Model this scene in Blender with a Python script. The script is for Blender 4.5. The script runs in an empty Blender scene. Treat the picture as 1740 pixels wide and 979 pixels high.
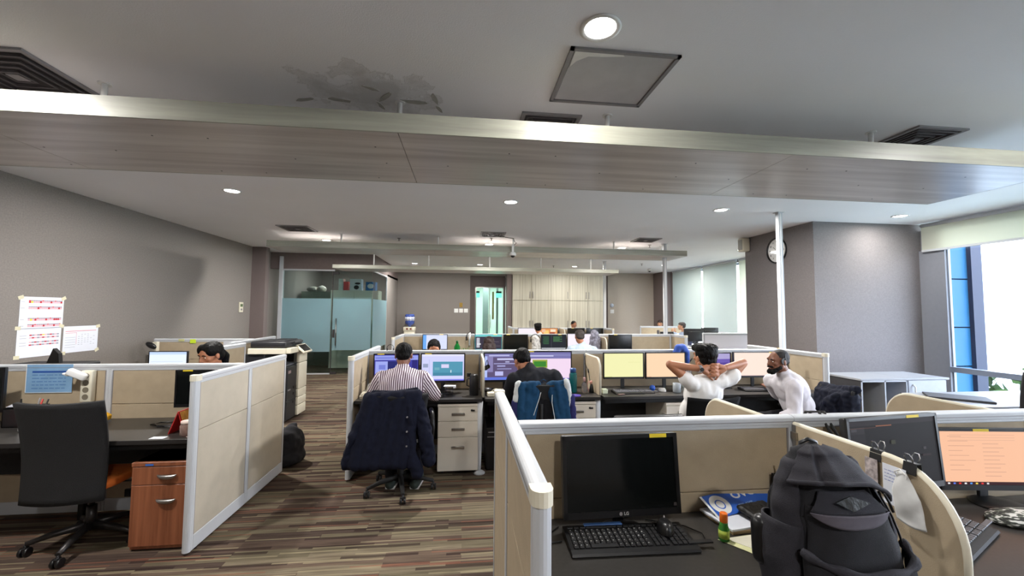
import bpy, bmesh, math, random
from mathutils import Vector, Matrix, Euler, noise
rnd = random.Random(7)
SC = bpy.context.scene
COL = SC.collection
PI = math.pi

# ------------------------------------------------------------------ camera, sky, exposure
cam_d = bpy.data.cameras.new('camera')
cam = bpy.data.objects.new('camera', cam_d)
COL.objects.link(cam)
cam_d.sensor_width = 36.0
cam_d.lens = 36.0 * 697.0 / 1740.0
cam_d.clip_start = 0.05
cam_d.clip_end = 400
right = Vector((0.993466, -0.11412, 0.0)).normalized()
fwd = Vector((0.113, 0.992, 0.056)).normalized()
CAM_ROWS = ((0.99342, 0.01385, 0.11368), (-0.11416, 0.05484, 0.99195), (0.0075, -0.9984, 0.05606))
m3 = Matrix(((CAM_ROWS[0][0], -CAM_ROWS[0][1], -CAM_ROWS[0][2]),
             (CAM_ROWS[1][0], -CAM_ROWS[1][1], -CAM_ROWS[1][2]),
             (CAM_ROWS[2][0], -CAM_ROWS[2][1], -CAM_ROWS[2][2])))
cam.matrix_world = Matrix.Translation((0, 0, 1.62)) @ m3.to_4x4()
SC.camera = cam

world = bpy.data.worlds.new('sky')
SC.world = world
world.use_nodes = True
wn = world.node_tree
bgn = wn.nodes['Background']
tcw = wn.nodes.new('ShaderNodeTexCoord')
sepw = wn.nodes.new('ShaderNodeSeparateXYZ')
rampw = wn.nodes.new('ShaderNodeValToRGB')
wn.links.new(tcw.outputs['Generated'], sepw.inputs[0])
wn.links.new(sepw.outputs['Z'], rampw.inputs[0])
rampw.color_ramp.elements[0].position = 0.0
rampw.color_ramp.elements[0].color = (0.93, 0.95, 1.0, 1)
rampw.color_ramp.elements[1].position = 0.6
rampw.color_ramp.elements[1].color = (0.60, 0.75, 1.0, 1)
wn.links.new(rampw.outputs[0], bgn.inputs[0])
SKY = 8.5
bgn.inputs[1].default_value = SKY

vs = SC.view_settings
vs.view_transform = 'Standard'
vs.look = 'None'
vs.exposure = 0.8
sun_d = bpy.data.lights.new('sun', 'SUN'); sun_d.energy = 2.2; sun_d.angle = 0.01; sun_d.color = (1.0, 0.96, 0.9)
sun = bpy.data.objects.new('sun', sun_d); COL.objects.link(sun); sun.rotation_euler = (-0.3, -0.8, 0)
vs.gamma = 1.0
vs.use_curve_mapping = False
LAMP_W = 44.0

# ------------------------------------------------------------------ materials
MATS = {}
def srgb(r, g, b):
    f = lambda c: (c/255/12.92) if c/255 <= 0.04045 else ((c/255+0.055)/1.055)**2.4
    return (f(r), f(g), f(b), 1.0)

def mat(name, col, rough=0.6, metal=0.0, noise_amt=0.0, noise_scale=20.0, bump=0.0, bump_scale=80.0, spec=0.5, sheen=0.0, trans=0.0, alpha=1.0, coat=0.0, stretch=None):
    if name in MATS: return MATS[name]
    m = bpy.data.materials.new(name)
    m.use_nodes = True
    nt = m.node_tree
    p = nt.nodes['Principled BSDF']
    p.inputs['Base Color'].default_value = col
    p.inputs['Roughness'].default_value = rough
    p.inputs['Metallic'].default_value = metal
    p.inputs['Specular IOR Level'].default_value = spec
    p.inputs['Transmission Weight'].default_value = trans
    p.inputs['Coat Weight'].default_value = coat
    p.inputs['Sheen Weight'].default_value = sheen
    p.inputs['Alpha'].default_value = alpha
    if noise_amt or bump:
        tc = nt.nodes.new('ShaderNodeTexCoord')
        mp = nt.nodes.new('ShaderNodeMapping')
        nt.links.new(tc.outputs['Object'], mp.inputs[0])
        if stretch: mp.inputs['Scale'].default_value = stretch
    if noise_amt:
        n = nt.nodes.new('ShaderNodeTexNoise')
        n.inputs['Scale'].default_value = noise_scale
        n.inputs['Detail'].default_value = 6
        nt.links.new(mp.outputs[0], n.inputs['Vector'])
        r = nt.nodes.new('ShaderNodeValToRGB')
        lo = tuple(c*(1-noise_amt) for c in col[:3])+(1,)
        hi = tuple(min(1, c*(1+noise_amt)) for c in col[:3])+(1,)
        r.color_ramp.elements[0].position = 0.3; r.color_ramp.elements[0].color = lo
        r.color_ramp.elements[1].position = 0.7; r.color_ramp.elements[1].color = hi
        nt.links.new(n.outputs['Fac'], r.inputs[0])
        nt.links.new(r.outputs[0], p.inputs['Base Color'])
    if bump:
        n2 = nt.nodes.new('ShaderNodeTexNoise')
        n2.inputs['Scale'].default_value = bump_scale
        n2.inputs['Detail'].default_value = 4
        nt.links.new(mp.outputs[0], n2.inputs['Vector'])
        b = nt.nodes.new('ShaderNodeBump')
        b.inputs['Strength'].default_value = bump
        b.inputs['Distance'].default_value = 0.01
        nt.links.new(n2.outputs['Fac'], b.inputs['Height'])
        nt.links.new(b.outputs[0], p.inputs['Normal'])
    MATS[name] = m
    return m

def emit(name, col, strength=1.0):
    if name in MATS: return MATS[name]
    m = bpy.data.materials.new(name)
    m.use_nodes = True
    nt = m.node_tree
    p = nt.nodes['Principled BSDF']
    p.inputs['Base Color'].default_value = (0.01, 0.01, 0.01, 1)
    p.inputs['Roughness'].default_value = 0.45
    p.inputs['Specular IOR Level'].default_value = 0.04
    p.inputs['Emission Color'].default_value = col
    p.inputs['Emission Strength'].default_value = strength
    MATS[name] = m
    return m

def glass_mat(name, tint, amount, rough_frost=0.0, frost_col=None, refl=0.08):
    """thin pane: transparent tinted + glossy reflection; frosted panes mix in diffuse and translucent film"""
    m = bpy.data.materials.new(name); m.use_nodes = True
    nt = m.node_tree; nt.nodes.clear()
    out = nt.nodes.new('ShaderNodeOutputMaterial')
    tr = nt.nodes.new('ShaderNodeBsdfTransparent'); tr.inputs[0].default_value = tint
    gl = nt.nodes.new('ShaderNodeBsdfGlossy'); gl.inputs['Roughness'].default_value = 0.04 + rough_frost*0.3
    mx = nt.nodes.new('ShaderNodeMixShader')
    lw = nt.nodes.new('ShaderNodeLayerWeight'); lw.inputs[0].default_value = 0.5
    pw = nt.nodes.new('ShaderNodeMath'); pw.operation = 'POWER'; pw.inputs[1].default_value = 5.0; nt.links.new(lw.outputs['Facing'], pw.inputs[0])
    fr = nt.nodes.new('ShaderNodeMath'); fr.operation = 'MULTIPLY_ADD'; fr.inputs[1].default_value = 0.9; fr.inputs[2].default_value = refl*0.4; nt.links.new(pw.outputs[0], fr.inputs[0])
    nt.links.new(fr.outputs[0], mx.inputs[0]); nt.links.new(tr.outputs[0], mx.inputs[1]); nt.links.new(gl.outputs[0], mx.inputs[2])
    last = mx
    if frost_col:
        df = nt.nodes.new('ShaderNodeBsdfDiffuse'); df.inputs[0].default_value = frost_col
        tl = nt.nodes.new('ShaderNodeBsdfTranslucent'); tl.inputs[0].default_value = frost_col
        a = nt.nodes.new('ShaderNodeMixShader'); a.inputs[0].default_value = 0.5
        nt.links.new(df.outputs[0], a.inputs[1]); nt.links.new(tl.outputs[0], a.inputs[2])
        b = nt.nodes.new('ShaderNodeMixShader'); b.inputs[0].default_value = amount
        nt.links.new(last.outputs[0], b.inputs[1]); nt.links.new(a.outputs[0], b.inputs[2])
        last = b
    nt.links.new(last.outputs[0], out.inputs[0])
    MATS[name] = m
    return m

def stripes_mat(name, cols, sx, sy, rough=0.9, extra=None):
    pass

# wall fabric
M_wall = mat('taupe_wall', srgb(131, 125, 120), 0.9, noise_amt=0.10, noise_scale=60, bump=0.25, bump_scale=150)
M_wall2 = mat('dark_taupe_wall', srgb(120, 108, 105), 0.9, noise_amt=0.08, noise_scale=60, bump=0.2, bump_scale=150)
M_ceil = None
M_panel = mat('beige_panel_fabric', srgb(174, 158, 133), 0.85, noise_amt=0.05, noise_scale=14, bump=0.15, bump_scale=300)
M_alu = mat('white_painted_aluminium', srgb(194, 197, 201), 0.38, metal=0.0, noise_amt=0.02, noise_scale=5)
M_cream = mat('cream_plastic', srgb(222, 216, 196), 0.45, noise_amt=0.02)
M_desk = mat('charcoal_laminate', srgb(54, 52, 50), 0.36, noise_amt=0.12, noise_scale=70, spec=0.4)
M_desk_edge = mat('black_edge_banding', srgb(34, 32, 32), 0.45, noise_amt=0.05)
M_black = mat('black_plastic', srgb(20, 20, 22), 0.35, noise_amt=0.05, noise_scale=30)
M_blackm = mat('matt_black_plastic', srgb(24, 24, 25), 0.7, noise_amt=0.08, noise_scale=60, bump=0.1)
M_mesh = mat('black_chair_mesh', srgb(17, 17, 19), 0.85, noise_amt=0.35, noise_scale=220, bump=0.5, bump_scale=400)
M_chrome = mat('brushed_metal', srgb(170, 168, 165), 0.28, metal=1.0, noise_amt=0.03)
M_white = mat('white_plastic', srgb(232, 232, 230), 0.4, noise_amt=0.01)
M_paper = mat('white_paper', srgb(226, 230, 240), 0.8, noise_amt=0.01)
M_yel = mat('yellow_sticker', srgb(232, 205, 40), 0.6, noise_amt=0.05)
M_ped = mat('cream_white_drawer', srgb(216, 208, 194), 0.4, noise_amt=0.03, noise_scale=6)
M_screen_off = mat('dark_glass_screen', srgb(14, 17, 17), 0.12, noise_amt=0.03, spec=0.5)
M_skin = mat('brown_skin', srgb(168, 112, 82), 0.5, noise_amt=0.08, noise_scale=18)
M_skin2 = mat('deep_brown_skin', srgb(122, 78, 58), 0.5, noise_amt=0.08, noise_scale=18)
M_skin3 = mat('light_brown_skin', srgb(196, 146, 114), 0.5, noise_amt=0.06, noise_scale=18)
M_hair = mat('black_hair', srgb(7, 6, 6), 0.55, spec=0.15, noise_amt=0.4, noise_scale=90, bump=0.8, bump_scale=120, stretch=(1, 1, 0.25))
M_hairb = mat('dark_brown_hair', srgb(44, 26, 22), 0.5, noise_amt=0.4, noise_scale=90, bump=0.8, bump_scale=120, stretch=(1, 1, 0.2))
M_hairg = mat('short_grey_hair', srgb(62, 54, 50), 0.7, noise_amt=0.4, noise_scale=120, bump=0.6, bump_scale=150)

# ------------------------------------------------------------------ mesh builder
class MB:
    def __init__(s):
        s.v = []; s.f = []; s.m = []; s.sm = []
    def add(s, vs, fs, mi=0, smooth=False):
        b = len(s.v)
        s.v += [Vector(p) for p in vs]
        for f in fs:
            s.f.append(tuple(b+i for i in f)); s.m.append(mi); s.sm.append(smooth)
    def addbm(s, bm, mi=0, smooth=False):
        bm.verts.index_update()
        s.add([v.co.copy() for v in bm.verts], [[v.index for v in f.verts] for f in bm.faces], mi, smooth)
        bm.free()
    def box(s, a, b, mi=0, bev=0.0, seg=1, rot=None, piv=None):
        x0, x1 = sorted((a[0], b[0])); y0, y1 = sorted((a[1], b[1])); z0, z1 = sorted((a[2], b[2]))
        bm = bmesh.new()
        vv = [bm.verts.new(p) for p in ((x0,y0,z0),(x1,y0,z0),(x1,y1,z0),(x0,y1,z0),(x0,y0,z1),(x1,y0,z1),(x1,y1,z1),(x0,y1,z1))]
        for f in ((0,3,2,1),(4,5,6,7),(0,1,5,4),(1,2,6,5),(2,3,7,6),(3,0,4,7)):
            bm.faces.new([vv[i] for i in f])
        if bev:
            bmesh.ops.bevel(bm, geom=list(bm.edges), offset=min(bev, (x1-x0)*.49, (y1-y0)*.49, (z1-z0)*.49), segments=seg, affect='EDGES', profile=0.5)
        if rot is not None:
            c = Vector(piv) if piv else Vector(((x0+x1)/2, (y0+y1)/2, (z0+z1)/2))
            R = rot if isinstance(rot, Matrix) else Euler(rot).to_matrix()
            for v in bm.verts: v.co = R @ (v.co - c) + c
        s.addbm(bm, mi, bool(bev) and seg > 1)
        return s
    def cyl(s, p0, p1, r0, r1=None, n=16, mi=0, cap=True, smooth=True):
        r1 = r0 if r1 is None else r1
        p0 = Vector(p0); p1 = Vector(p1); d = (p1-p0).normalized()
        a = Vector((0,0,1)) if abs(d.z) < .9 else Vector((1,0,0))
        u = d.cross(a).normalized(); w = d.cross(u)
        vs = []
        for p, r in ((p0, r0), (p1, r1)):
            for i in range(n):
                t = 2*PI*i/n
                vs.append(p + u*(r*math.cos(t)) + w*(r*math.sin(t)))
        fs = [(i, n+i, n+(i+1) % n, (i+1) % n) for i in range(n)]
        s.add(vs, fs, mi, smooth)
        if cap:
            s.add(vs[:n], [tuple(range(n))], mi); s.add(vs[n:], [tuple(reversed(range(n)))], mi)
        return s
    def tube(s, pts, r, n=8, mi=0, cap=True):
        pts = [Vector(p) for p in pts]; k = len(pts)
        rr = r if isinstance(r, (list, tuple)) else [r]*k
        vs = []; prev = None
        for i, p in enumerate(pts):
            d = (pts[min(i+1, k-1)] - pts[max(i-1, 0)]).normalized()
            if prev is None:
                a = Vector((0,0,1)) if abs(d.z) < .9 else Vector((1,0,0))
                u = d.cross(a).normalized()
            else:
                u = (prev - d*prev.dot(d)).normalized()
            prev = u; w = d.cross(u)
            for j in range(n):
                t = 2*PI*j/n
                vs.append(p + (u*math.cos(t) + w*math.sin(t))*rr[i])
        fs = []
        for i in range(k-1):
            for j in range(n):
                fs.append((i*n+j, i*n+(j+1) % n, (i+1)*n+(j+1) % n, (i+1)*n+j))
        s.add(vs, fs, mi, True)
        if cap:
            s.add(vs[:n], [tuple(reversed(range(n)))], mi); s.add(vs[-n:], [tuple(range(n))], mi)
        return s
    def lathe(s, prof, c=(0,0,0), n=24, mi=0, axis='Z', smooth=True):
        c = Vector(c); vs = []
        for r, h in prof:
            for i in range(n):
                t = 2*PI*i/n
                p = (r*math.cos(t), r*math.sin(t), h)
                if axis == 'Y': p = (p[0], h, p[1])
                if axis == 'X': p = (h, p[0], p[1])
                vs.append(c + Vector(p))
        k = len(prof); fs = []
        for i in range(k-1):
            for j in range(n):
                fs.append((i*n+j, i*n+(j+1) % n, (i+1)*n+(j+1) % n, (i+1)*n+j))
        s.add(vs, fs, mi, smooth)
        s.add(vs[:n], [tuple(reversed(range(n)))], mi); s.add(vs[-n:], [tuple(range(n))], mi)
        return s
    def prism(s, poly, axis, a, b, mi=0):
        """poly: 2-d outline; extruded from a to b along axis ('X': poly=(y,z), 'Y': (x,z), 'Z': (x,y))"""
        def P(p, h):
            return {'X': (h, p[0], p[1]), 'Y': (p[0], h, p[1]), 'Z': (p[0], p[1], h)}[axis]
        n = len(poly)
        vs = [P(p, a) for p in poly] + [P(p, b) for p in poly]
        s.add(vs, [tuple(range(n)), tuple(reversed(range(n, 2*n)))] + [(i, i+n, (i+1) % n+n, (i+1) % n) for i in range(n)], mi)
        return s
    def ell(s, c, r, rot=(0,0,0), mi=0, nu=16, nv=10):
        R = Euler(rot).to_matrix(); c = Vector(c); vs = []; fs = []
        for i in range(nv+1):
            ph = PI*i/nv
            for j in range(nu):
                t = 2*PI*j/nu
                vs.append(c + R @ Vector((r[0]*math.sin(ph)*math.cos(t), r[1]*math.sin(ph)*math.sin(t), r[2]*math.cos(ph))))
        for i in range(nv):
            for j in range(nu):
                q = (i*nu+j, (i+1)*nu+j, (i+1)*nu+(j+1) % nu, i*nu+(j+1) % nu)
                fs.append(q)
        s.add(vs, fs, mi, True)
        return s
    def grid(s, fn, nu, nv, mi=0, closed_u=False):
        vs = [fn(i/nu, j/nv) for j in range(nv+1) for i in range(nu+1)]
        fs = [(j*(nu+1)+i, j*(nu+1)+i+1, (j+1)*(nu+1)+i+1, (j+1)*(nu+1)+i) for j in range(nv) for i in range(nu)]
        s.add(vs, fs, mi, True)
        return s
    def build(s, name, mats, parent=None, loc=None, solid=0.0, fix=True):
        me = bpy.data.meshes.new(name)
        me.from_pydata([tuple(v) for v in s.v], [], s.f)
        ms = mats if isinstance(mats, (list, tuple)) else [mats]
        for m in ms: me.materials.append(m)
        for i, p in enumerate(me.polygons):
            p.material_index = min(s.m[i], len(ms)-1); p.use_smooth = s.sm[i]
        bm = bmesh.new(); bm.from_mesh(me)
        bmesh.ops.remove_doubles(bm, verts=bm.verts, dist=1e-6)
        if fix: bmesh.ops.recalc_face_normals(bm, faces=bm.faces)
        if solid:
            bmesh.ops.solidify(bm, geom=list(bm.faces), thickness=solid)
        bm.to_mesh(me); bm.free()
        o = bpy.data.objects.new(name, me)
        COL.objects.link(o)
        if parent is not None: o.parent = parent
        if loc is not None: o.location = loc
        return o

def thing(name, label, cat, loc=(0,0,0), rz=0.0, group=None):
    o = bpy.data.objects.new(name, None); COL.objects.link(o)
    o.empty_display_size = 0.1
    o.location = loc; o.rotation_euler = (0, 0, rz)
    return tag(o, label, cat, group)
def tag(o, label, cat, group=None, kind=None):
    o['label'] = label; o['category'] = cat
    if group: o['group'] = group
    if kind: o['kind'] = kind
    return o
def struct(name, mb, m, label=None):
    o = mb.build(name, m); o['kind'] = 'structure'
    if label: o['label'] = label
    return o
def dup(root, loc, rz=0.0, label=None, group=None):
    r = root.copy(); COL.objects.link(r); r.location = loc; r.rotation_euler = (0, 0, rz)
    if label: r['label'] = label
    if group: r['group'] = group
    for ch in list(root.children):
        c = ch.copy(); COL.objects.link(c); c.parent = r
        for g in list(ch.children):
            d = g.copy(); COL.objects.link(d); d.parent = c
    return r

# ------------------------------------------------------------------ fused soft forms
def cap_prim(mb, p0, p1, r0, r1, n=14):
    p0 = Vector(p0); p1 = Vector(p1); d = p1-p0; L = d.length
    if L < 1e-6: return mb.ell(p0, (r0, r0, r0))
    d.normalize()
    a = Vector((0,0,1)) if abs(d.z) < .9 else Vector((1,0,0))
    u = d.cross(a).normalized(); w = d.cross(u)
    rings = []
    for k in range(5):
        t = PI/2*(1-k/4); rings.append((p0 - d*(r0*math.sin(t)), max(r0*math.cos(t), r0*0.02)))
    for k in range(5):
        t = PI/2*k/4; rings.append((p1 + d*(r1*math.sin(t)), max(r1*math.cos(t), r1*0.02)))
    vs = []
    for p, r in rings:
        for j in range(n):
            t = 2*PI*j/n; vs.append(p + (u*math.cos(t)+w*math.sin(t))*r)
    fs = []
    for i in range(len(rings)-1):
        for j in range(n):
            fs.append((i*n+j, i*n+(j+1) % n, (i+1)*n+(j+1) % n, (i+1)*n+j))
    fs.append(tuple(reversed(range(n)))); fs.append(tuple(range((len(rings)-1)*n, len(rings)*n)))
    mb.add(vs, fs, 0, True)

def fuse(name, prims, voxel, m, parent=None, smooth=3, wr=None, loc=None, post=None):
    """prims: ('c', p0, p1, r0, r1) tapered capsule | ('e', centre, radii, rot) ellipsoid | ('b', a, b, bevel, rot) box -> one continuous skin"""
    mb = MB()
    for p in prims:
        if p[0] == 'c': cap_prim(mb, *p[1:])
        elif p[0] == 'e': mb.ell(p[1], p[2], p[3] if len(p) > 3 else (0,0,0), nu=20, nv=14)
        elif p[0] == 'b': mb.box(p[1], p[2], bev=p[3] if len(p) > 3 else 0.0, rot=p[4] if len(p) > 4 else None)
    tmp = mb.build(name, m)
    md = tmp.modifiers.new('r', 'REMESH'); md.mode = 'VOXEL'; md.voxel_size = voxel; md.use_smooth_shade = True
    if smooth:
        sm = tmp.modifiers.new('s', 'SMOOTH'); sm.factor = 0.5; sm.iterations = smooth
    dg = bpy.context.evaluated_depsgraph_get()
    me = bpy.data.meshes.new_from_object(tmp.evaluated_get(dg))
    old = tmp.data
    bpy.data.objects.remove(tmp); bpy.data.meshes.remove(old)
    me.name = name
    if wr:
        amp, sc, seed = wr[:3]; st = wr[3] if len(wr) > 3 else (1, 1, 1)
        nrm = [v.normal.copy() for v in me.vertices]
        off = Vector((seed*3.1, seed*1.7, seed*2.3))
        for v, n_ in zip(me.vertices, nrm):
            q = Vector((v.co.x*st[0], v.co.y*st[1], v.co.z*st[2]))*sc + off
            h = noise.noise(q) + 0.5*noise.noise(q*2.1 + Vector((5, 3, 1)))
            h = 1-abs(h)*2.2
            v.co += n_*(amp*h)
    if post: post(me)
    for p in me.polygons: p.use_smooth = True
    o = bpy.data.objects.new(name, me); COL.objects.link(o)
    if not me.materials:
        for mm in (m if isinstance(m, (list, tuple)) else [m]): me.materials.append(mm)
    if parent is not None: o.parent = parent
    if loc is not None: o.location = loc
    return o

def text_mesh(name, txt, size, m, parent=None, loc=(0,0,0), rot=(0,0,0), ext=0.0008, bold=0.0, sx=1.0, align='CENTER'):
    cu = bpy.data.curves.new(name, 'FONT'); cu.body = txt; cu.size = size; cu.extrude = ext; cu.offset = bold
    cu.align_x = align; cu.align_y = 'CENTER'; cu.resolution_u = 3
    t = bpy.data.objects.new(name, cu); COL.objects.link(t)
    dg = bpy.context.evaluated_depsgraph_get()
    me = bpy.data.meshes.new_from_object(t.evaluated_get(dg))
    bpy.data.objects.remove(t)
    R = Euler(rot).to_matrix()
    for v in me.vertices:
        v.co = R @ Vector((v.co.x*sx, v.co.y, v.co.z)) + Vector(loc)
    me.materials.clear(); me.materials.append(m)
    o = bpy.data.objects.new(name, me); COL.objects.link(o)
    if parent is not None: o.parent = parent
    return o
# ------------------------------------------------------------------ setting
XL, XR, YB, YF, ZC = -4.85, 7.25, 14.6, -3.2, 3.05
XG = XR+0.02

def nodes_of(m):
    return m.node_tree, m.node_tree.nodes['Principled BSDF']

def carpet():
    m = mat('striped_carpet', (0.1, 0.1, 0.1, 1), 0.95, spec=0.1)
    nt, p = nodes_of(m); L = nt.links.new; N = nt.nodes.new
    tc = N('ShaderNodeTexCoord')
    def streak(sx, sy, detail, seed):
        mp = N('ShaderNodeMapping'); mp.inputs['Scale'].default_value = (sx, sy, 1); mp.inputs['Location'].default_value = (seed, seed*1.3, 0)
        L(tc.outputs['Object'], mp.inputs[0])
        n = N('ShaderNodeTexNoise'); n.inputs['Scale'].default_value = 1.0; n.inputs['Detail'].default_value = detail; n.inputs['Roughness'].default_value = 0.55
        L(mp.outputs[0], n.inputs['Vector']); return n
    # bands of yarn that run across the aisle, each a strip of one colour with hard ends
    def brick(w_, h_, off, loc):
        mp = N('ShaderNodeMapping'); mp.inputs['Location'].default_value = (loc, loc*0.7, 0); L(tc.outputs['Object'], mp.inputs[0])
        b_ = N('ShaderNodeTexBrick'); b_.inputs['Scale'].default_value = 1.0; b_.inputs['Brick Width'].default_value = w_; b_.inputs['Row Height'].default_value = h_; b_.inputs['Mortar Size'].default_value = 0.0
        b_.inputs['Color1'].default_value = (0, 0, 0, 1); b_.inputs['Color2'].default_value = (1, 1, 1, 1); b_.offset = off; b_.offset_frequency = 2; L(mp.outputs[0], b_.inputs['Vector']); return b_
    def ramp(stops, mode='CONSTANT'):
        r = N('ShaderNodeValToRGB'); cr = r.color_ramp; cr.interpolation = mode
        cr.elements[0].position = stops[0][0]; cr.elements[0].color = stops[0][1]; cr.elements[1].position = stops[-1][0]; cr.elements[1].color = stops[-1][1]
        for q, c in stops[1:-1]:
            e = cr.elements.new(q); e.color = c
        return r
    b1 = brick(1.0, 0.055, 0.5, 0.0); b2 = brick(0.5, 0.028, 0.37, 3.1); b3 = brick(0.5, 0.014, 0.61, 7.7)
    r1 = ramp([(0.0, srgb(88, 74, 66)), (0.22, srgb(104, 96, 80)), (0.42, srgb(76, 64, 58)), (0.6, srgb(116, 106, 90)), (0.8, srgb(96, 82, 72)), (1.0, srgb(96, 82, 72))]); L(b1.outputs['Color'], r1.inputs[0])
    k2 = ramp([(0.0, (0, 0, 0, 1)), (0.62, (0.75, 0.75, 0.75, 1)), (0.8, (0, 0, 0, 1)), (1.0, (0, 0, 0, 1))]); L(b2.outputs['Color'], k2.inputs[0])
    m2 = N('ShaderNodeMix'); m2.data_type = 'RGBA'; m2.inputs[7].default_value = srgb(50, 38, 36); L(k2.outputs[0], m2.inputs[0]); L(r1.outputs[0], m2.inputs[6])
    k3 = ramp([(0.0, (0.45, 0.45, 0.45, 1)), (0.07, (0, 0, 0, 1)), (0.88, (0.6, 0.6, 0.6, 1)), (1.0, (0.6, 0.6, 0.6, 1))]); L(b3.outputs['Color'], k3.inputs[0])
    c3 = ramp([(0.0, srgb(138, 88, 70)), (0.5, srgb(146, 136, 112)), (1.0, srgb(146, 136, 112))]); L(b3.outputs['Color'], c3.inputs[0])
    m3_ = N('ShaderNodeMix'); m3_.data_type = 'RGBA'; L(k3.outputs[0], m3_.inputs[0]); L(m2.outputs[2], m3_.inputs[6]); L(c3.outputs[0], m3_.inputs[7])
    n2 = streak(3.0, 60, 4, 4.0); n1 = streak(0.5, 0.7, 2, 1.0)
    r4 = ramp([(0.3, (0.62, 0.60, 0.58, 1)), (0.7, (1.25, 1.25, 1.2, 1))], 'LINEAR'); L(n2.outputs['Fac'], r4.inputs[0])
    m4 = N('ShaderNodeMix'); m4.data_type = 'RGBA'; m4.blend_type = 'MULTIPLY'; m4.inputs[0].default_value = 1.0; L(m3_.outputs[2], m4.inputs[6]); L(r4.outputs[0], m4.inputs[7])
    L(m4.outputs[2], p.inputs['Base Color'])
    n4 = N('ShaderNodeTexNoise'); n4.inputs['Scale'].default_value = 260; L(tc.outputs['Object'], n4.inputs['Vector'])
    bp = N('ShaderNodeBump'); bp.inputs['Strength'].default_value = 0.5; bp.inputs['Distance'].default_value = 0.006; L(n4.outputs['Fac'], bp.inputs['Height']); L(bp.outputs[0], p.inputs['Normal'])
    return m

def ceiling_mat():
    m = mat('ceiling_paint', srgb(244, 244, 246), 0.85, spec=0.2)
    nt, p = nodes_of(m); L = nt.links.new; N = nt.nodes.new
    tc = N('ShaderNodeTexCoord')
    # damp stains around (-0.7, 2.6): shaped by noise, with grey-brown rims
    mp = N('ShaderNodeMapping'); mp.inputs['Location'].default_value = (0.62, -2.72, 0)
    L(tc.outputs['Object'], mp.inputs[0])
    mp2 = N('ShaderNodeMapping'); mp2.inputs['Scale'].default_value = (1.7, 2.6, 0); L(mp.outputs[0], mp2.inputs[0])
    ln = N('ShaderNodeVectorMath'); ln.operation = 'LENGTH'; L(mp2.outputs[0], ln.inputs[0])
    n = N('ShaderNodeTexNoise'); n.inputs['Scale'].default_value = 4.0; n.inputs['Detail'].default_value = 8; n.inputs['Roughness'].default_value = 0.6; L(tc.outputs['Object'], n.inputs['Vector'])
    s = N('ShaderNodeMath'); s.operation = 'MULTIPLY_ADD'; s.inputs[1].default_value = 2.2; L(n.outputs['Fac'], s.inputs[0]); L(ln.outputs['Value'], s.inputs[2])
    r = N('ShaderNodeValToRGB'); e = r.color_ramp.elements
    e[0].position = 1.5/2.2*0.5; e[0].color = (1, 1, 1, 1)
    dv = N('ShaderNodeMath'); dv.operation = 'MULTIPLY'; dv.inputs[1].default_value = 0.4; L(s.outputs[0], dv.inputs[0]); L(dv.outputs[0], r.inputs[0])
    e[0].position = 0.56; e[1].position = 0.74; e[1].color = (0, 0, 0, 1)
    q = e.new(0.69); q.color = (0.35, 0.35, 0.35, 1)
    q = e.new(0.70); q.color = (0.9, 0.9, 0.9, 1)
    q = e.new(0.72); q.color = (0.15, 0.15, 0.15, 1)
    mx = N('ShaderNodeMix'); mx.data_type = 'RGBA'; mx.inputs[7].default_value = srgb(150, 145, 138)
    g = N('ShaderNodeTexNoise'); g.inputs['Scale'].default_value = 1.3; L(tc.outputs['Object'], g.inputs['Vector'])
    rg = N('ShaderNodeValToRGB'); rg.color_ramp.elements[0].color = srgb(240, 240, 243); rg.color_ramp.elements[1].color = srgb(247, 247, 250); L(g.outputs['Fac'], rg.inputs[0])
    mh = N('ShaderNodeMath'); mh.operation = 'MULTIPLY'; mh.inputs[1].default_value = 0.38; L(r.outputs[0], mh.inputs[0])
    L(mh.outputs[0], mx.inputs[0]); L(rg.outputs[0], mx.inputs[6]); L(mx.outputs[2], p.inputs['Base Color'])
    n4 = N('ShaderNodeTexNoise'); n4.inputs['Scale'].default_value = 120; n4.inputs['Detail'].default_value = 4; L(tc.outputs['Object'], n4.inputs['Vector'])
    bp = N('ShaderNodeBump'); bp.inputs['Strength'].default_value = 0.12; bp.inputs['Distance'].default_value = 0.01; L(n4.outputs['Fac'], bp.inputs['Height'])
    bp2 = N('ShaderNodeBump'); bp2.inputs['Strength'].default_value = 0.35; bp2.inputs['Distance'].default_value = 0.01; L(mh.outputs[0], bp2.inputs['Height']); L(bp.outputs[0], bp2.inputs['Normal']); L(bp2.outputs[0], p.inputs['Normal'])
    return m

def grain_mat(name, c0, c1, scale, rough=0.35, spec=0.5):
    m = mat(name, c0, rough, spec=spec)
    nt, p = nodes_of(m); L = nt.links.new; N = nt.nodes.new
    tc = N('ShaderNodeTexCoord'); mp = N('ShaderNodeMapping'); mp.inputs['Scale'].default_value = scale
    L(tc.outputs['Object'], mp.inputs[0])
    n = N('ShaderNodeTexNoise'); n.inputs['Scale'].default_value = 1; n.inputs['Detail'].default_value = 5; n.inputs['Roughness'].default_value = 0.6; n.inputs['Distortion'].default_value = 0.4
    L(mp.outputs[0], n.inputs['Vector'])
    r = N('ShaderNodeValToRGB'); r.color_ramp.elements[0].position = 0.32; r.color_ramp.elements[0].color = c0; r.color_ramp.elements[1].position = 0.68; r.color_ramp.elements[1].color = c1
    L(n.outputs['Fac'], r.inputs[0]); L(r.outputs[0], p.inputs['Base Color'])
    return m
M_beam = grain_mat('grey_brown_wood_veneer', srgb(172, 162, 156), srgb(212, 205, 198), (0.5, 9, 9), 0.3, 0.7)
M_beam_edge = grain_mat('pale_wood_edge', srgb(134, 134, 124), srgb(166, 166, 152), (0.8, 12, 12), 0.4, 0.5)
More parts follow.
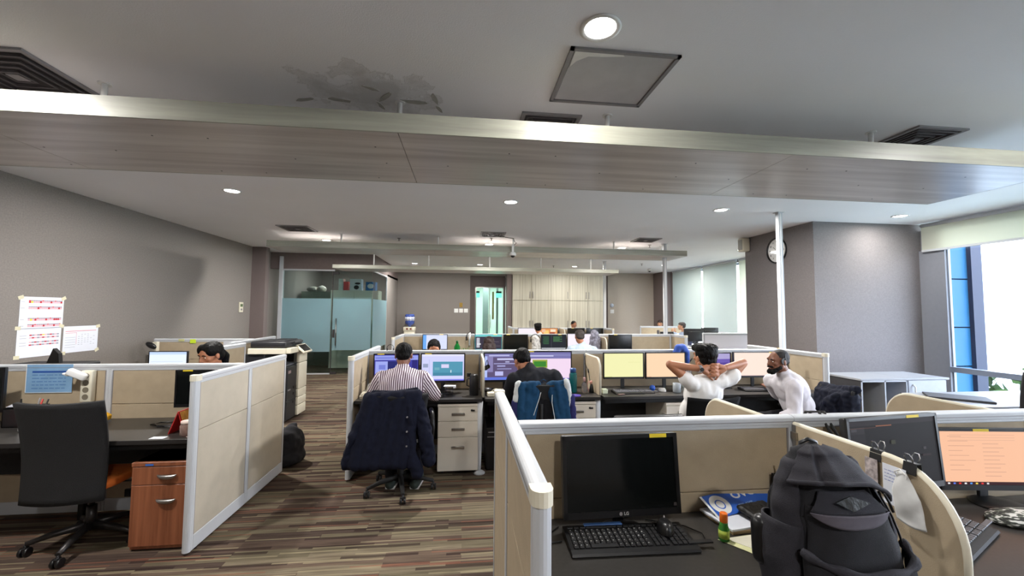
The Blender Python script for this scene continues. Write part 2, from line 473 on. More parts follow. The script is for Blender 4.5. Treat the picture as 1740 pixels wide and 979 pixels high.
M_cab = grain_mat('pale_striped_wood', srgb(170, 164, 146), srgb(206, 202, 186), (22, 22, 0.35), 0.5)
M_brown = grain_mat('reddish_brown_wood', srgb(122, 72, 48), srgb(158, 98, 68), (30, 30, 1.2), 0.35)

# shell
struct('floor', MB().box((XL-0.2, YF-0.2, -0.1), (XR+0.3, YB+0.2, 0)), carpet())
M_ceil = ceiling_mat()
struct('ceiling', MB().box((XL-0.2, YF-0.2, ZC), (XR+0.6, YB+0.2, ZC+0.12)), M_ceil)
struct('wall_left', MB().box((XL-0.2, YF, 0), (XL, YB, ZC)), M_wall)
struct('wall_front', MB().box((XL-0.2, YF-0.2, 0), (XR+0.2, YF, ZC)), M_wall)
# back wall with recess for the glass door and the cupboard niche
bw = MB()
bw.box((XL-0.2, YB, 0), (0.18, YB+0.2, ZC)); bw.box((0.18, YB, 2.87), (1.52, YB+0.2, ZC)); bw.box((1.52, YB+0.02, 0), (1.62, YB+0.2, ZC))
bw.box((5.25, YB, 0), (XR+0.2, YB+0.2, ZC)); bw.box((1.62, YB+0.02, 2.95), (5.25, YB+0.2, ZC)); bw.box((1.62, YB+0.16, 0), (5.25, YB+0.2, 2.95))
struct('wall_back', bw, M_wall)
struct('wall_end', MB().box((5.13, YB-0.02, 0), (6.98, YB, ZC)), mat('beige_wall', srgb(184, 174, 162), 0.88, noise_amt=0.06, noise_scale=60, bump=0.15, bump_scale=150))
# right wall: grey column, pier pieces, low spandrel and window band
col = MB(); col.box((5.36, 5.74, 0), (XR+0.35, 7.3, ZC))
struct('column_right', col, mat('column_wallpaper', srgb(120, 115, 115), 0.88, noise_amt=0.1, noise_scale=60, bump=0.25, bump_scale=150))
sp = MB(); sp.box((XR, YF, 0), (XR+0.15, 5.39, 0.36)); sp.box((XR, 7.3, 0), (XR+0.15, YB, 0.36))
sp.box((XR, YF, 2.95), (XR+0.15, 5.39, ZC)); sp.box((XR, 7.3, 2.98), (XR+0.15, YB, ZC))
sp.box((XR, 13.55, 0.36), (XR+0.15, YB, 2.98))
struct('wall_right', sp, M_wall2)
struct('trim_1', MB().box((6.98, 13.8, 0), (XR, 14.6, ZC)), M_wall2)
struct('trim_2', MB().box((7.21, 5.39, 0), (XR+0.01, 5.74, 2.62)).box((XR, 5.39, 2.62), (XR+0.02, 5.74, 2.95)), mat('grey_reveal', srgb(128, 130, 138), 0.7, noise_amt=0.03))
struct('trim_3', MB().box((-4.87, 9.95, 0), (-4.55, 10.12, ZC)), M_wall2)
struct('wall_bulkhead', MB().box((XL, 10.86, 2.64), (-2.33, 11.0, ZC)).box((-2.42, 11.0, 2.64), (-2.33, YB, ZC)), mat('bulkhead_taupe', srgb(118, 106, 103), 0.85, noise_amt=0.06, bump=0.1))
struct('baseboard_left', MB().box((XL, YF, 0), (XL+0.015, 10.8, 0.1)), M_wall2)

M_win = mat('window_frame_grey', srgb(120, 128, 142), 0.4, noise_amt=0.02)
M_pane = glass_mat('window_glass', (0.95, 0.97, 1.0, 1), 0)
def window(n, y0, y1, mull, z0=0.36, z1=2.95, transom=0.8):
    f = MB()
    f.box((XR, y0, z0), (XR+0.04, y0+0.05, z1)); f.box((XR, y1-0.015, z0), (XR+0.04, y1, z1))
    f.box((XR, y0, z0), (XR+0.04, y1, z0+0.05)); f.box((XR, y0, z1-0.05), (XR+0.04, y1, z1))
    f.box((XR-0.06, y0, transom), (XR+0.04, y1, transom+0.075))
    for y in mull: f.box((XR, y-0.035, z0), (XR+0.04, y+0.035, z1))
    o = struct('window_%d' % n, f, M_win)
    g = MB().box((XR+0.02, y0+0.02, z0+0.02), (XR+0.026, y1-0.02, z1-0.02)).build('window_pane', M_pane, o)
    return o
window(1, YF, 5.39, [1.9, 0.2, -1.5], transom=0.765)
window(2, 7.3, 13.55, [8.6], transom=0.95)

# roller blinds
def blind_mat(name, c, t=0.55, k=1.0):
    m = bpy.data.materials.new(name); m.use_nodes = True
    nt = m.node_tree; nt.nodes.clear()
    out = nt.nodes.new('ShaderNodeOutputMaterial')
    df = nt.nodes.new('ShaderNodeBsdfDiffuse'); df.inputs[0].default_value = c
    tl = nt.nodes.new('ShaderNodeBsdfTranslucent'); tl.inputs[0].default_value = (c[0]*k, c[1]*k, c[2]*k, 1)
    mx = nt.nodes.new('ShaderNodeMixShader'); mx.inputs[0].default_value = t
    wv = nt.nodes.new('ShaderNodeTexNoise'); wv.inputs['Scale'].default_value = 300
    bp = nt.nodes.new('ShaderNodeBump'); bp.inputs['Strength'].default_value = 0.1; nt.links.new(wv.outputs['Fac'], bp.inputs['Height']); nt.links.new(bp.outputs[0], df.inputs['Normal'])
    nt.links.new(df.outputs[0], mx.inputs[1]); nt.links.new(tl.outputs[0], mx.inputs[2]); nt.links.new(mx.outputs[0], out.inputs[0])
    return m
M_blind = blind_mat('cream_blind_cloth', srgb(226, 228, 214), 0.5, 0.75)
M_blind2 = blind_mat('white_blind_cloth', srgb(226, 235, 230), 0.5, 0.4)
def blind(y0, y1, z0, label, m=M_blind2, top=3.04, x=7.17):
    r = thing('roller_blind', label, 'blind', (x, (y0+y1)/2, z0), 0, 'window roller blinds')
    h = (y1-y0)/2; H = top-z0
    MB().box((-0.004, -h, 0.0), (0.0, h, H)).build('cloth', m, r)
    MB().box((-0.012, -h, -0.028), (0.008, h, 0.006), bev=0.004).build('bottom_bar', M_alu, r)
    MB().cyl((0.0, -h, H-0.03), (0.0, h, H-0.03), 0.028, n=12).build('roller_tube', M_alu, r)
    return r
blind(-0.95, 5.66, 2.62, 'wide cream roller blind pulled up short above the clear right window', M_blind)
blind(11.76, 13.5, 1.08, 'farthest lowered white roller blind beside the end wall', M_blind2)
blind(10.12, 11.68, 1.08, 'middle lowered white roller blind of the far windows', M_blind2)
blind(7.6, 10.02, 1.08, 'lowered cream roller blind half hidden behind the clock column', M_blind)
# ------------------------------------------------------------------ ceiling fittings
M_lamp = emit('lamp_diffuser', (1.0, 0.98, 0.95, 1), 14.0)
def downlight(x, y, label, w=1.0):
    r = thing('ceiling_downlight', label, 'ceiling light', (x, y, ZC), 0, 'round ceiling downlights')
    MB().lathe([(0.078, 0.0), (0.102, -0.001), (0.104, -0.006), (0.088, -0.010), (0.078, -0.003)], n=32).build('trim_ring', M_white, r)
    MB().lathe([(0.0005, -0.004), (0.078, -0.004), (0.0785, -0.001), (0.0005, -0.001)], n=32).build('diffuser', M_lamp, r)
    ld = bpy.data.lights.new('downlight', 'AREA'); ld.shape = 'DISK'; ld.size = 0.15; ld.energy = LAMP_W*w; ld.color = (1.0, 0.965, 0.92); ld.spread = math.radians(178)
    lo = bpy.data.objects.new('bulb', ld); COL.objects.link(lo); lo.parent = r; lo.location = (0, 0, -0.014)
    return r
LP = [(0.66, 1.93, 'large bright downlight nearest the camera, in front of the access panel'),
      (-2.82, 5.25, 'bluish white downlight left behind the big hanging panel'), (0.58, 5.28, 'bright downlight in the middle behind the big hanging panel'),
      (3.53, 5.28, 'downlight just behind the big hanging panel right of centre'), (6.3, 5.24, 'downlight beside the grey column above the window corner'),
      (-2.85, 8.76, 'downlight by the left diffuser in front of the second hanging panel'), (0.5, 8.76, 'downlight beside the middle diffuser above the second hanging panel'),
      (3.47, 8.78, 'downlight below the right diffuser near a hanging rod'), (6.22, 8.6, 'downlight next to the wall speaker by the column'),
      (-1.54, 12.72, 'left downlight beyond the second hanging panel'), (0.45, 12.70, 'middle downlight beyond the second hanging panel'),
      (3.45, 12.68, 'right downlight above the striped cupboards'), (6.0, 11.8, 'far downlight in front of the beige end wall')]
for x, y, l in LP: downlight(x, y, l, {0.66: 0.45, 6.3: 0.3}.get(x, 1.45) if y < 8 else (1.05 if y < 10 else 0.75))
# lamps of the part of the room behind the camera: same fittings, same rows
for x, y, l in [(-2.8, 1.93, 'downlight above the near left cubicle, out of the photo'), (3.9, 1.6, 'downlight above the right cubicles, out of the photo'), (0.6, -1.6, 'downlight behind the camera')]:
    downlight(x, y, l, 0.6 if x > 3 else 1.0)
# the storage room behind the glass and the corridor
downlight(-3.6, 12.9, 'downlight inside the glass storage room', 0.6)

M_grille = mat('dark_grille', srgb(50, 46, 48), 0.6, noise_amt=0.1)
M_grey_al = mat('grey_grille_metal', srgb(135, 132, 134), 0.45, noise_amt=0.05)
def diffuser(x, y, s, rz, label):
    r = thing('air_diffuser', label, 'air vent', (x, y, ZC), rz, 'square ceiling air diffusers')
    h = s/2
    def ring(mb, a, z, w, d):
        mb.box((-a, -a, z-d), (a, -a+w, z)); mb.box((-a, a-w, z-d), (a, a, z)); mb.box((-a, -a+w, z-d), (-a+w, a-w, z)); mb.box((a-w, -a+w, z-d), (a, a-w, z))
    MB().box((-h+0.01, -h+0.01, -0.003), (h-0.01, h-0.01, 0)).build('duct_throat', M_grille, r)
    f = MB(); ring(f, h, 0, 0.028, 0.014); f.build('frame', M_grey_al, r)
    v = MB()
    k = 4
    for i in range(1, k+1):
        a = h*(1-i/(k+1.0)); ring(v, a, -0.003, 0.012, 0.016)
    v.build('louvre', mat('louvre_metal', srgb(84, 80, 82), 0.5, noise_amt=0.08), r)
    MB().box((-h*.12, -h*.12, -0.02), (h*.12, h*.12, -0.003)).build('centre_plate', M_grey_al, r)
    return r
diffuser(0.61, 3.055, 0.44, 0, 'square air diffuser behind the edge of the big hanging panel near the access hatch')
diffuser(3.62, 2.88, 0.44, 0, 'square air diffuser at the right above the big hanging panel')
diffuser(-2.75, 2.78, 0.60, 0, 'large dark air diffuser with a loose flap at the upper left')
diffuser(-2.95, 7.55, 0.52, 0, 'air diffuser above the left end of the second hanging panel')
diffuser(0.50, 7.58, 0.46, 0, 'air diffuser above the middle of the second hanging panel')
diffuser(3.55, 7.72, 0.46, 0, 'air diffuser above the right part of the second hanging panel')
fl = thing('vent_flap', 'loose pale cover hanging off the large upper left diffuser', 'panel', (-2.98, 2.52, ZC-0.02))
MB().box((-0.10, -0.05, -0.01), (0.07, 0.3, 0), bev=0.003, rot=(0.12, 0.25, 0.2)).build('cover', M_grey_al, fl)

# access hatch
r = thing('access_hatch', 'square ceiling access hatch with a chipped frame below the nearest downlight', 'hatch', (0.865, 2.37, ZC))
f = MB(); a = 0.315; w = 0.022
f.box((-a, -a+0.03, -0.014), (a, -a+0.03+w, 0)); f.box((-a, a-w-0.03, -0.014), (a, a-0.03, 0)); f.box((-a, -a+0.03, -0.014), (-a+w, a-0.03, 0)); f.box((a-w, -a+0.03, -0.014), (a, a-0.03, 0))
f.build('frame', M_grey_al, r)
MB().box((-a+w+0.006, -a+w+0.036, -0.008), (a-w-0.006, a-w-0.036, 0), bev=0.002).build('cover_board', mat('hatch_board', srgb(186, 184, 186), 0.8, noise_amt=0.05, noise_scale=8), r)
MB().prism([(-a+0.03, -a+0.05), (-0.16, -a+0.055), (-0.02, -a+0.05), (0.0, -a+0.068), (-0.12, -a+0.085), (-0.2, -a+0.09), (-a+0.06, -a+0.14), (-a+0.035, -a+0.2)], 'Z', -0.012, -0.008).build('chipped_paint', mat('bare_plaster', srgb(232, 230, 226), 0.9, noise_amt=0.05), r)
# peeling paint near the rod
pp = MB()
for (x, y, s_, an) in [(-0.62, 2.66, 0.10, 0.5), (-0.55, 2.76, 0.12, -0.8), (-0.60, 2.88, 0.09, 1.3), (-0.22, 2.74, 0.11, 1.4), (-0.2, 2.88, 0.08, 1.2), (-0.36, 2.80, 0.13, 0.1), (-0.86, 2.84, 0.12, 0.2), (-1.1, 2.86, 0.1, -0.3)]:
    pts = []
    for k in range(9):
        t = 2*PI*k/9
        rr = s_*(0.25+0.2*rnd.random()); pts.append((x+rr*1.8*math.cos(t)*math.cos(an)-rr*.5*math.sin(t)*math.sin(an), y+rr*1.8*math.cos(t)*math.sin(an)+rr*.5*math.sin(t)*math.cos(an)))
    pp.prism(pts, 'Z', ZC-0.004, ZC)
o = pp.build('peeling_paint', mat('flaking_paint', srgb(176, 174, 168), 0.9, noise_amt=0.1)); o['kind'] = 'structure'

# hanging panels (rafts)
def raft(label, x0, x1, y0, y1, zb, th, rods, joints=(), rz=0.0, screws=True):
    r = thing('hanging_ceiling_panel', label, 'ceiling panel', (x0, y0, zb), rz, 'suspended wooden ceiling panels')
    L_ = x1-x0; W = y1-y0
    js = [0]+[j-x0 for j in joints]+[L_]
    for a_, b_ in zip(js[:-1], js[1:]):
        MB().box((a_+0.0025, 0.012, 0), (b_-0.0025, W-0.012, th-0.004)).build('veneered_board', M_beam, r)
    e = MB().box((0, 0, -0.0005), (L_, 0.012, th), bev=0.001); e.box((0, W-0.012, -0.0005), (L_, W, th), bev=0.001); e.box((L_-0.01, 0.012, 0), (L_+0.002, W-0.012, th)); e.box((-0.002, 0.012, 0), (0.01, W-0.012, th))
    e.build('edge_band', M_beam_edge, r)
    for (x, y) in rods:
        MB().cyl((x-x0, y-y0, th-0.004), (x-x0, y-y0, ZC-zb), 0.017, n=12).cyl((x-x0, y-y0, ZC-zb-0.008), (x-x0, y-y0, ZC-zb), 0.035, n=16).build('hanging_rod', M_white, r)
    if screws:
        s_ = MB()
        n = int(L_/0.75)
        for i in range(n):
            for yy in (0.25*W, 0.55*W, 0.9*W):
                xx = 0.3+i*0.75+0.25*math.sin(i*2.1+yy*9)
                if 0 < xx < L_: s_.cyl((xx, yy, -0.0015), (xx, yy, 0.001), 0.006, n=8)
        s_.build('screw_head', M_black, r)['kind'] = 'stuff'
    return r
raft('nearest large wooden ceiling panel spanning the top of the photo, with pale front edge', -4.7, 4.52, 2.5, 3.5, 2.7, 0.12, [(-2.3, 2.82), (-0.463, 2.82), (1.013, 2.82), (3.162, 2.82), (-2.3, 3.2), (1.013, 3.2), (3.16, 3.2)], joints=(-2.9, -0.42, 2.22))
raft('second hanging wooden ceiling panel, carrying the dome camera', -3.57, 4.46, 7.8, 8.58, 2.755, 0.11, [(-2.334, 8.0), (-0.532, 8.0), (0.935, 8.0), (2.995, 8.0), (4.2, 8.4)], joints=(-0.6, 1.9), screws=False)
raft('third and farthest hanging wooden ceiling panel', -3.1, 3.87, 10.0, 10.82, 2.60, 0.085, [(-2.2, 10.2), (-0.9, 10.2), (0.6, 10.2), (1.9, 10.2), (3.2, 10.2)], joints=(1.2,), screws=False)

# cameras, sprinklers, speaker, clock
def dome(x, y, z, label, drop=0.0, hang=False, group=None):
    r = thing('dome_camera', label, 'security camera', (x, y, z))
    MB().lathe([(0.03, 0.02), (0.062, 0.0), (0.068, -0.03), (0.06, -0.05), (0.02, -0.055)], n=24).build('housing', M_white, r)
    MB().ell((0, 0, -0.05), (0.042, 0.042, 0.04)).build('lens_dome', M_black, r)
    if hang: MB().box((-0.02, -0.012, 0.0), (0.02, 0.012, 0.17), bev=0.003).build('bracket', M_white, r)
    return r
dome(0.9, 7.76, 2.73, 'white dome security camera fixed to the front edge of the second hanging panel', hang=True)
dome(-0.35, 13.3, ZC-0.02, 'small dome security camera on the far ceiling near the taupe back wall')
dome(6.05, 12.9, ZC-0.02, 'small dome security camera on the far ceiling by the beige end wall')
cb = MB(); cb.tube([(0.62, 7.6, ZC-0.01), (0.75, 7.7, ZC-0.03), (0.92, 7.85, ZC-0.02), (0.94, 7.8, ZC-0.1), (0.97, 7.76, 2.93), (0.92, 7.76, 2.88)], 0.006, n=6)
tag(cb.build('camera_cable', M_blackm), 'black cable running from the middle diffuser down to the dome camera', 'cable')
def sprinkler(x, y, label):
    r = thing('fire_sprinkler', label, 'sprinkler', (x, y, ZC), 0, 'ceiling sprinkler heads')
    MB().cyl((0, 0, -0.006), (0, 0, 0), 0.035, n=16).build('escutcheon', M_grey_al, r)
    MB().cyl((0, 0, -0.05), (0, 0, -0.006), 0.008, n=8).cyl((0, 0, -0.055), (0, 0, -0.05), 0.02, n=12).build('nozzle', M_grey_al, r)
sprinkler(-1.32, 8.3, 'small sprinkler head between the two left rods of the second hanging panel')
sprinkler(3.9, 8.3, 'small sprinkler head beside the right ceiling diffuser')
sprinkler(0.5, 7.98, 'small sprinkler head in front of the middle diffuser')
sprinkler(5.2, 11.6, 'small sprinkler head on the far right part of the ceiling')
sprinkler(2.75, 12.6, 'small sprinkler head near the striped cupboards')

r = thing('wall_speaker', 'white wall speaker at the far corner of the clock column', 'speaker', (5.30, 7.22, 2.78))
MB().box((-0.1, -0.08, 0), (0.055, 0.08, 0.26), bev=0.03, seg=4).build('cabinet', M_cream, r)
MB().box((-0.104, -0.06, 0.03), (-0.09, 0.06, 0.23), bev=0.006, seg=2).build('grille', mat('speaker_grille', srgb(170, 170, 165), 0.8, noise_amt=0.3, noise_scale=300), r)

r = thing('wall_clock', 'round white wall clock with a black rim behind the white pole', 'clock', (5.36, 6.48, 2.70))
MB().lathe([(0.215, 0), (0.225, -0.02), (0.218, -0.038), (0.205, -0.03), (0.2, -0.012), (0.2, 0)], n=48, axis='X').build('rim', M_black, r)
MB().cyl((-0.008, 0, 0), (-0.014, 0, 0), 0.204, n=48).build('dial', M_white, r)
for h in range(1, 13):
    t = 2*PI*h/12
    text_mesh('numeral', str(h), 0.046, M_black, r, (-0.016, -0.158*math.sin(t), 0.158*math.cos(t)), (PI/2, 0, -PI/2), ext=0.0004, bold=0.0008)
hm = MB()
def hand(mb, ang, L_, w):
    d = Vector((0, -math.sin(ang), math.cos(ang))); n = Vector((0, math.cos(ang), math.sin(ang)))
    a_ = [(-d*0.03+n*w), (d*L_+n*w*.5), (d*L_-n*w*.5), (-d*0.03-n*w)]
    mb.add([p+Vector((-0.020, 0, 0)) for p in a_]+[p+Vector((-0.018, 0, 0)) for p in a_], [(0,1,2,3), (7,6,5,4), (0,4,5,1), (1,5,6,2), (2,6,7,3), (3,7,4,0)])
hand(hm, 2*PI*10.35/12, 0.10, 0.006); hm.build('hour_hand', M_black, r)
hm = MB(); hand(hm, 2*PI*20/60, 0.15, 0.004); hm.build('minute_hand', M_black, r)
glass = MB().cyl((-0.03, 0, 0), (-0.032, 0, 0), 0.203, n=48).build('cover_glass', glass_mat('clock_glass', (1, 1, 1, 1), 0), r)

# service poles from desk rows to the ceiling
def pole(x, y, w, label, z1=ZC):
    r = thing('service_pole', label, 'pole', (x, y, 0), 0, 'white cable poles')
    MB().box((-w/2, -w/2, 0), (w/2, w/2, z1), bev=0.004).build('shaft', M_alu, r)
    MB().box((-w*.12, -w/2-0.003, 0.02), (w*.12, -w/2, z1-0.02)).build('cover_strip', M_white, r)
    MB().box((-w*.8, -w*.8, z1-0.006), (w*.8, w*.8, z1)).build('ceiling_plate', M_alu, r)
pole(4.42, 5.3, 0.062, 'thick white service pole rising in front of the wall clock')
pole(4.14, 8.12, 0.065, 'white service pole at the right end of the second cubicle row')
pole(3.93, 11.25, 0.07, 'farthest white service pole beside the striped cupboards')

# ------------------------------------------------------------------ back wall
cab = thing('storage_cupboard', 'wall of tall pale striped wooden cupboards at the far end', 'cupboard', (1.63, 14.02, 0))
W = 3.28; H = 2.93
MB().box((0, 0.03, 0.08), (W, 0.6, H)).box((0.02, 0.06, 0), (W-0.02, 0.6, 0.08)).build('carcass', M_cab, cab)
xs = [0.0, 0.655, 1.34, 1.99, 2.65, W]
for row, (z0, z1) in enumerate([(0.1, 1.985), (2.0, H)]):
    for i in range(5):
        d = MB().box((xs[i]+0.004, 0, z0), (xs[i+1]-0.004, 0.025, z1), bev=0.002).build('door', M_cab, cab)
        hx = xs[i+1]-0.05 if i in (0, 2, 3) else xs[i]+0.05
        hz = (1.0, 1.3) if row == 0 else (2.06, 2.3)
        MB().box((hx-0.008, -0.028, hz[0]), (hx+0.008, -0.012, hz[1]), bev=0.003).box((hx-0.006, -0.014, hz[0]+0.02), (hx+0.006, 0.0, hz[0]+0.035)).box((hx-0.006, -0.014, hz[1]-0.035), (hx+0.006, 0.0, hz[1]-0.02)).build('handle', M_grey_al, d)
MB().box((4.93, 14.0, 0), (4.97, 14.6, 2.94)).build('trim_4', M_wall2)['kind'] = 'structure'
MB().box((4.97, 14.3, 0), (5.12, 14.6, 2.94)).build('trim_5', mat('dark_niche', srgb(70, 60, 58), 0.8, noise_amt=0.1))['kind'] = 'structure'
MB().box((1.45, 14.1, 0), (1.61, 14.6, 3.0)).build('trim_6', M_wall2)['kind'] = 'structure'
# glass entrance door in a dark recess and the bright lobby beyond
rec = MB()
rec.box((0.36, 14.62, 2.48), (1.40, 14.75, 2.86)); rec.box((0.18, 14.62, 0), (0.36, 14.75, 2.86)); rec.box((1.40, 14.62, 0), (1.44, 14.75, 2.86))
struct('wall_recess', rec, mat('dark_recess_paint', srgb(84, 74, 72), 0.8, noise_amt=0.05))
lob = MB(); lob.box((-0.6, 14.8, 0), (-0.5, 19.0, 3)); lob.box((2.5, 14.8, 0), (2.6, 19.0, 3)); lob.box((-0.6, 18.9, 0), (2.6, 19, 3)); lob.box((-0.6, 14.8, 2.9), (2.6, 19, 3.0)); lob.box((-0.6, 14.8, -0.1), (2.6, 19, 0))
struct('wall_lobby', lob, mat('lobby_paint', srgb(206, 214, 208), 0.7, noise_amt=0.03))
lo = MB(); lo.box((0.75, 17.2, 0), (0.98, 17.4, 2.9)); lo.box((1.25, 16.4, 0), (1.33, 16.5, 2.9)); lo.box((0.42, 15.3, 2.55), (1.9, 15.4, 2.9), rot=(0, 0, 0.7))
struct('trim_7', lo, mat('lobby_pillar', srgb(120, 126, 128), 0.5, noise_amt=0.04))
tag(MB().box((1.03, 15.6, 1.3), (1.1, 15.63, 2.35), bev=0.004).build('lobby_sign', mat('brass_sign', srgb(196, 158, 96), 0.5, noise_amt=0.1)), 'narrow brass coloured strip seen through the glass entrance door', 'sign')
for i, (x, nm) in enumerate([(0.44, 'left'), (1.27, 'right')]):
    r = thing('lobby_lantern', '%s green glowing lantern seen through the glass entrance door' % nm, 'lamp', (x, 15.5, 2.12))
    MB().box((-0.11, -0.06, 0), (0.11, 0.06, 0.17), bev=0.01).build('lamp_shade', emit('green_light', (0.25, 0.95, 0.72, 1), 0.9), r)
    MB().box((-0.1, -0.05, 0.17), (0.1, 0.05, 0.24)).build('cap', M_black, r)
ld = bpy.data.lights.new('lobby_light', 'AREA'); ld.size = 1.6; ld.energy = 80; ld.color = (0.9, 1.0, 0.95)
lo = bpy.data.objects.new('lobby_light', ld); COL.objects.link(lo); lo.location = (1.0, 17.0, 2.84)
ob = MB().box((0.2, 16.2, 2.86), (1.8, 17.8, 2.895)).build('lobby_ceiling_panel', emit('lobby_panel', (0.92, 1, 0.96, 1), 1.5)); tag(ob, 'bright lobby ceiling light panel beyond the glass entrance door', 'ceiling light')
d = MB(); d.box((0.36, 14.66, 0), (0.40, 14.7, 2.48)); d.box((1.36, 14.66, 0), (1.40, 14.7, 2.48)); d.box((0.36, 14.66, 2.44), (1.4, 14.7, 2.48)); d.box((0.86, 14.66, 0), (0.885, 14.7, 2.44))
do = struct('door_1', d, M_chrome)
M_greenglass = glass_mat('greenish_glass', (0.85, 0.96, 0.92, 1), 0)
MB().box((0.40, 14.675, 0.02), (0.86, 14.685, 2.44)).box((0.885, 14.675, 0.02), (1.36, 14.685, 2.44)).build('glass_leaf', M_greenglass, do)
MB().box((0.82, 14.62, 1.0), (0.84, 14.64, 1.5)).box((0.905, 14.62, 1.0), (0.925, 14.64, 1.5)).build('door_handle', M_chrome, do)

def plate(name, label, x, z, n=1, y=YB, m=M_white, key=None):
    r = thing(name, label, 'switch', (x, y, z))
    for i in range(n):
        p_ = MB().box((i*0.17-0.07, -0.012, -0.07), (i*0.17+0.07, 0, 0.07), bev=0.004).build('faceplate', m, r)
        MB().box((i*0.17-0.025, -0.018, -0.045), (i*0.17+0.025, -0.012, 0.045), bev=0.003).build('rocker', M_white, p_)
    return r
plate('light_switch', 'row of three white light switches on the taupe back wall', -0.30, 1.62, 3)
tag(MB().box((-0.19, YB-0.008, 1.74), (-0.08, YB, 1.9), bev=0.002).build('switch_label', mat('ochre_sticker', srgb(150, 120, 50), 0.7, noise_amt=0.25, noise_scale=40)), 'small ochre sticker above the three light switches', 'sticker')
plate('thermostat_panel', 'square white thermostat on the beige end wall right of the far pole', 5.38, 1.63, 1, y=YB-0.02)
tag(MB().lathe([(0.01, -0.03), (0.07, -0.025), (0.075, 0.0)], c=(5.37, YB-0.02, 1.85), axis='Y', n=20).build('call_button', mat('pale_blue_plastic', srgb(196, 206, 222), 0.4)), 'round pale blue call button above the white thermostat', 'button')
r = thing('wall_thermostat', 'small white thermostat on the left grey wall', 'thermostat', (XL, 9.55, 1.66))
MB().box((0, -0.075, -0.11), (0.022, 0.075, 0.11), bev=0.006, seg=2).build('case', M_cream, r)
MB().box((0.022, -0.05, 0.01), (0.025, 0.05, 0.07)).build('display', mat('lcd_green', srgb(90, 110, 70), 0.3), r)
MB().box((0.022, -0.03, -0.07), (0.028, 0.03, -0.03), bev=0.003).build('button', M_grey_al, r)

# water dispenser
r = thing('water_dispenser', 'water dispenser with a blue bottle on top by the taupe back wall', 'water dispenser', (-1.84, 14.2, 0))
b = MB().box((-0.17, -0.17, 0), (0.17, 0.17, 1.0), bev=0.02, seg=2).box((-0.19, -0.19, 0.93), (0.19, 0.17, 1.06), bev=0.015, seg=2).build('cabinet', M_cream, r)
MB().box((-0.09, -0.2, 0.97), (-0.03, -0.185, 1.03)).box((0.03, -0.2, 0.97), (0.09, -0.185, 1.03)).build('tap', mat('red_brown_tap', srgb(120, 60, 40), 0.5), r)
bt = MB().lathe([(0.03, 1.06), (0.04, 1.1), (0.13, 1.16), (0.155, 1.2), (0.15, 1.24), (0.16, 1.27), (0.15, 1.3), (0.16, 1.33), (0.15, 1.36), (0.16, 1.4), (0.155, 1.46), (0.13, 1.49), (0.02, 1.49)], n=28).build('water_bottle', mat('blue_water_bottle', srgb(70, 92, 170), 0.15, noise_amt=0.35, noise_scale=14), r)
MB().lathe([(0.163, 1.26), (0.164, 1.4), (0.16, 1.4), (0.16, 1.26)], n=10).build('label_patch', mat('white_label', srgb(210, 215, 235), 0.6, noise_amt=0.3, noise_scale=30), r)

# ------------------------------------------------------------------ glass storage room
M_frost = glass_mat('frosted_film', (0.7, 0.85, 0.86, 1), 0.72, 0.5, srgb(176, 204, 212))
M_clear = glass_mat('clear_glass', (0.80, 0.88, 0.88, 1), 0)
YG = 10.86
gp = MB(); gp.box((-4.6, YG, 0.02), (-3.36, YG+0.01, 2.62))
g0 = struct('window_3', MB().box((-4.62, YG-0.05, 0), (-4.54, YG+0.06, 2.95)).box((-4.6, YG-0.01, 2.6), (-3.3, YG+0.02, 2.64)).box((-4.6, YG-0.01, 0), (-3.36, YG+0.02, 0.03)), M_alu)
MB().box((-4.56, YG, 0.03), (-3.36, YG+0.01, 2.6)).build('clear_pane', M_clear, g0)
MB().box((-4.55, YG-0.004, 0.56), (-3.37, YG-0.001, 1.9)).build('frosted_film', M_frost, g0)
g1 = struct('door_2', MB().box((-3.345, YG-0.012, 0.04), (-3.335, YG+0.022, 2.6)).box((-3.34, YG-0.02, 0), (-3.2, YG+0.03, 0.06)).box((-3.34, YG-0.015, 2.52), (-3.2, YG+0.025, 2.58)).box((-3.31, YG-0.02, 0.92), (-3.26, YG+0.03, 1.12)), M_grille)
MB().box((-3.33, YG, 0.03), (-2.37, YG+0.01, 2.6)).build('clear_pane', M_clear, g1)
MB().box((-3.32, YG-0.004, 0.6), (-2.38, YG-0.001, 1.9)).box((-3.32, YG-0.004, 1.915), (-2.38, YG-0.001, 1.925)).build('frosted_film', M_frost, g1)
MB().cyl((-3.22, YG-0.05, 0.72), (-3.22, YG-0.05, 1.4), 0.016, n=12).cyl((-3.22, YG-0.05, 0.8), (-3.22, YG, 0.8), 0.01, n=8).cyl((-3.22, YG-0.05, 1.32), (-3.22, YG, 1.32), 0.01, n=8).build('door_handle', M_chrome, g1)
g2 = struct('window_4', MB().box((-2.37, YG, 2.6), (-2.33, 12.7, 2.64)).box((-2.365, 12.66, 0), (-2.335, 12.72, 2.64)).box((-2.37, YG, 0), (-2.33, 12.7, 0.03)), M_alu)
MB().box((-2.354, YG, 0.03), (-2.346, 12.66, 2.6)).build('clear_pane', M_clear, g2)
MB().box((-2.342, YG+0.01, 0.6), (-2.338, 12.65, 1.9)).build('frosted_film', M_frost, g2)
struct('wall_storage', MB().box((-2.42, 12.7, 0), (-2.33, YB, 2.7)), M_wall)
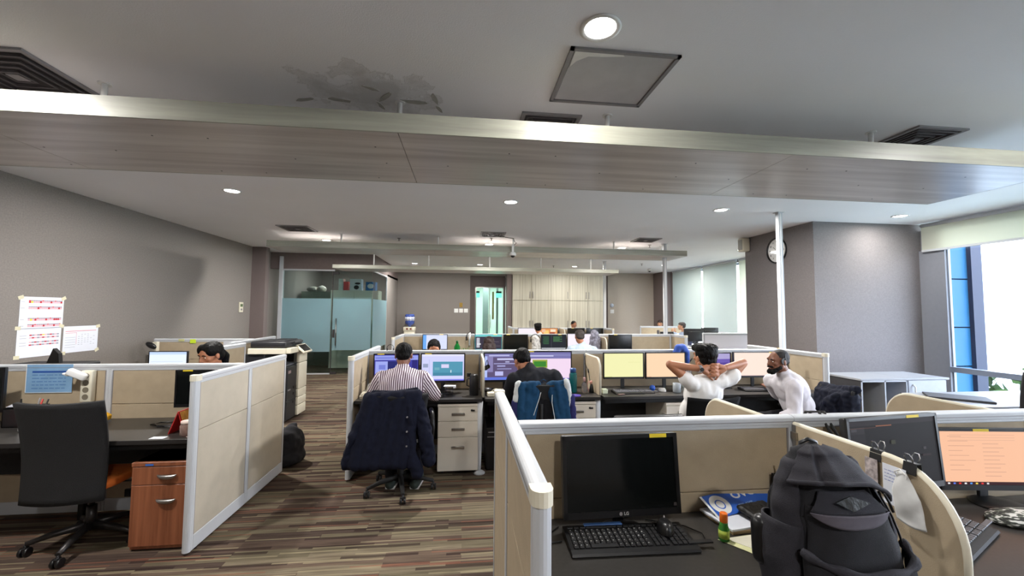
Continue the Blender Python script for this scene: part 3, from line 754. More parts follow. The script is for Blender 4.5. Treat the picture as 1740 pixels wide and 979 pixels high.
# contents
r = thing('metal_cabinet', 'grey green metal cabinet inside the glass room at the left', 'cabinet', (-4.75, 12.6, 0))
MB().box((0, 0, 0), (0.85, 0.5, 2.15)).build('body', mat('grey_green_metal', srgb(112, 120, 106), 0.6, noise_amt=0.05), r)
MB().box((0.86, -0.02, 1.4), (0.885, 0.5, 2.13)).box((0.86, -0.02, 2.1), (1.25, 0.5, 2.13)).box((1.23, -0.02, 1.4), (1.25, 0.5, 2.13)).build('side_shelf', M_cream, r)
MB().box((0.02, -0.012, 0.05), (0.42, 0, 2.1), bev=0.003).box((0.44, -0.012, 0.05), (0.83, 0, 2.1), bev=0.003).build('door', mat('grey_green_metal', (0,0,0,1)), r)
r = thing('storage_bundle', 'crumpled grey bundle lying on the metal cabinet in the glass room', 'bundle', (-4.4, 12.8, 2.15))
fuse('bag', [('e', (-0.1, 0, 0.07), (0.17, 0.14, 0.08)), ('e', (0.15, 0.02, 0.08), (0.12, 0.12, 0.1))], 0.02, mat('grey_cloth_bag', srgb(140, 138, 130), 0.8, noise_amt=0.2), r, wr=(0.01, 12, 1))
r = thing('wall_cabinet', 'cream double door cabinet behind the glass door carrying boxes', 'cabinet', (-3.75, 12.0, 0))
MB().box((0, 0.02, 0), (1.3, 0.5, 2.17)).build('body', M_cream, r)
for k, (a_, b_) in enumerate([(0.01, 0.64), (0.66, 1.29)]):
    MB().box((a_, 0, 0.05), (b_, 0.02, 1.9), bev=0.003).build('door', M_cream, r)
    MB().box((a_, 0, 1.92), (b_, 0.02, 2.14), bev=0.003).build('drawer', M_cream, r)
def boxthing(name, label, x, y, z, w, d, h, m, art=None, rz=0):
    r = thing(name, label, 'box', (x, y, z), rz)
    MB().box((-w/2, -d/2, 0), (w/2, d/2, h), bev=0.003).build('carton', m, r)
    if art: art(r, w, d, h)
    return r
M_red = mat('red_card', srgb(190, 40, 40), 0.5, noise_amt=0.05)
M_blue = mat('blue_card', srgb(40, 120, 190), 0.5, noise_amt=0.08, noise_scale=30)
boxthing('file_box', 'pale upright file box beside the red box on the cream cabinet', -3.50, 12.2, 2.17, 0.12, 0.25, 0.33, mat('pale_green_card', srgb(205, 212, 200), 0.7, noise_amt=0.1))
boxthing('storage_box', 'small red box on the cream cabinet in the glass room', -3.36, 12.2, 2.17, 0.13, 0.25, 0.25, M_red)
def art1(r, w, d, h):
    MB().ell((0.06, -d/2-0.001, 0.2), (0.08, 0.004, 0.03)).ell((0.03, -d/2-0.001, 0.09), (0.07, 0.004, 0.06)).build('printed_picture', M_black, r)
boxthing('gadget_box', 'white carton with black printed pictures on the cream cabinet', -3.10, 12.2, 2.17, 0.31, 0.25, 0.33, M_white, art1)
def art2(r, w, d, h):
    MB().ell((0, -d/2-0.001, 0.13), (0.09, 0.004, 0.07)).build('printed_picture', M_white, r)
boxthing('toner_box', 'blue carton with a white round print on the cream cabinet', -2.68, 12.2, 2.17, 0.27, 0.25, 0.25, M_blue, art2)
# ------------------------------------------------------------------ cubicle partitions, desks
G_PART = 'cubicle partitions'
def partition(p0, p1, label, h=1.17, t=0.05, secs=1, seam=0.86, cap0=False, cap1=False, fabric=None, base=0.0, post0=True, post1=True):
    p0 = Vector((p0[0], p0[1], 0)); p1 = Vector((p1[0], p1[1], 0)); d = p1-p0; L_ = d.length
    r = thing('cubicle_partition', label, 'partition', (p0.x, p0.y, base), math.atan2(d.y, d.x), G_PART)
    fab = fabric or M_panel
    w = L_/secs
    for i in range(secs):
        a_, b_ = i*w, (i+1)*w
        for (z0, z1) in ((0.115, seam-0.0015), (seam+0.0015, h-0.05)):
            MB().box((a_+0.028, -t/2+0.004, z0), (b_-0.028, t/2-0.004, z1), bev=0.003).build('fabric_panel', fab, r)
        f = MB()
        f.box((a_+(0.0 if i else 0.0), -t/2, 0.02), (a_+0.022, t/2, h-0.036), bev=0.003); f.box((b_-0.022, -t/2, 0.02), (b_, t/2, h-0.036), bev=0.003)
        f.box((a_+0.022, -t/2, 0.02), (b_-0.022, t/2, 0.115), bev=0.003)
        f.box((a_+0.022, -t/2, h-0.052), (b_-0.022, t/2, h-0.036), bev=0.003)
        f.build('frame', M_alu, r)
        MB().box((a_+0.022, -t/2+0.003, 0.112), (a_+0.03, t/2-0.003, h-0.052)).box((b_-0.03, -t/2+0.003, 0.112), (b_-0.022, t/2-0.003, h-0.052)).build('gasket', M_grey_al, r)
    n = 8
    prof = [(-t/2-0.002, h-0.036), (-t/2-0.002, h-0.010)] + [(-(t/2+0.002)*math.cos(k*PI/n), h-0.010+0.010*math.sin(k*PI/n)) for k in range(1, n)] + [(t/2+0.002, h-0.010), (t/2+0.002, h-0.036)]
    MB().prism(prof, 'X', 0, L_).build('top_rail', M_alu, r)
    MB().box((0, -t/2-0.0035, h-0.026), (L_, -t/2-0.001, h-0.023)).box((0, t/2+0.001, h-0.026), (L_, t/2+0.0035, h-0.023)).build('rail_groove', M_grey_al, r)
    for c, x in ((cap0, 0.0), (cap1, L_)):
        if c:
            s = -1 if x == 0 else 1
            pts = [(x-s*0.03, -t/2-0.004), (x, -t/2-0.004)] + [(x+s*(t/2+0.004)*math.sin(k*PI/8), -(t/2+0.004)*math.cos(k*PI/8)) for k in range(1, 8)] + [(x, t/2+0.004), (x-s*0.03, t/2+0.004)]
            MB().prism(pts, 'Z', h-0.036, h+0.003).build('end_cap', M_cream, r)
            pts = [(x, -t/2)] + [(x+s*(t/2)*math.sin(k*PI/8), -(t/2)*math.cos(k*PI/8)) for k in range(1, 8)] + [(x, t/2)]
            MB().prism(pts, 'Z', 0.02, h-0.036).build('end_post', M_alu, r)
    MB().cyl((0.08, 0, 0), (0.08, 0, 0.02), 0.015, n=10).cyl((L_-0.08, 0, 0), (L_-0.08, 0, 0.02), 0.015, n=10).build('levelling_foot', M_black, r)
    return r
def divider(x, y0, y1, z0, z1, label, rad=0.16, t=0.022, clip=True):
    """short rounded desk screen, standing on the desk, from the partition y0 towards y1"""
    r = thing('desk_divider', label, 'divider', (x, y0, z0), 0, 'rounded desk dividers')
    D = y1-y0; H = z1-z0; s = 1 if D > 0 else -1
    pts = [(0, 0), (D, 0)]
    for k in range(0, 11):
        a_ = PI/2*k/10
        pts.append((D-s*rad+s*rad*math.cos(a_), H-rad*1.1+rad*1.1*math.sin(a_)))
    pts.append((0, H))
    MB().prism(pts, 'X', -t/2, t/2).build('fabric_panel', M_panel, r)
    path = [(0, p[0], p[1]) for p in pts[1:]]
    MB().tube(path, t*0.52, n=8).build('edge_trim', M_cream, r)
    if clip: MB().box((-0.02, -0.0 if s > 0 else -0.03, H-0.06), (0.02, 0.03 if s > 0 else 0, H-0.03)).box((-0.012, -0.0 if s > 0 else -0.02, 0), (0.012, 0.02 if s > 0 else 0, H)).build('mounting_bracket', M_chrome, r)
    return r
def desk(x0, x1, y0, y1, z, label, legs=(), m=None, modesty=None, t=0.028):
    r = thing('desk', label, 'desk', (x0, y0, 0))
    W = x1-x0; D = y1-y0
    MB().box((0.002, 0.002, z-t), (W-0.002, D-0.002, z), bev=0.002).build('desktop', m or M_desk, r)
    MB().box((0, 0, z-t), (W, 0.003, z-0.001)).box((0, D-0.003, z-t), (W, D, z-0.001)).box((0, 0, z-t), (0.003, D, z-0.001)).box((W-0.003, 0, z-t), (W, D, z-0.001)).build('edge_band', M_desk_edge, r)
    if modesty: MB().box((0.02, D-0.06, modesty), (W-0.02, D-0.045, z-t)).build('modesty_panel', M_blackm, r)
    MB().box((0.03, 0.06, z-t-0.05), (W-0.03, 0.09, z-t)).box((0.03, D-0.12, z-t-0.05), (W-0.03, D-0.09, z-t)).build('support_rail', M_blackm, r)
    for (lx, ly, kind) in legs:
        lg = MB()
        if kind == 'round':
            lg.lathe([(0.012, 0.03), (0.016, 0.05), (0.025, 0.35), (0.03, z-t-0.001)], c=(lx-x0, ly-y0, 0), n=18)
            o = lg.build('leg', M_alu, r)
            MB().lathe([(0.055, 0.0), (0.058, 0.01), (0.035, 0.026), (0.012, 0.032)], c=(lx-x0, ly-y0, 0), n=24).build('foot', M_alu, o)
        else:
            lg.box((lx-x0-0.02, ly-y0-0.02, 0), (lx-x0+0.02, ly-y0+0.02, z-t), bev=0.003); lg.build('leg', M_blackm, r)
    return r
def key_grid(mb, x0, y0, w, d, z, cols, rows, mi=0, kh=0.006, gap=0.0035):
    kw = w/cols; kd = d/rows
    for j in range(rows):
        for i in range(cols):
            if j == 0 and 3 <= i <= 7:
                if i == 3: mb.box((x0+3*kw+gap/2, y0+gap/2, z), (x0+8*kw-gap/2, y0+kd-gap/2, z+kh), mi, bev=0.0015)
                continue
            mb.box((x0+i*kw+gap/2, y0+j*kd+gap/2, z), (x0+(i+1)*kw-gap/2, y0+(j+1)*kd-gap/2, z+kh), mi, bev=0.0015)
M_key = mat('keycap_black', srgb(30, 30, 32), 0.4, noise_amt=0.05)
M_leg = mat('keycap_legend', srgb(190, 190, 190), 0.6)
M_keyl = mat('keycap_grey', srgb(84, 84, 90), 0.5, noise_amt=0.08)
def keyboard(loc, rz, label, w=0.44, d=0.145, near=False, body=None, keys=None):
    r = thing('keyboard', label, 'keyboard', loc, rz, 'computer keyboards')
    prof = [(-d/2, 0.0), (-d/2-0.006, 0.006), (-d/2, 0.013), (-d/2+0.02, 0.016), (d/2, 0.026), (d/2+0.003, 0.02), (d/2, 0.0)]
    MB().prism(prof, 'X', -w/2, w/2).build('case', body or M_black, r)
    k = MB(); sl = 0.010/(d-0.02)
    def blk(x0, wd, cols, rows, y0, dd):
        m_ = MB(); key_grid(m_, 0, 0, wd, dd, 0, cols, rows)
        for v in m_.v: v.z += 0.016+(v.y+y0+d/2-0.02)*sl; v.x += x0; v.y += y0
        k.add(m_.v, m_.f)
    blk(-w/2+0.012, w*0.62, 14, 5, -d/2+0.022, d*0.66); blk(-w/2+0.012+w*0.64, w*0.12, 3, 5, -d/2+0.022, d*0.66); blk(-w/2+0.012+w*0.78, w*0.165, 4, 5, -d/2+0.022, d*0.66)
    blk(-w/2+0.012, w*0.93, 18, 1, d/2-0.028, 0.016)
    kk = k.build('keys', keys or M_key, r); kk['kind'] = 'stuff'
    if near:
        l = MB()
        for j in range(5):
            for i in range(14):
                if j == 0 and 3 <= i <= 7: continue
                cx = -w/2+0.012+(i+0.42)*w*0.62/14; cy = -d/2+0.022+(j+0.6)*d*0.66/5; z = 0.0222+(cy+d/2-0.02)*sl
                l.box((cx-0.0016, cy-0.002, z), (cx+0.0016, cy+0.002, z+0.0006))
        l.build('key_legends', M_leg, kk)['kind'] = 'stuff'
    return r
def mouse(loc, rz, label, m=None, s=1.0):
    r = thing('computer_mouse', label, 'mouse', loc, rz, 'computer mice')
    mb = MB()
    def f(u, v):
        a_ = 2*PI*u; ph = PI/2*v
        rr = math.cos(ph)**0.6 if v < 1 else 0
        y = 0.058*s*math.sin(a_)*rr; x = 0.032*s*math.cos(a_)*rr*(1-0.12*math.sin(a_)); z = 0.036*s*math.sin(ph)*(1-0.25*math.sin(a_)*rr)
        return Vector((x, y, z))
    mb.grid(f, 24, 8); mb.cyl((0, 0, 0.0), (0, 0, 0.001), 0.02*s, n=12)
    mb.build('shell', m or M_black, r)
    MB().cyl((-0.003*s, 0.03*s, 0.028*s), (0.003*s, 0.03*s, 0.028*s), 0.009*s, n=12).build('scroll_wheel', M_grey_al, r)
    return r

# monitors: screen content is a list of (x0, z0, x1, z1, colour) in 0..1 of the screen
ECOL = {}
def ecol(c, s=1.0):
    k = (c, s)
    if k not in ECOL: ECOL[k] = emit('screen_%d_%d_%d_%d' % (c[0], c[1], c[2], int(s*10)), srgb(*c), s)
    return ECOL[k]
def monitor(loc, rz, label, content=None, w=0.52, h=0.31, stand=True, tilt=0.0, z_mid=None, sticker=0.8, bez=0.012, logo=False, gloss=True, s=1.0, chin=0.018, frame_m=None, st_x=0.06):
    """loc: on the desk. content None = switched off"""
    r = thing('computer_monitor', label, 'monitor', loc, rz, 'desktop monitors')
    zc = z_mid if z_mid else 0.28
    z0 = zc-h/2; z1 = zc+h/2
    R = Euler((tilt, 0, 0)).to_matrix(); pv = Vector((0, 0, zc))
    def T(mb):
        for v in mb.v: v[:] = R @ (v-pv) + pv
        return mb
    fm = frame_m or M_black
    T(MB().box((-w/2, 0.002, z0), (w/2, 0.03, z1), bev=0.006, seg=2).box((-w*.32, 0.03, z0+h*.15), (w*.32, 0.055, z1-h*.2), bev=0.015, seg=2)).build('casing', fm, r)
    fr = MB(); fr.box((-w/2, -0.004, z1-bez), (w/2, 0.004, z1)).box((-w/2, -0.004, z0), (w/2, 0.004, z0+chin+bez*.4)).box((-w/2, -0.004, z0), (-w/2+bez, 0.004, z1)).box((w/2-bez, -0.004, z0), (w/2, 0.004, z1))
    T(fr).build('bezel', fm, r)
    sx0, sx1, sz0, sz1 = -w/2+bez, w/2-bez, z0+chin+bez*.4, z1-bez
    if content is None:
        T(MB().box((sx0, 0.0, sz0), (sx1, 0.002, sz1))).build('screen', M_screen_off, r)
    else:
        mb = MB(); ms = []
        for i, (a_, b_, c_, d_, col) in enumerate(content):
            m_ = ecol(col, s*0.62)
            if m_ not in ms: ms.append(m_)
            y = -0.0004*min(i, 7) if i else 0.0
            X0 = sx0+(sx1-sx0)*a_; X1 = sx0+(sx1-sx0)*c_; Z0 = sz0+(sz1-sz0)*b_; Z1 = sz0+(sz1-sz0)*d_
            if i == 0: mb.box((X0, 0.0, Z0), (X1, 0.002, Z1), ms.index(m_))
            else: mb.add([(X0, y, Z0), (X1, y, Z0), (X1, y, Z1), (X0, y, Z1)], [(0, 1, 2, 3)], ms.index(m_))
        T(mb).build('screen', ms, r, fix=False)
    if sticker:
        x = -w/2+w*sticker
        T(MB().box((x-0.035, -0.0052, z1-bez), (x+0.035, -0.0042, z1-0.001))).build('asset_sticker', M_yel, r)
    if logo:
        T(MB().cyl((-0.012, -0.0045, z0+0.012), (-0.012, -0.006, z0+0.012), 0.0065, n=20)).build('brand_mark', M_grey_al, r)
        tm = text_mesh('brand_letters', 'LG', 0.016, mat('logo_grey', srgb(190, 190, 190), 0.5), r, (0.010, -0.0055, z0+0.012), (PI/2, 0, 0), ext=0.0006, bold=0.0003)
        for v in tm.data.vertices: v.co = R @ (v.co-pv) + pv
        T(MB().box((w/2-0.03, -0.0046, z0+0.03), (w/2-0.018, -0.004, z0+0.042))).build('rating_sticker', M_grille, r)
    if stand:
        st = MB().box((-0.022, 0.035, 0.01), (0.022, 0.05, zc), bev=0.004).box((-0.03, 0.03, zc-0.05), (0.03, 0.05, zc+0.05), bev=0.006)
        st.build('stand_neck', fm, r)
        MB().lathe([(0.0005, 0.0), (0.1, 0.0), (0.102, 0.005), (0.09, 0.011), (0.03, 0.014), (0.0005, 0.014)], c=(0, -0.03, 0), n=32).box((-0.03, -0.03, 0.003), (0.03, 0.05, 0.012)).build('stand_base', fm, r)
    return r

# ------------------------------------------------------------------ office chairs
def caster(mb, x, y):
    mb.cyl((x-0.024, y, 0.028), (x-0.006, y, 0.028), 0.028, n=16); mb.cyl((x+0.006, y, 0.028), (x+0.024, y, 0.028), 0.028, n=16)
    mb.cyl((x, y, 0.03), (x, y, 0.075), 0.009, n=8); mb.box((x-0.012, y-0.02, 0.03), (x+0.012, y+0.02, 0.06), bev=0.005)
def chair(loc, rz, label, z_top=1.0, z_bot=0.45, bw=0.46, back_y=-0.24, seat_m=None, back_m=None, arms=True, base_rot=0.1, base_m=None, group='office swivel chairs', headrest=False, taper=0.85, tilt=0.12, sw=0.48, seat_z=0.47, support=True):
    r = thing('office_chair', label, 'chair', loc, rz, group)
    bm_ = base_m or M_blackm
    for k in range(5):
        a_ = -PI/2+base_rot+k*2*PI/5
        ex, ey = 0.30*math.cos(a_), 0.30*math.sin(a_)
        lg = MB().tube([(0.03*math.cos(a_), 0.03*math.sin(a_), 0.12), (ex*.6, ey*.6, 0.105), (ex, ey, 0.078)], [0.026, 0.021, 0.015], n=8).build('base_leg', bm_, r)
        c = MB(); caster(c, ex, ey); c.build('caster', M_black, lg)
    MB().cyl((0, 0, 0.09), (0, 0, 0.25), 0.032, 0.028, n=16).build('base_hub', bm_, r)
    MB().cyl((0, 0, 0.24), (0, 0, seat_z-0.07), 0.016, n=14).build('gas_lift', M_chrome, r)
    MB().box((-0.1, -0.13, seat_z-0.09), (0.1, 0.1, seat_z-0.055), bev=0.01).tube([(0.1, 0.0, seat_z-0.07), (0.24, 0.03, seat_z-0.075)], 0.006, n=6).build('tilt_mechanism', M_blackm, r)
    def seatf(u, v):
        x = (u-0.5)*2; y = (v-0.5)*2
        k = (1-0.18*y*y*y*y)*(1 if abs(x) < 1 else 1)
        kk = (1-0.12*x**4)
        return Vector((x*sw/2*k, y*0.235*kk, seat_z+0.012*math.cos(x*1.5)*math.cos(y*1.5)-0.025*max(0, y)**3))
    sm = MB().grid(seatf, 14, 14)
    o = sm.build('seat', seat_m or M_mesh, r, solid=0.055)
    bvm = o.modifiers.new('b', 'BEVEL'); bvm.width = 0.015; bvm.segments = 2; bvm.limit_method = 'ANGLE'
    H = z_top-z_bot
    def backf(u, v):
        x = (u-0.5)*2; z = z_bot+v*H
        wdt = bw/2*(taper+(1-taper)*v)
        lum = 0.035*math.sin(PI*v)
        return Vector((x*wdt, back_y+0.05*x*x+lum-math.tan(tilt)*v*H-0.02, z+0.012*(1-x*x)*(-1 if v > 0.95 else 0)))
    o = MB().grid(backf, 14, 16).build('backrest', back_m or M_mesh, r, solid=0.022)
    zz = [backf(0.5, v) for v in (0, .35, .6)]
    if support: MB().tube([(0, 0.0, seat_z-0.08), (0, back_y*0.75, seat_z-0.08), (0, back_y-0.06, seat_z+0.0), tuple(zz[1]+Vector((0, -0.035, 0))), tuple(zz[2]+Vector((0, -0.03, 0)))], 0.016, n=8).build('back_support', M_blackm, r)
    if arms:
        for s in (-1, 1):
            x = s*(sw/2+0.035)
            MB().tube([(s*sw*.35, -0.02, seat_z-0.06), (x, -0.03, seat_z-0.05), (x+s*0.01, -0.06, seat_z+0.08), (x, -0.02, seat_z+0.19), (x-s*.01, 0.14, seat_z+0.2), (x-s*.01, 0.19, seat_z+0.17)], [0.014, 0.016, 0.016, 0.021, 0.022, 0.014], n=10).build('armrest', M_black, r)
    if headrest:
        def hf(u, v):
            x = (u-.5)*2
            return Vector((x*0.15, back_y-math.tan(tilt)*H-0.03+0.03*x*x, z_top+0.07+v*0.13))
        MB().grid(hf, 10, 4).build('headrest', back_m or M_mesh, r, solid=0.03)
        MB().tube([(0, back_y-math.tan(tilt)*H-0.05, z_top-0.03), (0, back_y-math.tan(tilt)*H-0.06, z_top+0.1)], 0.014, n=8).build('headrest_post', M_black, r)
    return r

def pedestal(x0, y0, w, d, h, label, drawers, m=M_ped, handle='bar', base=0.045, lock=None, rz=0.0, name='drawer_pedestal'):
    r = thing(name, label, 'drawer unit', (x0, y0, 0), rz, 'under-desk drawer units')
    MB().box((0, 0.018, base), (w, d, h), bev=0.002).build('carcass', m, r)
    MB().box((0.01, 0.03, base-0.02), (w-0.01, d-0.01, base)).build('plinth', M_black, r)
    for cx in (0.05, w-0.05):
        for cy in (0.07, d-0.05):
            MB().cyl((cx-0.01, cy, 0.0145), (cx+0.01, cy, 0.0145), 0.0145, n=12).build('caster', M_black, r)
    z = h-0.03
    for i, dh in enumerate(drawers):
        dr = MB().box((0.003, 0.0, z-dh+0.002), (w-0.003, 0.018, z-0.002), bev=0.002).build('drawer', m, r)
        hz = z-(dh/2 if dh < 0.2 else 0.1)
        if handle == 'bar':
            hb = MB().box((w*.34, -0.012, hz-0.012), (w*.66, -0.0, hz+0.012), bev=0.004, seg=2)
            hb.box((w*.355, -0.0135, hz-0.007), (w*.645, -0.012, hz+0.004))
            hb.build('handle', M_chrome, dr)
        else:
            hc = w*0.62; hw = 0.062; pts = []
            mb = MB()
            def f(u, v):
                x = (u-.5)*2; a_ = PI*v
                rr = 0.019*(1-x*x)**0.5+0.0005
                return Vector((hc+x*hw, -0.002-rr*1.1*math.sin(a_)*0.9-0.004, hz+0.008-(rr*1.2)*(1-math.cos(a_))*0.7))
            mb.grid(f, 16, 6); mb.build('handle', M_chrome, dr, solid=0.003)
        if i == 0 and lock: 
            MB().cyl((w*lock, -0.003, z-dh*.25), (w*lock, 0, z-dh*.25), 0.011, n=14).box((w*lock-0.004, -0.02, z-dh*.25-0.006), (w*lock+0.03, -0.005, z-dh*.25+0.008), bev=0.003).build('lock', M_black, dr)
        z -= dh
    MB().box((-0.002, -0.002, h-0.028), (w+0.002, d, h), bev=0.003).build('top_board', M_ped if m is M_ped else m, r)
    return r

def headset(loc, rz, label, s=1.0, m=M_black, mic=True, parent=None, tiltx=0.0):
    if parent is None:
        r = thing('headset', label, 'headset', loc, rz, 'hanging headsets'); r.rotation_euler = (tiltx, 0, rz)
    else:
        r = bpy.data.objects.new('headset', None); COL.objects.link(r); r.parent = parent; r.location = loc; r.rotation_euler = (tiltx, 0, rz)
    pts = [(0.08*s*math.cos(t), 0, 0.09*s*math.sin(t)) for t in [PI*k/14 for k in range(15)]]
    MB().tube(pts, 0.006*s, n=6).build('headband', m, r)
    for sx in (-1, 1):
        MB().cyl((sx*0.08*s, 0, -0.01*s), (sx*0.062*s, 0, -0.01*s), 0.033*s, 0.03*s, n=18).build('ear_pad', m, r)
    if mic: MB().tube([(0.08*s, 0, -0.01*s), (0.075*s, 0.05*s, -0.05*s), (0.055*s, 0.09*s, -0.07*s), (0.03*s, 0.1*s, -0.072*s)], [0.004*s, 0.003*s, 0.003*s, 0.008*s], n=6).build('microphone', m, r)
    return r
# ------------------------------------------------------------------ people
def axes(zdir, xdir):
    z = Vector(zdir).normalized(); x = Vector(xdir); x = (x-z*x.dot(z)).normalized(); y = z.cross(x)
    return Matrix((x, y, z)).transposed()
def V(*a): return Vector(a)

def head_prims(c, R, s=1.0, chin=True):
    """c: centre between the ears, R: columns right, forward, up"""
    c = Vector(c); P = lambda x, y, z: c + R @ Vector((x*s, y*s, z*s)); eu = R.to_euler()
    E_ = lambda x, y, z, rx, ry, rz: ('e', P(x, y, z), (rx*s, ry*s, rz*s), eu)
    C_ = lambda a_, b_, r0, r1: ('c', P(*a_), P(*b_), r0*s, r1*s)
    p = [E_(0, -0.012, 0.032, 0.074, 0.092, 0.082), E_(0, 0.03, 0.01, 0.066, 0.062, 0.08), E_(0, 0.035, -0.045, 0.056, 0.055, 0.06),
         E_(0, 0.062, -0.088, 0.026, 0.022, 0.02), C_((-0.05, 0.0, -0.05), (-0.015, 0.06, -0.088), 0.018, 0.018), C_((0.05, 0.0, -0.05), (0.015, 0.06, -0.088), 0.018, 0.018),
         C_((0, 0.085, 0.018), (0, 0.108, -0.022), 0.009, 0.013), C_((-0.012, 0.098, -0.026), (0.012, 0.098, -0.026), 0.009, 0.009),
         C_((-0.045, 0.074, 0.03), (0.045, 0.074, 0.03), 0.013, 0.013), C_((-0.02, 0.088, -0.052), (0.02, 0.088, -0.052), 0.0075, 0.0075), C_((-0.017, 0.086, -0.062), (0.017, 0.086, -0.062), 0.008, 0.008),
         E_(-0.042, 0.062, -0.012, 0.022, 0.02, 0.02), E_(0.042, 0.062, -0.012, 0.022, 0.02, 0.02),
         E_(-0.078, -0.008, -0.006, 0.009, 0.019, 0.031), E_(0.078, -0.008, -0.006, 0.009, 0.019, 0.031)]
    return p
def face_parts(o, c, R, s=1.0, beard=None, brow=None):
    c = Vector(c); P = lambda x, y, z: c + R @ Vector((x*s, y*s, z*s)); eu = R.to_euler()
    wm = mat('eye_white', srgb(225, 220, 215), 0.3); im = mat('dark_iris', srgb(30, 20, 16), 0.2); bm_ = brow or M_hair
    lm = mat('lip_colour', srgb(140, 82, 72), 0.5)
    for sx in (-1, 1):
        e = MB().ell(P(sx*0.031, 0.0805, 0.008), (0.011*s, 0.0065*s, 0.0045*s), eu).build('eye', wm, o)
        MB().ell(P(sx*0.031, 0.0858, 0.008), (0.0045*s, 0.003*s, 0.0042*s), eu).build('iris', im, e)
        MB().tube([P(sx*0.014, 0.091, 0.026), P(sx*0.03, 0.092, 0.031), P(sx*0.048, 0.082, 0.026)], [0.003*s, 0.0045*s, 0.002*s], n=6).build('eyebrow', bm_, o)
    MB().tube([P(-0.024, 0.088, -0.056), P(0, 0.0965, -0.057), P(0.024, 0.088, -0.056)], [0.003*s, 0.0055*s, 0.003*s], n=8).build('lips', lm, o)
def hair_prims(c, R, s, style):
    c = Vector(c); P = lambda x, y, z: c + R @ Vector((x*s, y*s, z*s)); eu = R.to_euler()
    E_ = lambda x, y, z, rx, ry, rz: ('e', P(x, y, z), (rx*s, ry*s, rz*s), eu)
    C_ = lambda a_, b_, r0, r1: ('c', P(*a_), P(*b_), r0*s, r1*s)
    if style == 'short':
        return [E_(0, -0.024, 0.044, 0.08, 0.09, 0.08), E_(0, -0.05, 0.0, 0.07, 0.056, 0.055), E_(0, 0.02, 0.07, 0.068, 0.07, 0.05)]
    if style == 'full':
        return [E_(0, -0.026, 0.05, 0.09, 0.1, 0.086), E_(0, -0.05, -0.005, 0.078, 0.062, 0.06), E_(0, 0.03, 0.085, 0.078, 0.075, 0.05), C_((-0.04, 0.08, 0.085), (0.05, 0.09, 0.095), 0.03, 0.026),
                E_(-0.05, -0.02, 0.09, 0.045, 0.07, 0.04), E_(0.045, -0.03, 0.095, 0.045, 0.07, 0.04)]
    if style == 'crop':
        return [E_(0, -0.020, 0.042, 0.0765, 0.0885, 0.0765), E_(0, -0.046, 0.0, 0.066, 0.055, 0.05)]
    if style == 'pony':
        return [E_(0, -0.022, 0.045, 0.085, 0.096, 0.085), E_(0, -0.05, -0.005, 0.08, 0.062, 0.07), E_(-0.055, 0.025, 0.06, 0.03, 0.05, 0.055), E_(0.055, 0.025, 0.06, 0.03, 0.05, 0.055),
                C_((0, -0.1, 0.0), (0.02, -0.14, -0.06), 0.035, 0.04), C_((0.02, -0.14, -0.06), (0.05, -0.12, -0.2), 0.04, 0.03)]
    if style == 'long':
        return [E_(0, -0.022, 0.045, 0.092, 0.1, 0.09), E_(0, -0.05, -0.03, 0.095, 0.07, 0.1), C_((-0.06, -0.05, -0.03), (-0.08, -0.07, -0.24), 0.05, 0.05), C_((0.06, -0.05, -0.03), (0.09, -0.08, -0.26), 0.055, 0.05), C_((0, -0.07, -0.03), (0.01, -0.09, -0.28), 0.06, 0.06)]

def hand_prims(w, d, nrm, side, curl=0.4, s=1.0):
    """w: wrist, d: direction of fingers, nrm: back-of-hand normal, side: +1 when the thumb lies towards d x nrm"""
    w = Vector(w); d = Vector(d).normalized(); nrm = Vector(nrm); nrm = (nrm-d*nrm.dot(d)).normalized(); t = d.cross(nrm)*side
    p = []
    for k in (-1.5, -0.5, 0.5, 1.5):
        p.append(('c', w+d*0.012*s+t*(k*0.012*s), w+d*0.078*s+t*(k*0.019*s), 0.016*s, 0.0125*s))
    L_ = {1.5: 0.068, 0.5: 0.078, -0.5: 0.072, -1.5: 0.056}
    for k, ln in L_.items():
        b = w+d*0.08*s+t*(k*0.0195*s); ang = curl*0.6; q = b
        for j, fr in enumerate((0.45, 0.32, 0.23)):
            dd = (d*math.cos(ang)-nrm*math.sin(ang)); e = q+dd*(ln*fr*s)
            p.append(('c', q, e, (0.0092-0.0012*j)*s, (0.0084-0.0012*j)*s)); q = e; ang += curl
    b = w+d*0.02*s+t*0.026*s; e = b+(d*0.7+t*0.75-nrm*0.15).normalized()*0.04*s; p.append(('c', b, e, 0.014*s, 0.0105*s))
    e2 = e+(d*0.92+t*0.3-nrm*0.25).normalized()*0.032*s; p.append(('c', e, e2, 0.0105*s, 0.0085*s))
    return p

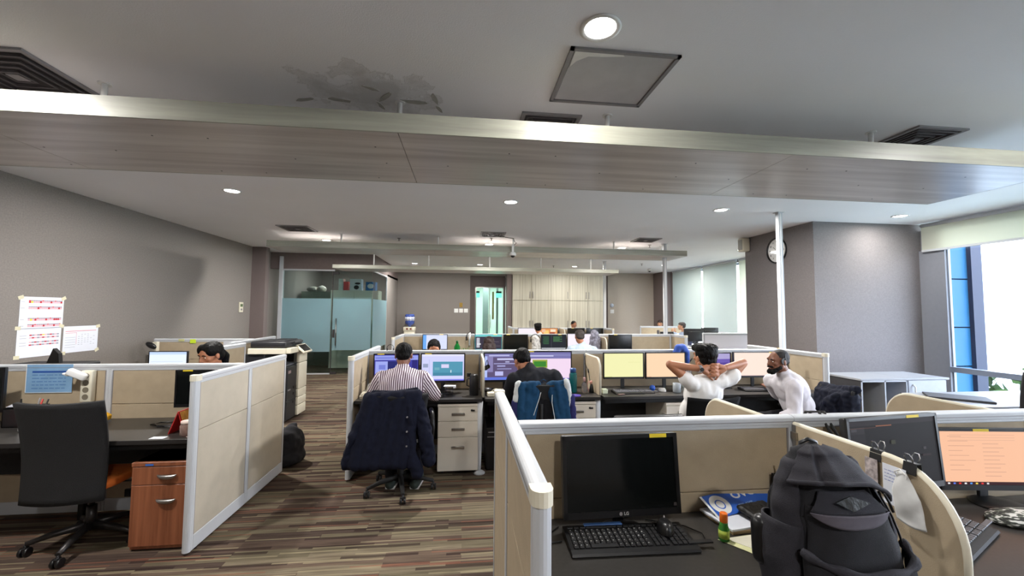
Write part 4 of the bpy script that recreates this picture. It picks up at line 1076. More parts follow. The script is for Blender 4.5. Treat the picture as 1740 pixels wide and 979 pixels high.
def person(label, loc, J, skin=M_skin, shirt=None, trousers=None, hair=('short', M_hair), face=False, sleeve='long', head_dir=(0, 1, 0), head_up=(0, 0, 1), shoes=True, voxel=0.0075,
           extra=(), group=None, hs=1.0, hands=True, build=1.0, collar=True, shirt_post=None, shirt_v=0.011, wr=0.006, cuff_skin=0.0, hair_wr=0.004):
    """J: joints in local metres: pelvis, neck, head, sl, sr, el, er, wl, wr, and optional hl hr kl kr al ar, hand dirs dl dr, nl nr"""
    J = {k: Vector(v) for k, v in J.items()}
    sd = (J['sr']-J['sl']).normalized(); sp = (J['neck']-J['pelvis'])
    A = axes(sp, sd); eu = A.to_euler(); L_ = sp.length; up = sp.normalized(); b = build
    fy = A.col[1]
    hd = Vector(head_dir).normalized(); hu = Vector(head_up); rgt = hd.cross(hu).normalized(); hu = rgt.cross(hd)
    RH = Matrix((rgt, hd, hu)).transposed()
    ch = J['pelvis']+sp*0.70; ab = J['pelvis']+sp*0.36
    def torso(g):
        return [('e', ch, (0.165*b+g, 0.112*b+g, 0.19*L_/0.55+g), eu), ('e', ab, (0.145*b+g, 0.108*b+g, 0.17+g), eu), ('e', J['pelvis'], (0.165*b+g, 0.12*b+g, 0.12+g), eu),
                ('c', J['sl']*0.9+J['sr']*0.1-up*0.01, J['sr']*0.9+J['sl']*0.1-up*0.01, 0.052*b+g, 0.052*b+g), ('c', J['neck']-up*0.03, (J['sl']+J['neck']*0.6)/1.6, 0.055+g, 0.05+g), ('c', J['neck']-up*0.03, (J['sr']+J['neck']*0.6)/1.6, 0.055+g, 0.05+g)]
    body = torso(-0.008)
    body.append(('c', J['neck']-up*0.02, J['head']-hu*0.05*hs-hd*0.02*hs, 0.056, 0.052))
    for s in ('l', 'r'):
        body.append(('c', J['s'+s], J['e'+s], 0.046*b, 0.038)); body.append(('c', J['e'+s], J['w'+s], 0.038, 0.0265))
        if hands:
            d = J.get('d'+s, (J['w'+s]-J['e'+s]).normalized()); n_ = J.get('n'+s, V(0, 0, 1))
            body += hand_prims(J['w'+s], d, n_, (-1 if s == 'l' else 1)*1, curl=0.35)
    body += head_prims(J['head'], RH, hs)
    legs = 'kl' in J
    if legs:
        for s in ('l', 'r'):
            hp = J['pelvis']+sd*((-1 if s == 'l' else 1)*0.09); body.append(('c', hp, J['k'+s], 0.075, 0.052)); body.append(('c', J['k'+s], J['a'+s], 0.05, 0.036)); body.append(('c', J['a'+s], J['a'+s]+V(J['toe'].x if 'toe' in J else 0, J['toe'].y if 'toe' in J else 0.13, -0.03), 0.034, 0.028))
    body += list(extra)
    o = fuse('person', body, voxel, skin, None, smooth=1 if voxel < 0.005 else 2, loc=loc)
    tag(o, label, 'person', group)
    if face: face_parts(o, J['head'], RH, hs)
    if hair: fuse('hair', hair_prims(J['head'], RH, hs*(hair[2] if len(hair) > 2 else 1), hair[0]), 0.006, hair[1], o, smooth=2, wr=(hair_wr, 28, 3, (1, 1, 0.5)))
    if shirt:
        pr = torso(0.008)
        for s in ('l', 'r'):
            if sleeve == 'long':
                pr.append(('c', J['s'+s], J['e'+s], 0.066*b, 0.056)); pr.append(('c', J['e'+s], J['e'+s].lerp(J['w'+s], 1-cuff_skin), 0.056, 0.041))
            else:
                pr.append(('c', J['s'+s], J['s'+s].lerp(J['e'+s], sleeve), 0.066*b, 0.064))
        if collar: pr.append(('c', J['neck']-up*0.015-fy*0.006, J['neck']+up*0.012+fy*0.002, 0.070, 0.064))
        fuse('shirt', pr, shirt_v, shirt, o, smooth=3, wr=(wr, 9, 5, (1, 1, 0.6)), post=shirt_post)
    if legs and trousers:
        pr = [('e', J['pelvis']-up*0.02, (0.178*b, 0.13*b, 0.12), eu)]
        for s in ('l', 'r'):
            hp = J['pelvis']+sd*((-1 if s == 'l' else 1)*0.09); pr.append(('c', hp, J['k'+s], 0.088, 0.066)); pr.append(('c', J['k'+s], J['a'+s]+V(0, 0, 0.0), 0.066, 0.058))
        fuse('trousers', pr, 0.014, trousers, o, smooth=3, wr=(0.005, 10, 8))
    if legs and shoes:
        for s in ('l', 'r'):
            t = V(J['toe'].x, J['toe'].y, 0) if 'toe' in J else V(0, 0.13, 0)
            a_ = J['a'+s]; dn = V(0, 0, -(a_.z+loc[2])+0.045)
            sh = fuse('shoe', [('c', a_+dn-t*0.35, a_+dn+t*1.0, 0.046, 0.044), ('c', a_+dn*0.4, a_+dn*0.7+t*1.0, 0.046, 0.042), ('c', a_, a_+dn, 0.045, 0.045)], 0.01, mat('dark_green_canvas', srgb(50, 60, 55), 0.8, noise_amt=0.2, noise_scale=60), o, smooth=2)
            MB().tube([a_+dn-t*0.4-V(0, 0, 0.03), a_+dn+t*1.05-V(0, 0, 0.03)], [0.043, 0.04], n=12).build('sole', M_white, sh)
    return o

def stripe_mat(name, c0, c1, freq, axis=(1, 0, 0), warp=0.012):
    m = mat(name, c0, 0.85); nt, p = m.node_tree, m.node_tree.nodes['Principled BSDF']; L = nt.links.new; N = nt.nodes.new
    tc = N('ShaderNodeTexCoord'); dt = N('ShaderNodeVectorMath'); dt.operation = 'DOT_PRODUCT'; dt.inputs[1].default_value = Vector(axis).normalized()
    n = N('ShaderNodeTexNoise'); n.inputs['Scale'].default_value = 6; L(tc.outputs['Object'], n.inputs['Vector'])
    L(tc.outputs['Object'], dt.inputs[0])
    a_ = N('ShaderNodeMath'); a_.operation = 'MULTIPLY_ADD'; a_.inputs[1].default_value = warp; L(n.outputs['Fac'], a_.inputs[0]); L(dt.outputs['Value'], a_.inputs[2])
    b = N('ShaderNodeMath'); b.operation = 'MULTIPLY'; b.inputs[1].default_value = freq; L(a_.outputs[0], b.inputs[0])
    s = N('ShaderNodeMath'); s.operation = 'FRACT'; L(b.outputs[0], s.inputs[0])
    g = N('ShaderNodeMath'); g.operation = 'GREATER_THAN'; g.inputs[1].default_value = 0.5; L(s.outputs[0], g.inputs[0])
    mx = N('ShaderNodeMix'); mx.data_type = 'RGBA'; mx.inputs[6].default_value = c0; mx.inputs[7].default_value = c1; L(g.outputs[0], mx.inputs[0]); L(mx.outputs[2], p.inputs['Base Color'])
    return m
def cloth(name, col, noise=0.06): return mat(name, col, 0.9, noise_amt=noise, noise_scale=30, bump=0.15, bump_scale=200, spec=0.2)
# ------------------------------------------------------------------ partitions of the cubicles
partition((0.2, 1.05), (0.2, 1.70), 'near white rimmed side partition at the bottom centre, with a cream rounded end cap', cap0=True)
partition((0.2, 1.70), (0.2, 2.34), 'side partition continuing behind the nearest one, towards the jacketed chair', cap1=True)
partition((0.226, 1.70), (1.437, 1.70), 'long low partition directly behind the switched-off black monitor in the foreground')
partition((1.443, 1.70), (2.66, 1.70), 'foreground partition behind the dark code monitor and the peach coloured screen')
partition((2.664, 1.70), (3.9, 1.70), 'partition running out of the right edge of the photo')
partition((-1.8, 3.02), (-1.8, 4.39), 'tall aisle-side partition of two beige panels beside the brown drawer unit', secs=2, seam=0.80, cap0=True, fabric=mat('pale_beige_fabric', srgb(182, 173, 156), 0.85, noise_amt=0.05, noise_scale=9, bump=0.12, bump_scale=300))
partition((-4.83, 3.70), (-1.83, 3.70), 'long beige partition behind the left desk, with a blue sheet pinned on it', secs=3, seam=0.85)
partition((-4.6, 6.75), (-3.22, 6.75), 'beige partition with green sticky notes behind the woman at the left', secs=1)
partition((-2.93, 5.2), (-2.93, 5.9), 'short side partition left of the copier, seen end-on', cap0=True)
partition((-3.17, 6.0), (-3.2, 7.4), 'side partition behind the copier running up to the glass room')
partition((-1.08, 4.78), (0.197, 4.78), 'row partition behind the man in the striped shirt')
partition((0.203, 4.78), (1.43, 4.78), 'row partition behind the man in the dark shirt')
partition((1.436, 4.78), (2.72, 4.78), 'row partition behind the yellow screen and the orange screen')
partition((2.726, 4.78), (4.0, 4.78), 'row partition behind the pinkish screen at the right end')
partition((-1.08, 4.13), (-1.08, 5.4), 'white edged end partition left of the man in the striped shirt', cap0=True, secs=2)
partition((4.03, 4.2), (4.0, 5.42), 'end partition at the right end of the middle row, beside the bearded man', cap0=True, secs=2)
partition((-1.17, 8.08), (0.36, 8.08), 'second row partition behind the headset man at the left')
partition((0.366, 8.08), (1.4, 8.08), 'second row partition behind the long haired woman')
partition((1.406, 8.08), (2.6, 8.08), 'second row partition behind the man in the light blue shirt')
partition((2.606, 8.08), (4.22, 8.08), 'second row partition with a single dark monitor at the right')
partition((-1.17, 7.0), (-1.17, 8.05), 'white edged end partition at the left of the second row', cap0=True)
partition((4.27, 7.55), (4.26, 8.1), 'short end partition at the right end of the second row', cap0=True)
partition((1.33, 11.15), (2.6, 11.15), 'third row partition behind the far man with black hair')
partition((2.606, 11.15), (3.86, 11.15), 'third row partition behind two far dark monitors')
partition((1.33, 11.18), (1.33, 12.4), 'left end partition of the third row in front of the cupboards')
partition((3.9, 10.5), (3.9, 11.2), 'right end partition of the third row by the farthest pole', cap0=True)
partition((5.55, 12.55), (7.05, 12.55), 'farthest beige partition by the right window blinds')
partition((5.22, 8.55), (6.7, 8.55), 'pale sunlit partition in front of the lowered blinds', fabric=blind_mat('white_screen_cloth', srgb(240, 238, 242), 0.35))

divider(1.44, 1.672, 1.06, 0.785, 1.135, 'rounded desk screen between the backpack and the two right foreground monitors', rad=0.2)
divider(1.44, 1.73, 2.33, 0.785, 1.12, 'rounded desk screen poking up behind the long foreground rail, left one', rad=0.12)
divider(2.73, 1.73, 2.40, 0.785, 1.12, 'rounded desk screen poking up behind the rail in front of the grey shelf unit', rad=0.14)
divider(0.2, 4.752, 4.24, 0.74, 1.12, 'rounded desk screen between the striped shirt man and the dark shirt man', rad=0.1)
divider(1.43, 4.752, 4.24, 0.74, 1.12, 'rounded desk screen left of the yellow screen', rad=0.1)
divider(2.66, 8.05, 7.5, 0.74, 1.12, 'small rounded desk screen beside the single dark monitor of the second row', rad=0.12)
divider(2.60, 11.12, 10.5, 0.74, 1.15, 'small rounded desk screen in the far third row', rad=0.14)

desk(0.228, 1.427, 0.90, 1.672, 0.785, 'charcoal desk in the foreground carrying the black monitor and the backpack', [(0.3, 1.0, 'box'), (1.36, 1.0, 'box')])
desk(1.453, 2.66, 0.80, 1.672, 0.785, 'charcoal desk at the bottom right carrying the peach coloured screen', [(1.6, 0.95, 'box'), (2.55, 0.95, 'box')])
desk(0.228, 2.66, 1.73, 2.45, 0.785, 'desk on the far side of the long foreground rail', [(0.4, 2.4, 'box'), (2.6, 2.4, 'box')])
desk(-4.3, -1.83, 3.05, 3.67, 0.74, 'charcoal desk at the left with the brown drawer unit beneath', [(-4.2, 3.1, 'box'), (-2.9, 3.6, 'box')], modesty=0.35)
desk(-4.6, -2.96, 3.73, 4.35, 0.74, 'desk of the woman behind the left partition', [(-4.5, 4.2, 'box'), (-3.0, 4.2, 'box')])
desk(-4.6, -3.02, 5.0, 5.65, 0.74, 'desk carrying the bright screen at the left', [(-4.5, 5.1, 'box'), (-3.1, 5.1, 'box')])
desk(-1.05, 0.186, 4.16, 4.752, 0.74, 'charcoal desk of the man in the striped shirt', [(0.165, 4.2, 'round'), (-1.03, 4.65, 'box')], modesty=0.2)
desk(0.214, 1.415, 4.16, 4.752, 0.74, 'charcoal desk of the man in the dark shirt', [(1.395, 4.22, 'round')], modesty=0.2)
desk(1.444, 3.99, 4.16, 4.752, 0.74, 'long charcoal desk below the yellow, orange and pink screens', [(2.7, 4.6, 'box'), (3.95, 4.25, 'box')], modesty=0.05)
desk(-1.0, 4.0, 4.81, 5.4, 0.74, 'desk on the far side of the middle row partition', [(-0.9, 5.3, 'box'), (3.9, 5.3, 'box')])
desk(-1.14, 4.2, 7.46, 8.05, 0.74, 'long desk of the second row', [(-1.1, 7.55, 'box'), (4.15, 7.55, 'box')])
desk(1.36, 3.86, 10.5, 11.12, 0.74, 'desk of the third row', [(1.4, 10.6, 'box'), (3.8, 10.6, 'box')])
M_wdesk = mat('white_laminate', srgb(222, 224, 226), 0.35, noise_amt=0.02)
desk(5.75, 7.05, 11.85, 12.5, 0.74, 'white desk of the farthest cubicle by the blinds', [(5.8, 11.9, 'box'), (7.0, 11.9, 'box')], m=M_wdesk)

# ------------------------------------------------------------------ foreground cubicle
monitor((0.612, 1.565, 0.785), 0.02, 'large switched-off black monitor in the foreground cubicle', None, w=0.468, h=0.30, z_mid=0.205, tilt=-0.10, sticker=0.83, logo=True, bez=0.015)
keyboard((0.602, 1.475, 0.786), -0.03, 'black keyboard in front of the switched-off foreground monitor', w=0.455, d=0.16, near=True)
mouse((0.752, 1.50, 0.8145), -0.35, 'shiny black mouse lying on top of the foreground keyboard', s=0.95)
cb = MB().tube([(0.735, 1.555, 0.838), (0.70, 1.585, 0.83), (0.66, 1.60, 0.815), (0.60, 1.625, 0.792)], 0.0022, n=6)
cb.tube([(0.73, 1.62, 0.79), (0.86, 1.56, 0.79), (0.90, 1.50, 0.79), (0.885, 1.45, 0.79), (0.85, 1.44, 0.795)], 0.0022, n=6)
tag(cb.build('mouse_cable', M_black), 'thin black cable curling at the right of the foreground keyboard', 'cable')
tag(MB().tube([(0.30, 1.60, 0.79), (0.26, 1.56, 0.79), (0.255, 1.50, 0.79), (0.30, 1.49, 0.79), (0.36, 1.50, 0.79)], 0.003, n=6).tube([(0.25, 1.64, 0.79), (0.27, 1.53, 0.793), (0.33, 1.56, 0.79), (0.37, 1.6, 0.79)], 0.003, n=6).build('keyboard_cable', M_black), 'black cables bunched at the left of the foreground keyboard', 'cable')
tag(MB().box((-0.075, -0.009, 0), (0.075, 0.009, 0.008), bev=0.003).build('blue_marker', mat('blue_pen', srgb(60, 96, 150), 0.4, noise_amt=0.15), loc=(0.53, 1.553, 0.811)), 'flat blue pen lying along the top edge of the foreground keyboard', 'pen')
# bottle of green liquid
r = thing('small_bottle', 'small clear bottle of green liquid with an orange cap', 'bottle', (0.957, 1.455, 0.785))
MB().lathe([(0.0005, 0.0), (0.0165, 0.0), (0.0185, 0.004), (0.0185, 0.042), (0.014, 0.056), (0.0135, 0.066), (0.0005, 0.066)], n=24).build('body', mat('green_liquid', srgb(92, 190, 80), 0.08, trans=0.55, noise_amt=0.15, noise_scale=30), r)
MB().lathe([(0.0187, 0.012), (0.0189, 0.012), (0.0189, 0.04), (0.0187, 0.04)], n=24).build('label_band', mat('green_yellow_label', srgb(180, 200, 80), 0.5, noise_amt=0.3, noise_scale=60), r)
MB().lathe([(0.0005, 0.066), (0.0125, 0.066), (0.014, 0.07), (0.0135, 0.097), (0.011, 0.1), (0.0005, 0.1)], n=24).build('cap', mat('orange_cap', srgb(245, 120, 30), 0.35), r)
# notebook, leaflet, wallet, pad, sheets
r = thing('notebook_pile', 'thick white sheaf of papers beneath the black wallet', 'papers', (1.115, 1.585, 0.785), 0.12)
MB().box((-0.115, -0.09, 0), (0.13, 0.085, 0.012), bev=0.002).build('brown_backing', mat('kraft_board', srgb(165, 140, 105), 0.8, noise_amt=0.1), r)
MB().box((-0.12, -0.085, 0.012), (0.125, 0.09, 0.02), bev=0.001, rot=(0, 0, 0.03)).build('white_sheets', M_paper, r)
r = thing('blue_leaflet', 'glossy blue leaflet with white round logo and lettering, leaning on the papers', 'leaflet', (1.17, 1.655, 0.835)); r.rotation_euler = (0.42, -0.06, 0.22)
M_lb = mat('leaflet_blue', srgb(45, 98, 196), 0.3, noise_amt=0.06, noise_scale=12)
MB().box((-0.175, -0.052, 0), (0.175, 0.052, 0.0012)).build('sheet', M_lb, r)
MB().box((-0.176, -0.053, -0.0006), (-0.166, 0.053, 0.0014)).build('white_edge', M_white, r)
ring = MB()
def disc(mb, cx, cy, ro, ri, z, n=32, ex=1.0):
    vs = []; fs = []
    for k in range(n):
        t = 2*PI*k/n; vs += [(cx+ro*ex*math.cos(t), cy+ro*math.sin(t), z), (cx+ri*ex*math.cos(t), cy+ri*math.sin(t), z)]
    for k in range(n):
        a_, b_ = 2*k, 2*((k+1) % n); fs.append((a_, b_, b_+1, a_+1))
    mb.add(vs, fs)
disc(ring, -0.115, 0.0, 0.044, 0.022, 0.0018); disc(ring, -0.115, 0.0, 0.017, 0.0001, 0.0018)
ring.build('round_logo', M_white, r, fix=False)
text_mesh('printed_name', 'OVO', 0.045, M_white, r, (0.03, 0.022, 0.0016), (0, 0, 0), ext=0.0002, bold=0.0015, sx=1.25)
text_mesh('printed_line', 'SPLAYS', 0.02, mat('light_blue_print', srgb(150, 190, 235), 0.4), r, (0.0, -0.026, 0.0016), (0, 0, 0), ext=0.0002, bold=0.0006, sx=1.2)
fuse('wallet', [('b', (-0.075, -0.045, 0), (0.075, 0.045, 0.022), 0.01)], 0.004, mat('black_leather', srgb(18, 18, 19), 0.45, noise_amt=0.2, noise_scale=60, bump=0.3, bump_scale=90), None, smooth=2, wr=(0.002, 30, 2), loc=(1.185, 1.575, 0.8165))
o = bpy.data.objects['wallet']; o.rotation_euler = (0.12, 0, 0.22); tag(o, 'black leather wallet lying on the white papers', 'wallet')
r = thing('tape_roll', 'pale rounded roll behind the black wallet', 'roll', (1.262, 1.64, 0.80))
MB().cyl((-0.02, 0, 0.0), (0.03, 0.01, 0.0), 0.015, n=20).build('roll', mat('tan_roll', srgb(196, 168, 150), 0.6), r)
tag(MB().prism([(-0.04, -0.02), (-0.01, 0.026), (0.035, 0.03), (0.045, 0.005), (0.04, -0.018), (0.005, -0.026)], 'Z', 0, 0.012).build('sticky_pad', mat('pale_yellow_pad', srgb(222, 208, 92), 0.8, noise_amt=0.05), loc=(1.285, 1.565, 0.786)), 'pale yellow note pad between the wallet and the backpack', 'note pad')
r = thing('yellow_form', 'pale yellow printed forms on the desk left of the backpack', 'papers', (1.06, 1.40, 0.7865), 0.08)
M_pform = mat('pale_yellow_paper', srgb(222, 222, 170), 0.8, noise_amt=0.06, noise_scale=25); M_form2 = mat('cream_paper', srgb(228, 224, 206), 0.8, noise_amt=0.03)
MB().prism([(-0.12, 0.07), (0.03, 0.075), (0.06, 0.02), (0.04, -0.12), (-0.01, -0.115), (-0.06, -0.03)], 'Z', 0, 0.0012).build('sheet', M_pform, r)
MB().prism([(-0.09, 0.068), (0.035, 0.072), (0.055, -0.03), (0.03, -0.1), (-0.03, -0.02)], 'Z', 0.0014, 0.0022).build('sheet', M_form2, r)
# box with pencil behind the backpack
r = thing('pencil_box', 'black upright box in the corner between rail and rounded screen', 'box', (1.365, 1.62, 0.785))
MB().box((-0.05, -0.04, 0), (0.05, 0.04, 0.004)).box((-0.05, -0.04, 0), (-0.047, 0.04, 0.15)).box((0.047, -0.04, 0), (0.05, 0.04, 0.15)).box((-0.05, -0.04, 0), (0.05, -0.037, 0.15)).box((-0.05, 0.037, 0), (0.05, 0.04, 0.15)).build('holder', M_blackm, r)
tag(MB().cyl((0, 0, 0), (-0.035, -0.005, 0.215), 0.0045, n=8).build('pencil', M_cream, loc=(1.36, 1.605, 0.79)), 'cream pencil sticking out of the black corner box', 'pencil')

# ------------------------------------------------------------------ backpack
M_bp = mat('black_canvas', srgb(20, 20, 26), 0.9, noise_amt=0.25, noise_scale=35, bump=0.35, bump_scale=500)
M_bp2 = mat('charcoal_canvas', srgb(37, 36, 44), 0.85, noise_amt=0.15, noise_scale=35, bump=0.35, bump_scale=500)
M_bpl = mat('grey_lining', srgb(84, 80, 90), 0.8, noise_amt=0.12, noise_scale=35)
def lerpk(ks, z):
    for (a, va), (b, vb) in zip(ks[:-1], ks[1:]):
        if z <= b:
            t = (z-a)/(b-a); t = t*t*(3-2*t)
            return va+(vb-va)*t
    return ks[-1][1]
BW = [(0, 0.165), (0.05, 0.185), (0.2, 0.182), (0.30, 0.165), (0.375, 0.142), (0.43, 0.108), (0.47, 0.07), (0.492, 0.012)]
BD = [(0, 0.10), (0.06, 0.125), (0.2, 0.12), (0.33, 0.10), (0.42, 0.075), (0.47, 0.045), (0.492, 0.01)]
BX = [(0, 0.02), (0.25, 0.018), (0.36, 0.0), (0.44, -0.02), (0.492, -0.035)]
def bsurf(th, z, off=0.0, amp=0.008, seed=0.0):
    """th = 0 at the front (-y), growing to the right"""
    w_, d_ = lerpk(BW, z)+off, lerpk(BD, z)+off
    sx_, cy_ = math.sin(th), -math.cos(th)
    sx_ = math.copysign(abs(sx_)**0.8, sx_); cy_ = math.copysign(abs(cy_)**0.8, cy_)
    q = Vector((th*1.6+seed, z*9, seed)); h = noise.noise(q)+0.5*noise.noise(q*2.3)
    k = 1+amp*6*h*min(1, (0.5-z)*6)
    return Vector((lerpk(BX, z)+w_*sx_*k, 0.0+d_*cy_*k, z+off*0.3))
bp = MB().grid(lambda u, v: bsurf(-PI+2*PI*u, 0.492*v), 64, 48).build('backpack', M_bp, None, solid=0.004, loc=(1.0, 1.07, 0.787))
bp.scale = (0.83, 0.85, 0.955)
MB().ell((0.02, 0, 0.012), (0.15, 0.09, 0.012)).build('base_panel', M_bp, bp)
tag(bp, 'large black canvas backpack standing on the foreground desk', 'backpack')
# hood flap: hangs over the front, thick rolled lip, deep fold on its left
def lipz(th): return 0.385+0.022*math.cos(th*1.15+0.35)-0.05*max(0, th-0.35)
def hood(u, v):
    th = -1.25+2.45*u; z = lipz(th)+(0.488-lipz(th))*v
    fold = 0.010*math.exp(-((th+0.62)/0.10)**2)-0.012*math.exp(-((th+0.42)/0.12)**2)+0.008*math.exp(-((th+0.15)/0.12)**2)
    o_ = 0.014+0.022*(1-v)**2.5+fold*(1-0.6*v)
    return bsurf(th, z, o_, 0.006, 3.0)
MB().grid(hood, 56, 24).build('top_flap', M_bp2, bp, solid=0.006)
MB().tube([hood(k/40, 0.0)+Vector((0, -0.002, -0.003)) for k in range(41)], 0.0065, n=8).build('flap_hem', M_bp2, bp)
# side panels in the lighter cloth
for (a_, b_, nm, sd) in ((-1.75, -1.02, 'left_panel', 5.0), (1.12, 1.6, 'right_panel', 6.0)):
    def pf(u, v, a_=a_, b_=b_, sd=sd):
        th = a_+(b_-a_)*u; return bsurf(th, 0.12+0.33*v, 0.010+0.014*math.sin(PI*u), 0.012, sd)
    MB().grid(pf, 14, 26).build(nm, M_bp2, bp, solid=0.005)
# front pocket with flap, rubber diamond patch and grey mouth
def fp(u, v):
    th = -0.92+1.72*u; z = 0.10+0.245*v
    return bsurf(th, z, 0.012+0.028*math.sin(PI*u)**0.7*(1-0.75*v), 0.01, 8.0)
MB().grid(fp, 24, 24).build('front_pocket', M_bp, bp, solid=0.005)
def pfl(u, v):
    th = -0.78+1.30*u; z = 0.385-0.052*v-(0.006*math.sin(PI*u))*v
    return bsurf(th*(0.72+0.28*v), z, 0.010+0.022*v, 0.004, 2.0)
MB().grid(pfl, 18, 8).build('pocket_flap', mat('dark_slate_canvas', srgb(34, 34, 42), 0.9, noise_amt=0.15, bump=0.3, bump_scale=500), bp, solid=0.005)
def pm(u, v):
    th = -0.78+1.30*u; z = 0.331-0.036*v*math.sin(PI*u)**0.8-0.001
    return bsurf(th, z, 0.033+0.008*math.sin(PI*u)-0.004*v, 0.003, 2.0)
MB().grid(pm, 20, 6).build('pocket_mouth', M_bpl, bp, solid=0.003)
def dia(a_, b_):
    q = bsurf(-0.10+a_, 0.360+b_, 0.026+0.006, 0.0); q.y -= 0.004; return q
pm_ = MB(); c4 = [dia(-0.25, 0.002), dia(0.02, 0.017), dia(0.24, -0.001), dia(0.0, -0.018)]
pm_.add(c4+[q+Vector((0, -0.003, 0)) for q in c4], [(0, 1, 2, 3), (7, 6, 5, 4), (0, 4, 5, 1), (1, 5, 6, 2), (2, 6, 7, 3), (3, 7, 4, 0)]); pm_.build('diamond_patch', mat('patch_rubber', srgb(26, 30, 30), 0.5, bump=0.3, bump_scale=60), bp)
MB().tube([bsurf(0.66+0.6*t, 0.375-0.25*t, 0.022, 0.0) for t in [k/14 for k in range(15)]], 0.0032, n=6).build('zip', M_black, bp)
MB().tube([bsurf(0.62, 0.385, 0.034, 0), bsurf(0.64, 0.35, 0.036, 0), bsurf(0.62, 0.325, 0.036, 0)], 0.004, n=6).build('zip_puller', M_black, bp)
def lowp(u, v):
    th = -1.0+2.1*u; hz = 0.225-0.035*math.sin(PI*u)
    return bsurf(th, 0.02+(hz-0.02)*v, 0.03+0.022*math.sin(PI*u), 0.012, 12.0)
MB().grid(lowp, 30, 12).build('lower_pocket', M_bp, bp, solid=0.005)
MB().tube([lowp(k/30, 1.0) for k in range(31)], [0.011+0.003*math.sin(k*0.9) for k in range(31)], n=8).build('lower_pocket_hem', M_bp2, bp)
def sp_(u, v):
    th = -2.1+1.05*u
    return bsurf(th, 0.02+0.26*v, 0.012+0.035*math.sin(PI*u)*(0.8+0.2*v), 0.02, 15.0)
MB().grid(sp_, 16, 16).build('side_pocket', M_bp2, bp, solid=0.006)
MB().tube([(-0.06, 0.02, 0.465), (-0.058, 0.02, 0.488), (-0.03, 0.02, 0.497), (0.0, 0.02, 0.488), (0.01, 0.02, 0.46)], 0.006, n=8).build('carry_loop', M_black, bp)
for sx in (-1, 1):
    MB().tube([(sx*0.06, 0.07, 0.42), (sx*0.08, 0.13, 0.3), (sx*0.09, 0.14, 0.15), (sx*0.11, 0.12, 0.04)], 0.012, n=8).build('shoulder_strap', M_bp, bp)
cup = fuse('pocket_flask', [('c', (0, 0, -0.02), (0.0, 0, 0.065), 0.024, 0.026)], 0.005, M_black, None, smooth=2, loc=(0.835, 1.10, 0.965)); tag(cup, 'black rounded object bulging from the backpack side pocket', 'flask')

# clips, note and face mask on the rounded screen
def binder_clip(x, y, z, label):
    r = thing('binder_clip', label, 'clip', (x, y, z), 0, 'black binder clips on the rounded screen')
    MB().prism([(-0.016, -0.028), (-0.014, -0.028), (-0.007, 0.006), (0.007, 0.006), (0.014, -0.028), (0.016, -0.028), (0.009, 0.009), (-0.009, 0.009)], 'Y', -0.02, 0.02).build('clip_body', M_black, r)
    for s in (-1, 1):
        MB().tube([(s*0.008, -0.009, 0.006), (s*0.014, -0.012, 0.024), (s*0.018, -0.006, 0.036), (s*0.018, 0.006, 0.036), (s*0.014, 0.012, 0.024), (s*0.008, 0.009, 0.006)], 0.0014, n=6).build('wire_handle', M_chrome, r)
binder_clip(1.44, 1.305, 1.138, 'binder clip nearer the long rail, on the rounded screen')
binder_clip(1.44, 1.195, 1.134, 'binder clip holding the white face mask on the rounded screen')
tag(MB().box((-0.001, -0.035, -0.13), (0.0005, 0.04, 0), rot=(0.0, 0.0, 0.0)).build('clipped_note', M_paper, loc=(1.421, 1.235, 1.115)), 'white note with blue handwriting clipped behind the face mask', 'note')
hw_ = MB()
for j in range(4):
    yy = 0.034
    for k in range(5):
        ln = 0.006+0.006*rnd.random(); hw_.box((-0.0016, yy-ln, -0.02-j*0.011), (-0.0010, yy, -0.018-j*0.011-0.001*rnd.random())); yy -= ln+0.003
w_ = hw_.build('handwriting', mat('blue_ink', srgb(70, 90, 170), 0.8), bpy.data.objects['clipped_note'])
tag(MB().box((-0.001, -0.022, -0.11), (0.0005, 0.022, 0)).build('key_tag_card', mat('pink_grey_card', srgb(170, 160, 160), 0.7, noise_amt=0.5, noise_scale=60), loc=(1.421, 1.315, 1.115)), 'small patterned card clipped next to the handwritten note', 'card')
def maskf(u, v):
    w_ = 0.014+0.030*min(1, v*2.2)
    return Vector((-0.010-0.012*math.sin(PI*u)*math.sin(PI*min(1, v*1.1)) + 0.0012*math.sin(v*14+u*5), (0.5-u)*2*w_-0.022*v, -0.155*v-0.008*math.sin(u*PI)*v))
mk = MB().grid(maskf, 16, 24).build('face_mask', mat('white_mask_cloth', srgb(205, 206, 206), 0.9, noise_amt=0.05, noise_scale=40), None, solid=0.002, loc=(1.415, 1.2, 1.112))
tag(mk, 'folded white cloth face mask hanging from a binder clip', 'face mask')
MB().tube([(-0.006, 0.012, -0.03), (-0.016, 0.018, -0.005), (-0.016, 0.0, 0.008), (-0.016, -0.018, -0.004), (-0.008, -0.012, -0.032), (-0.014, 0.0, -0.022), (-0.008, 0.014, -0.04)], 0.0022, n=6).build('ear_loop', M_white, mk)

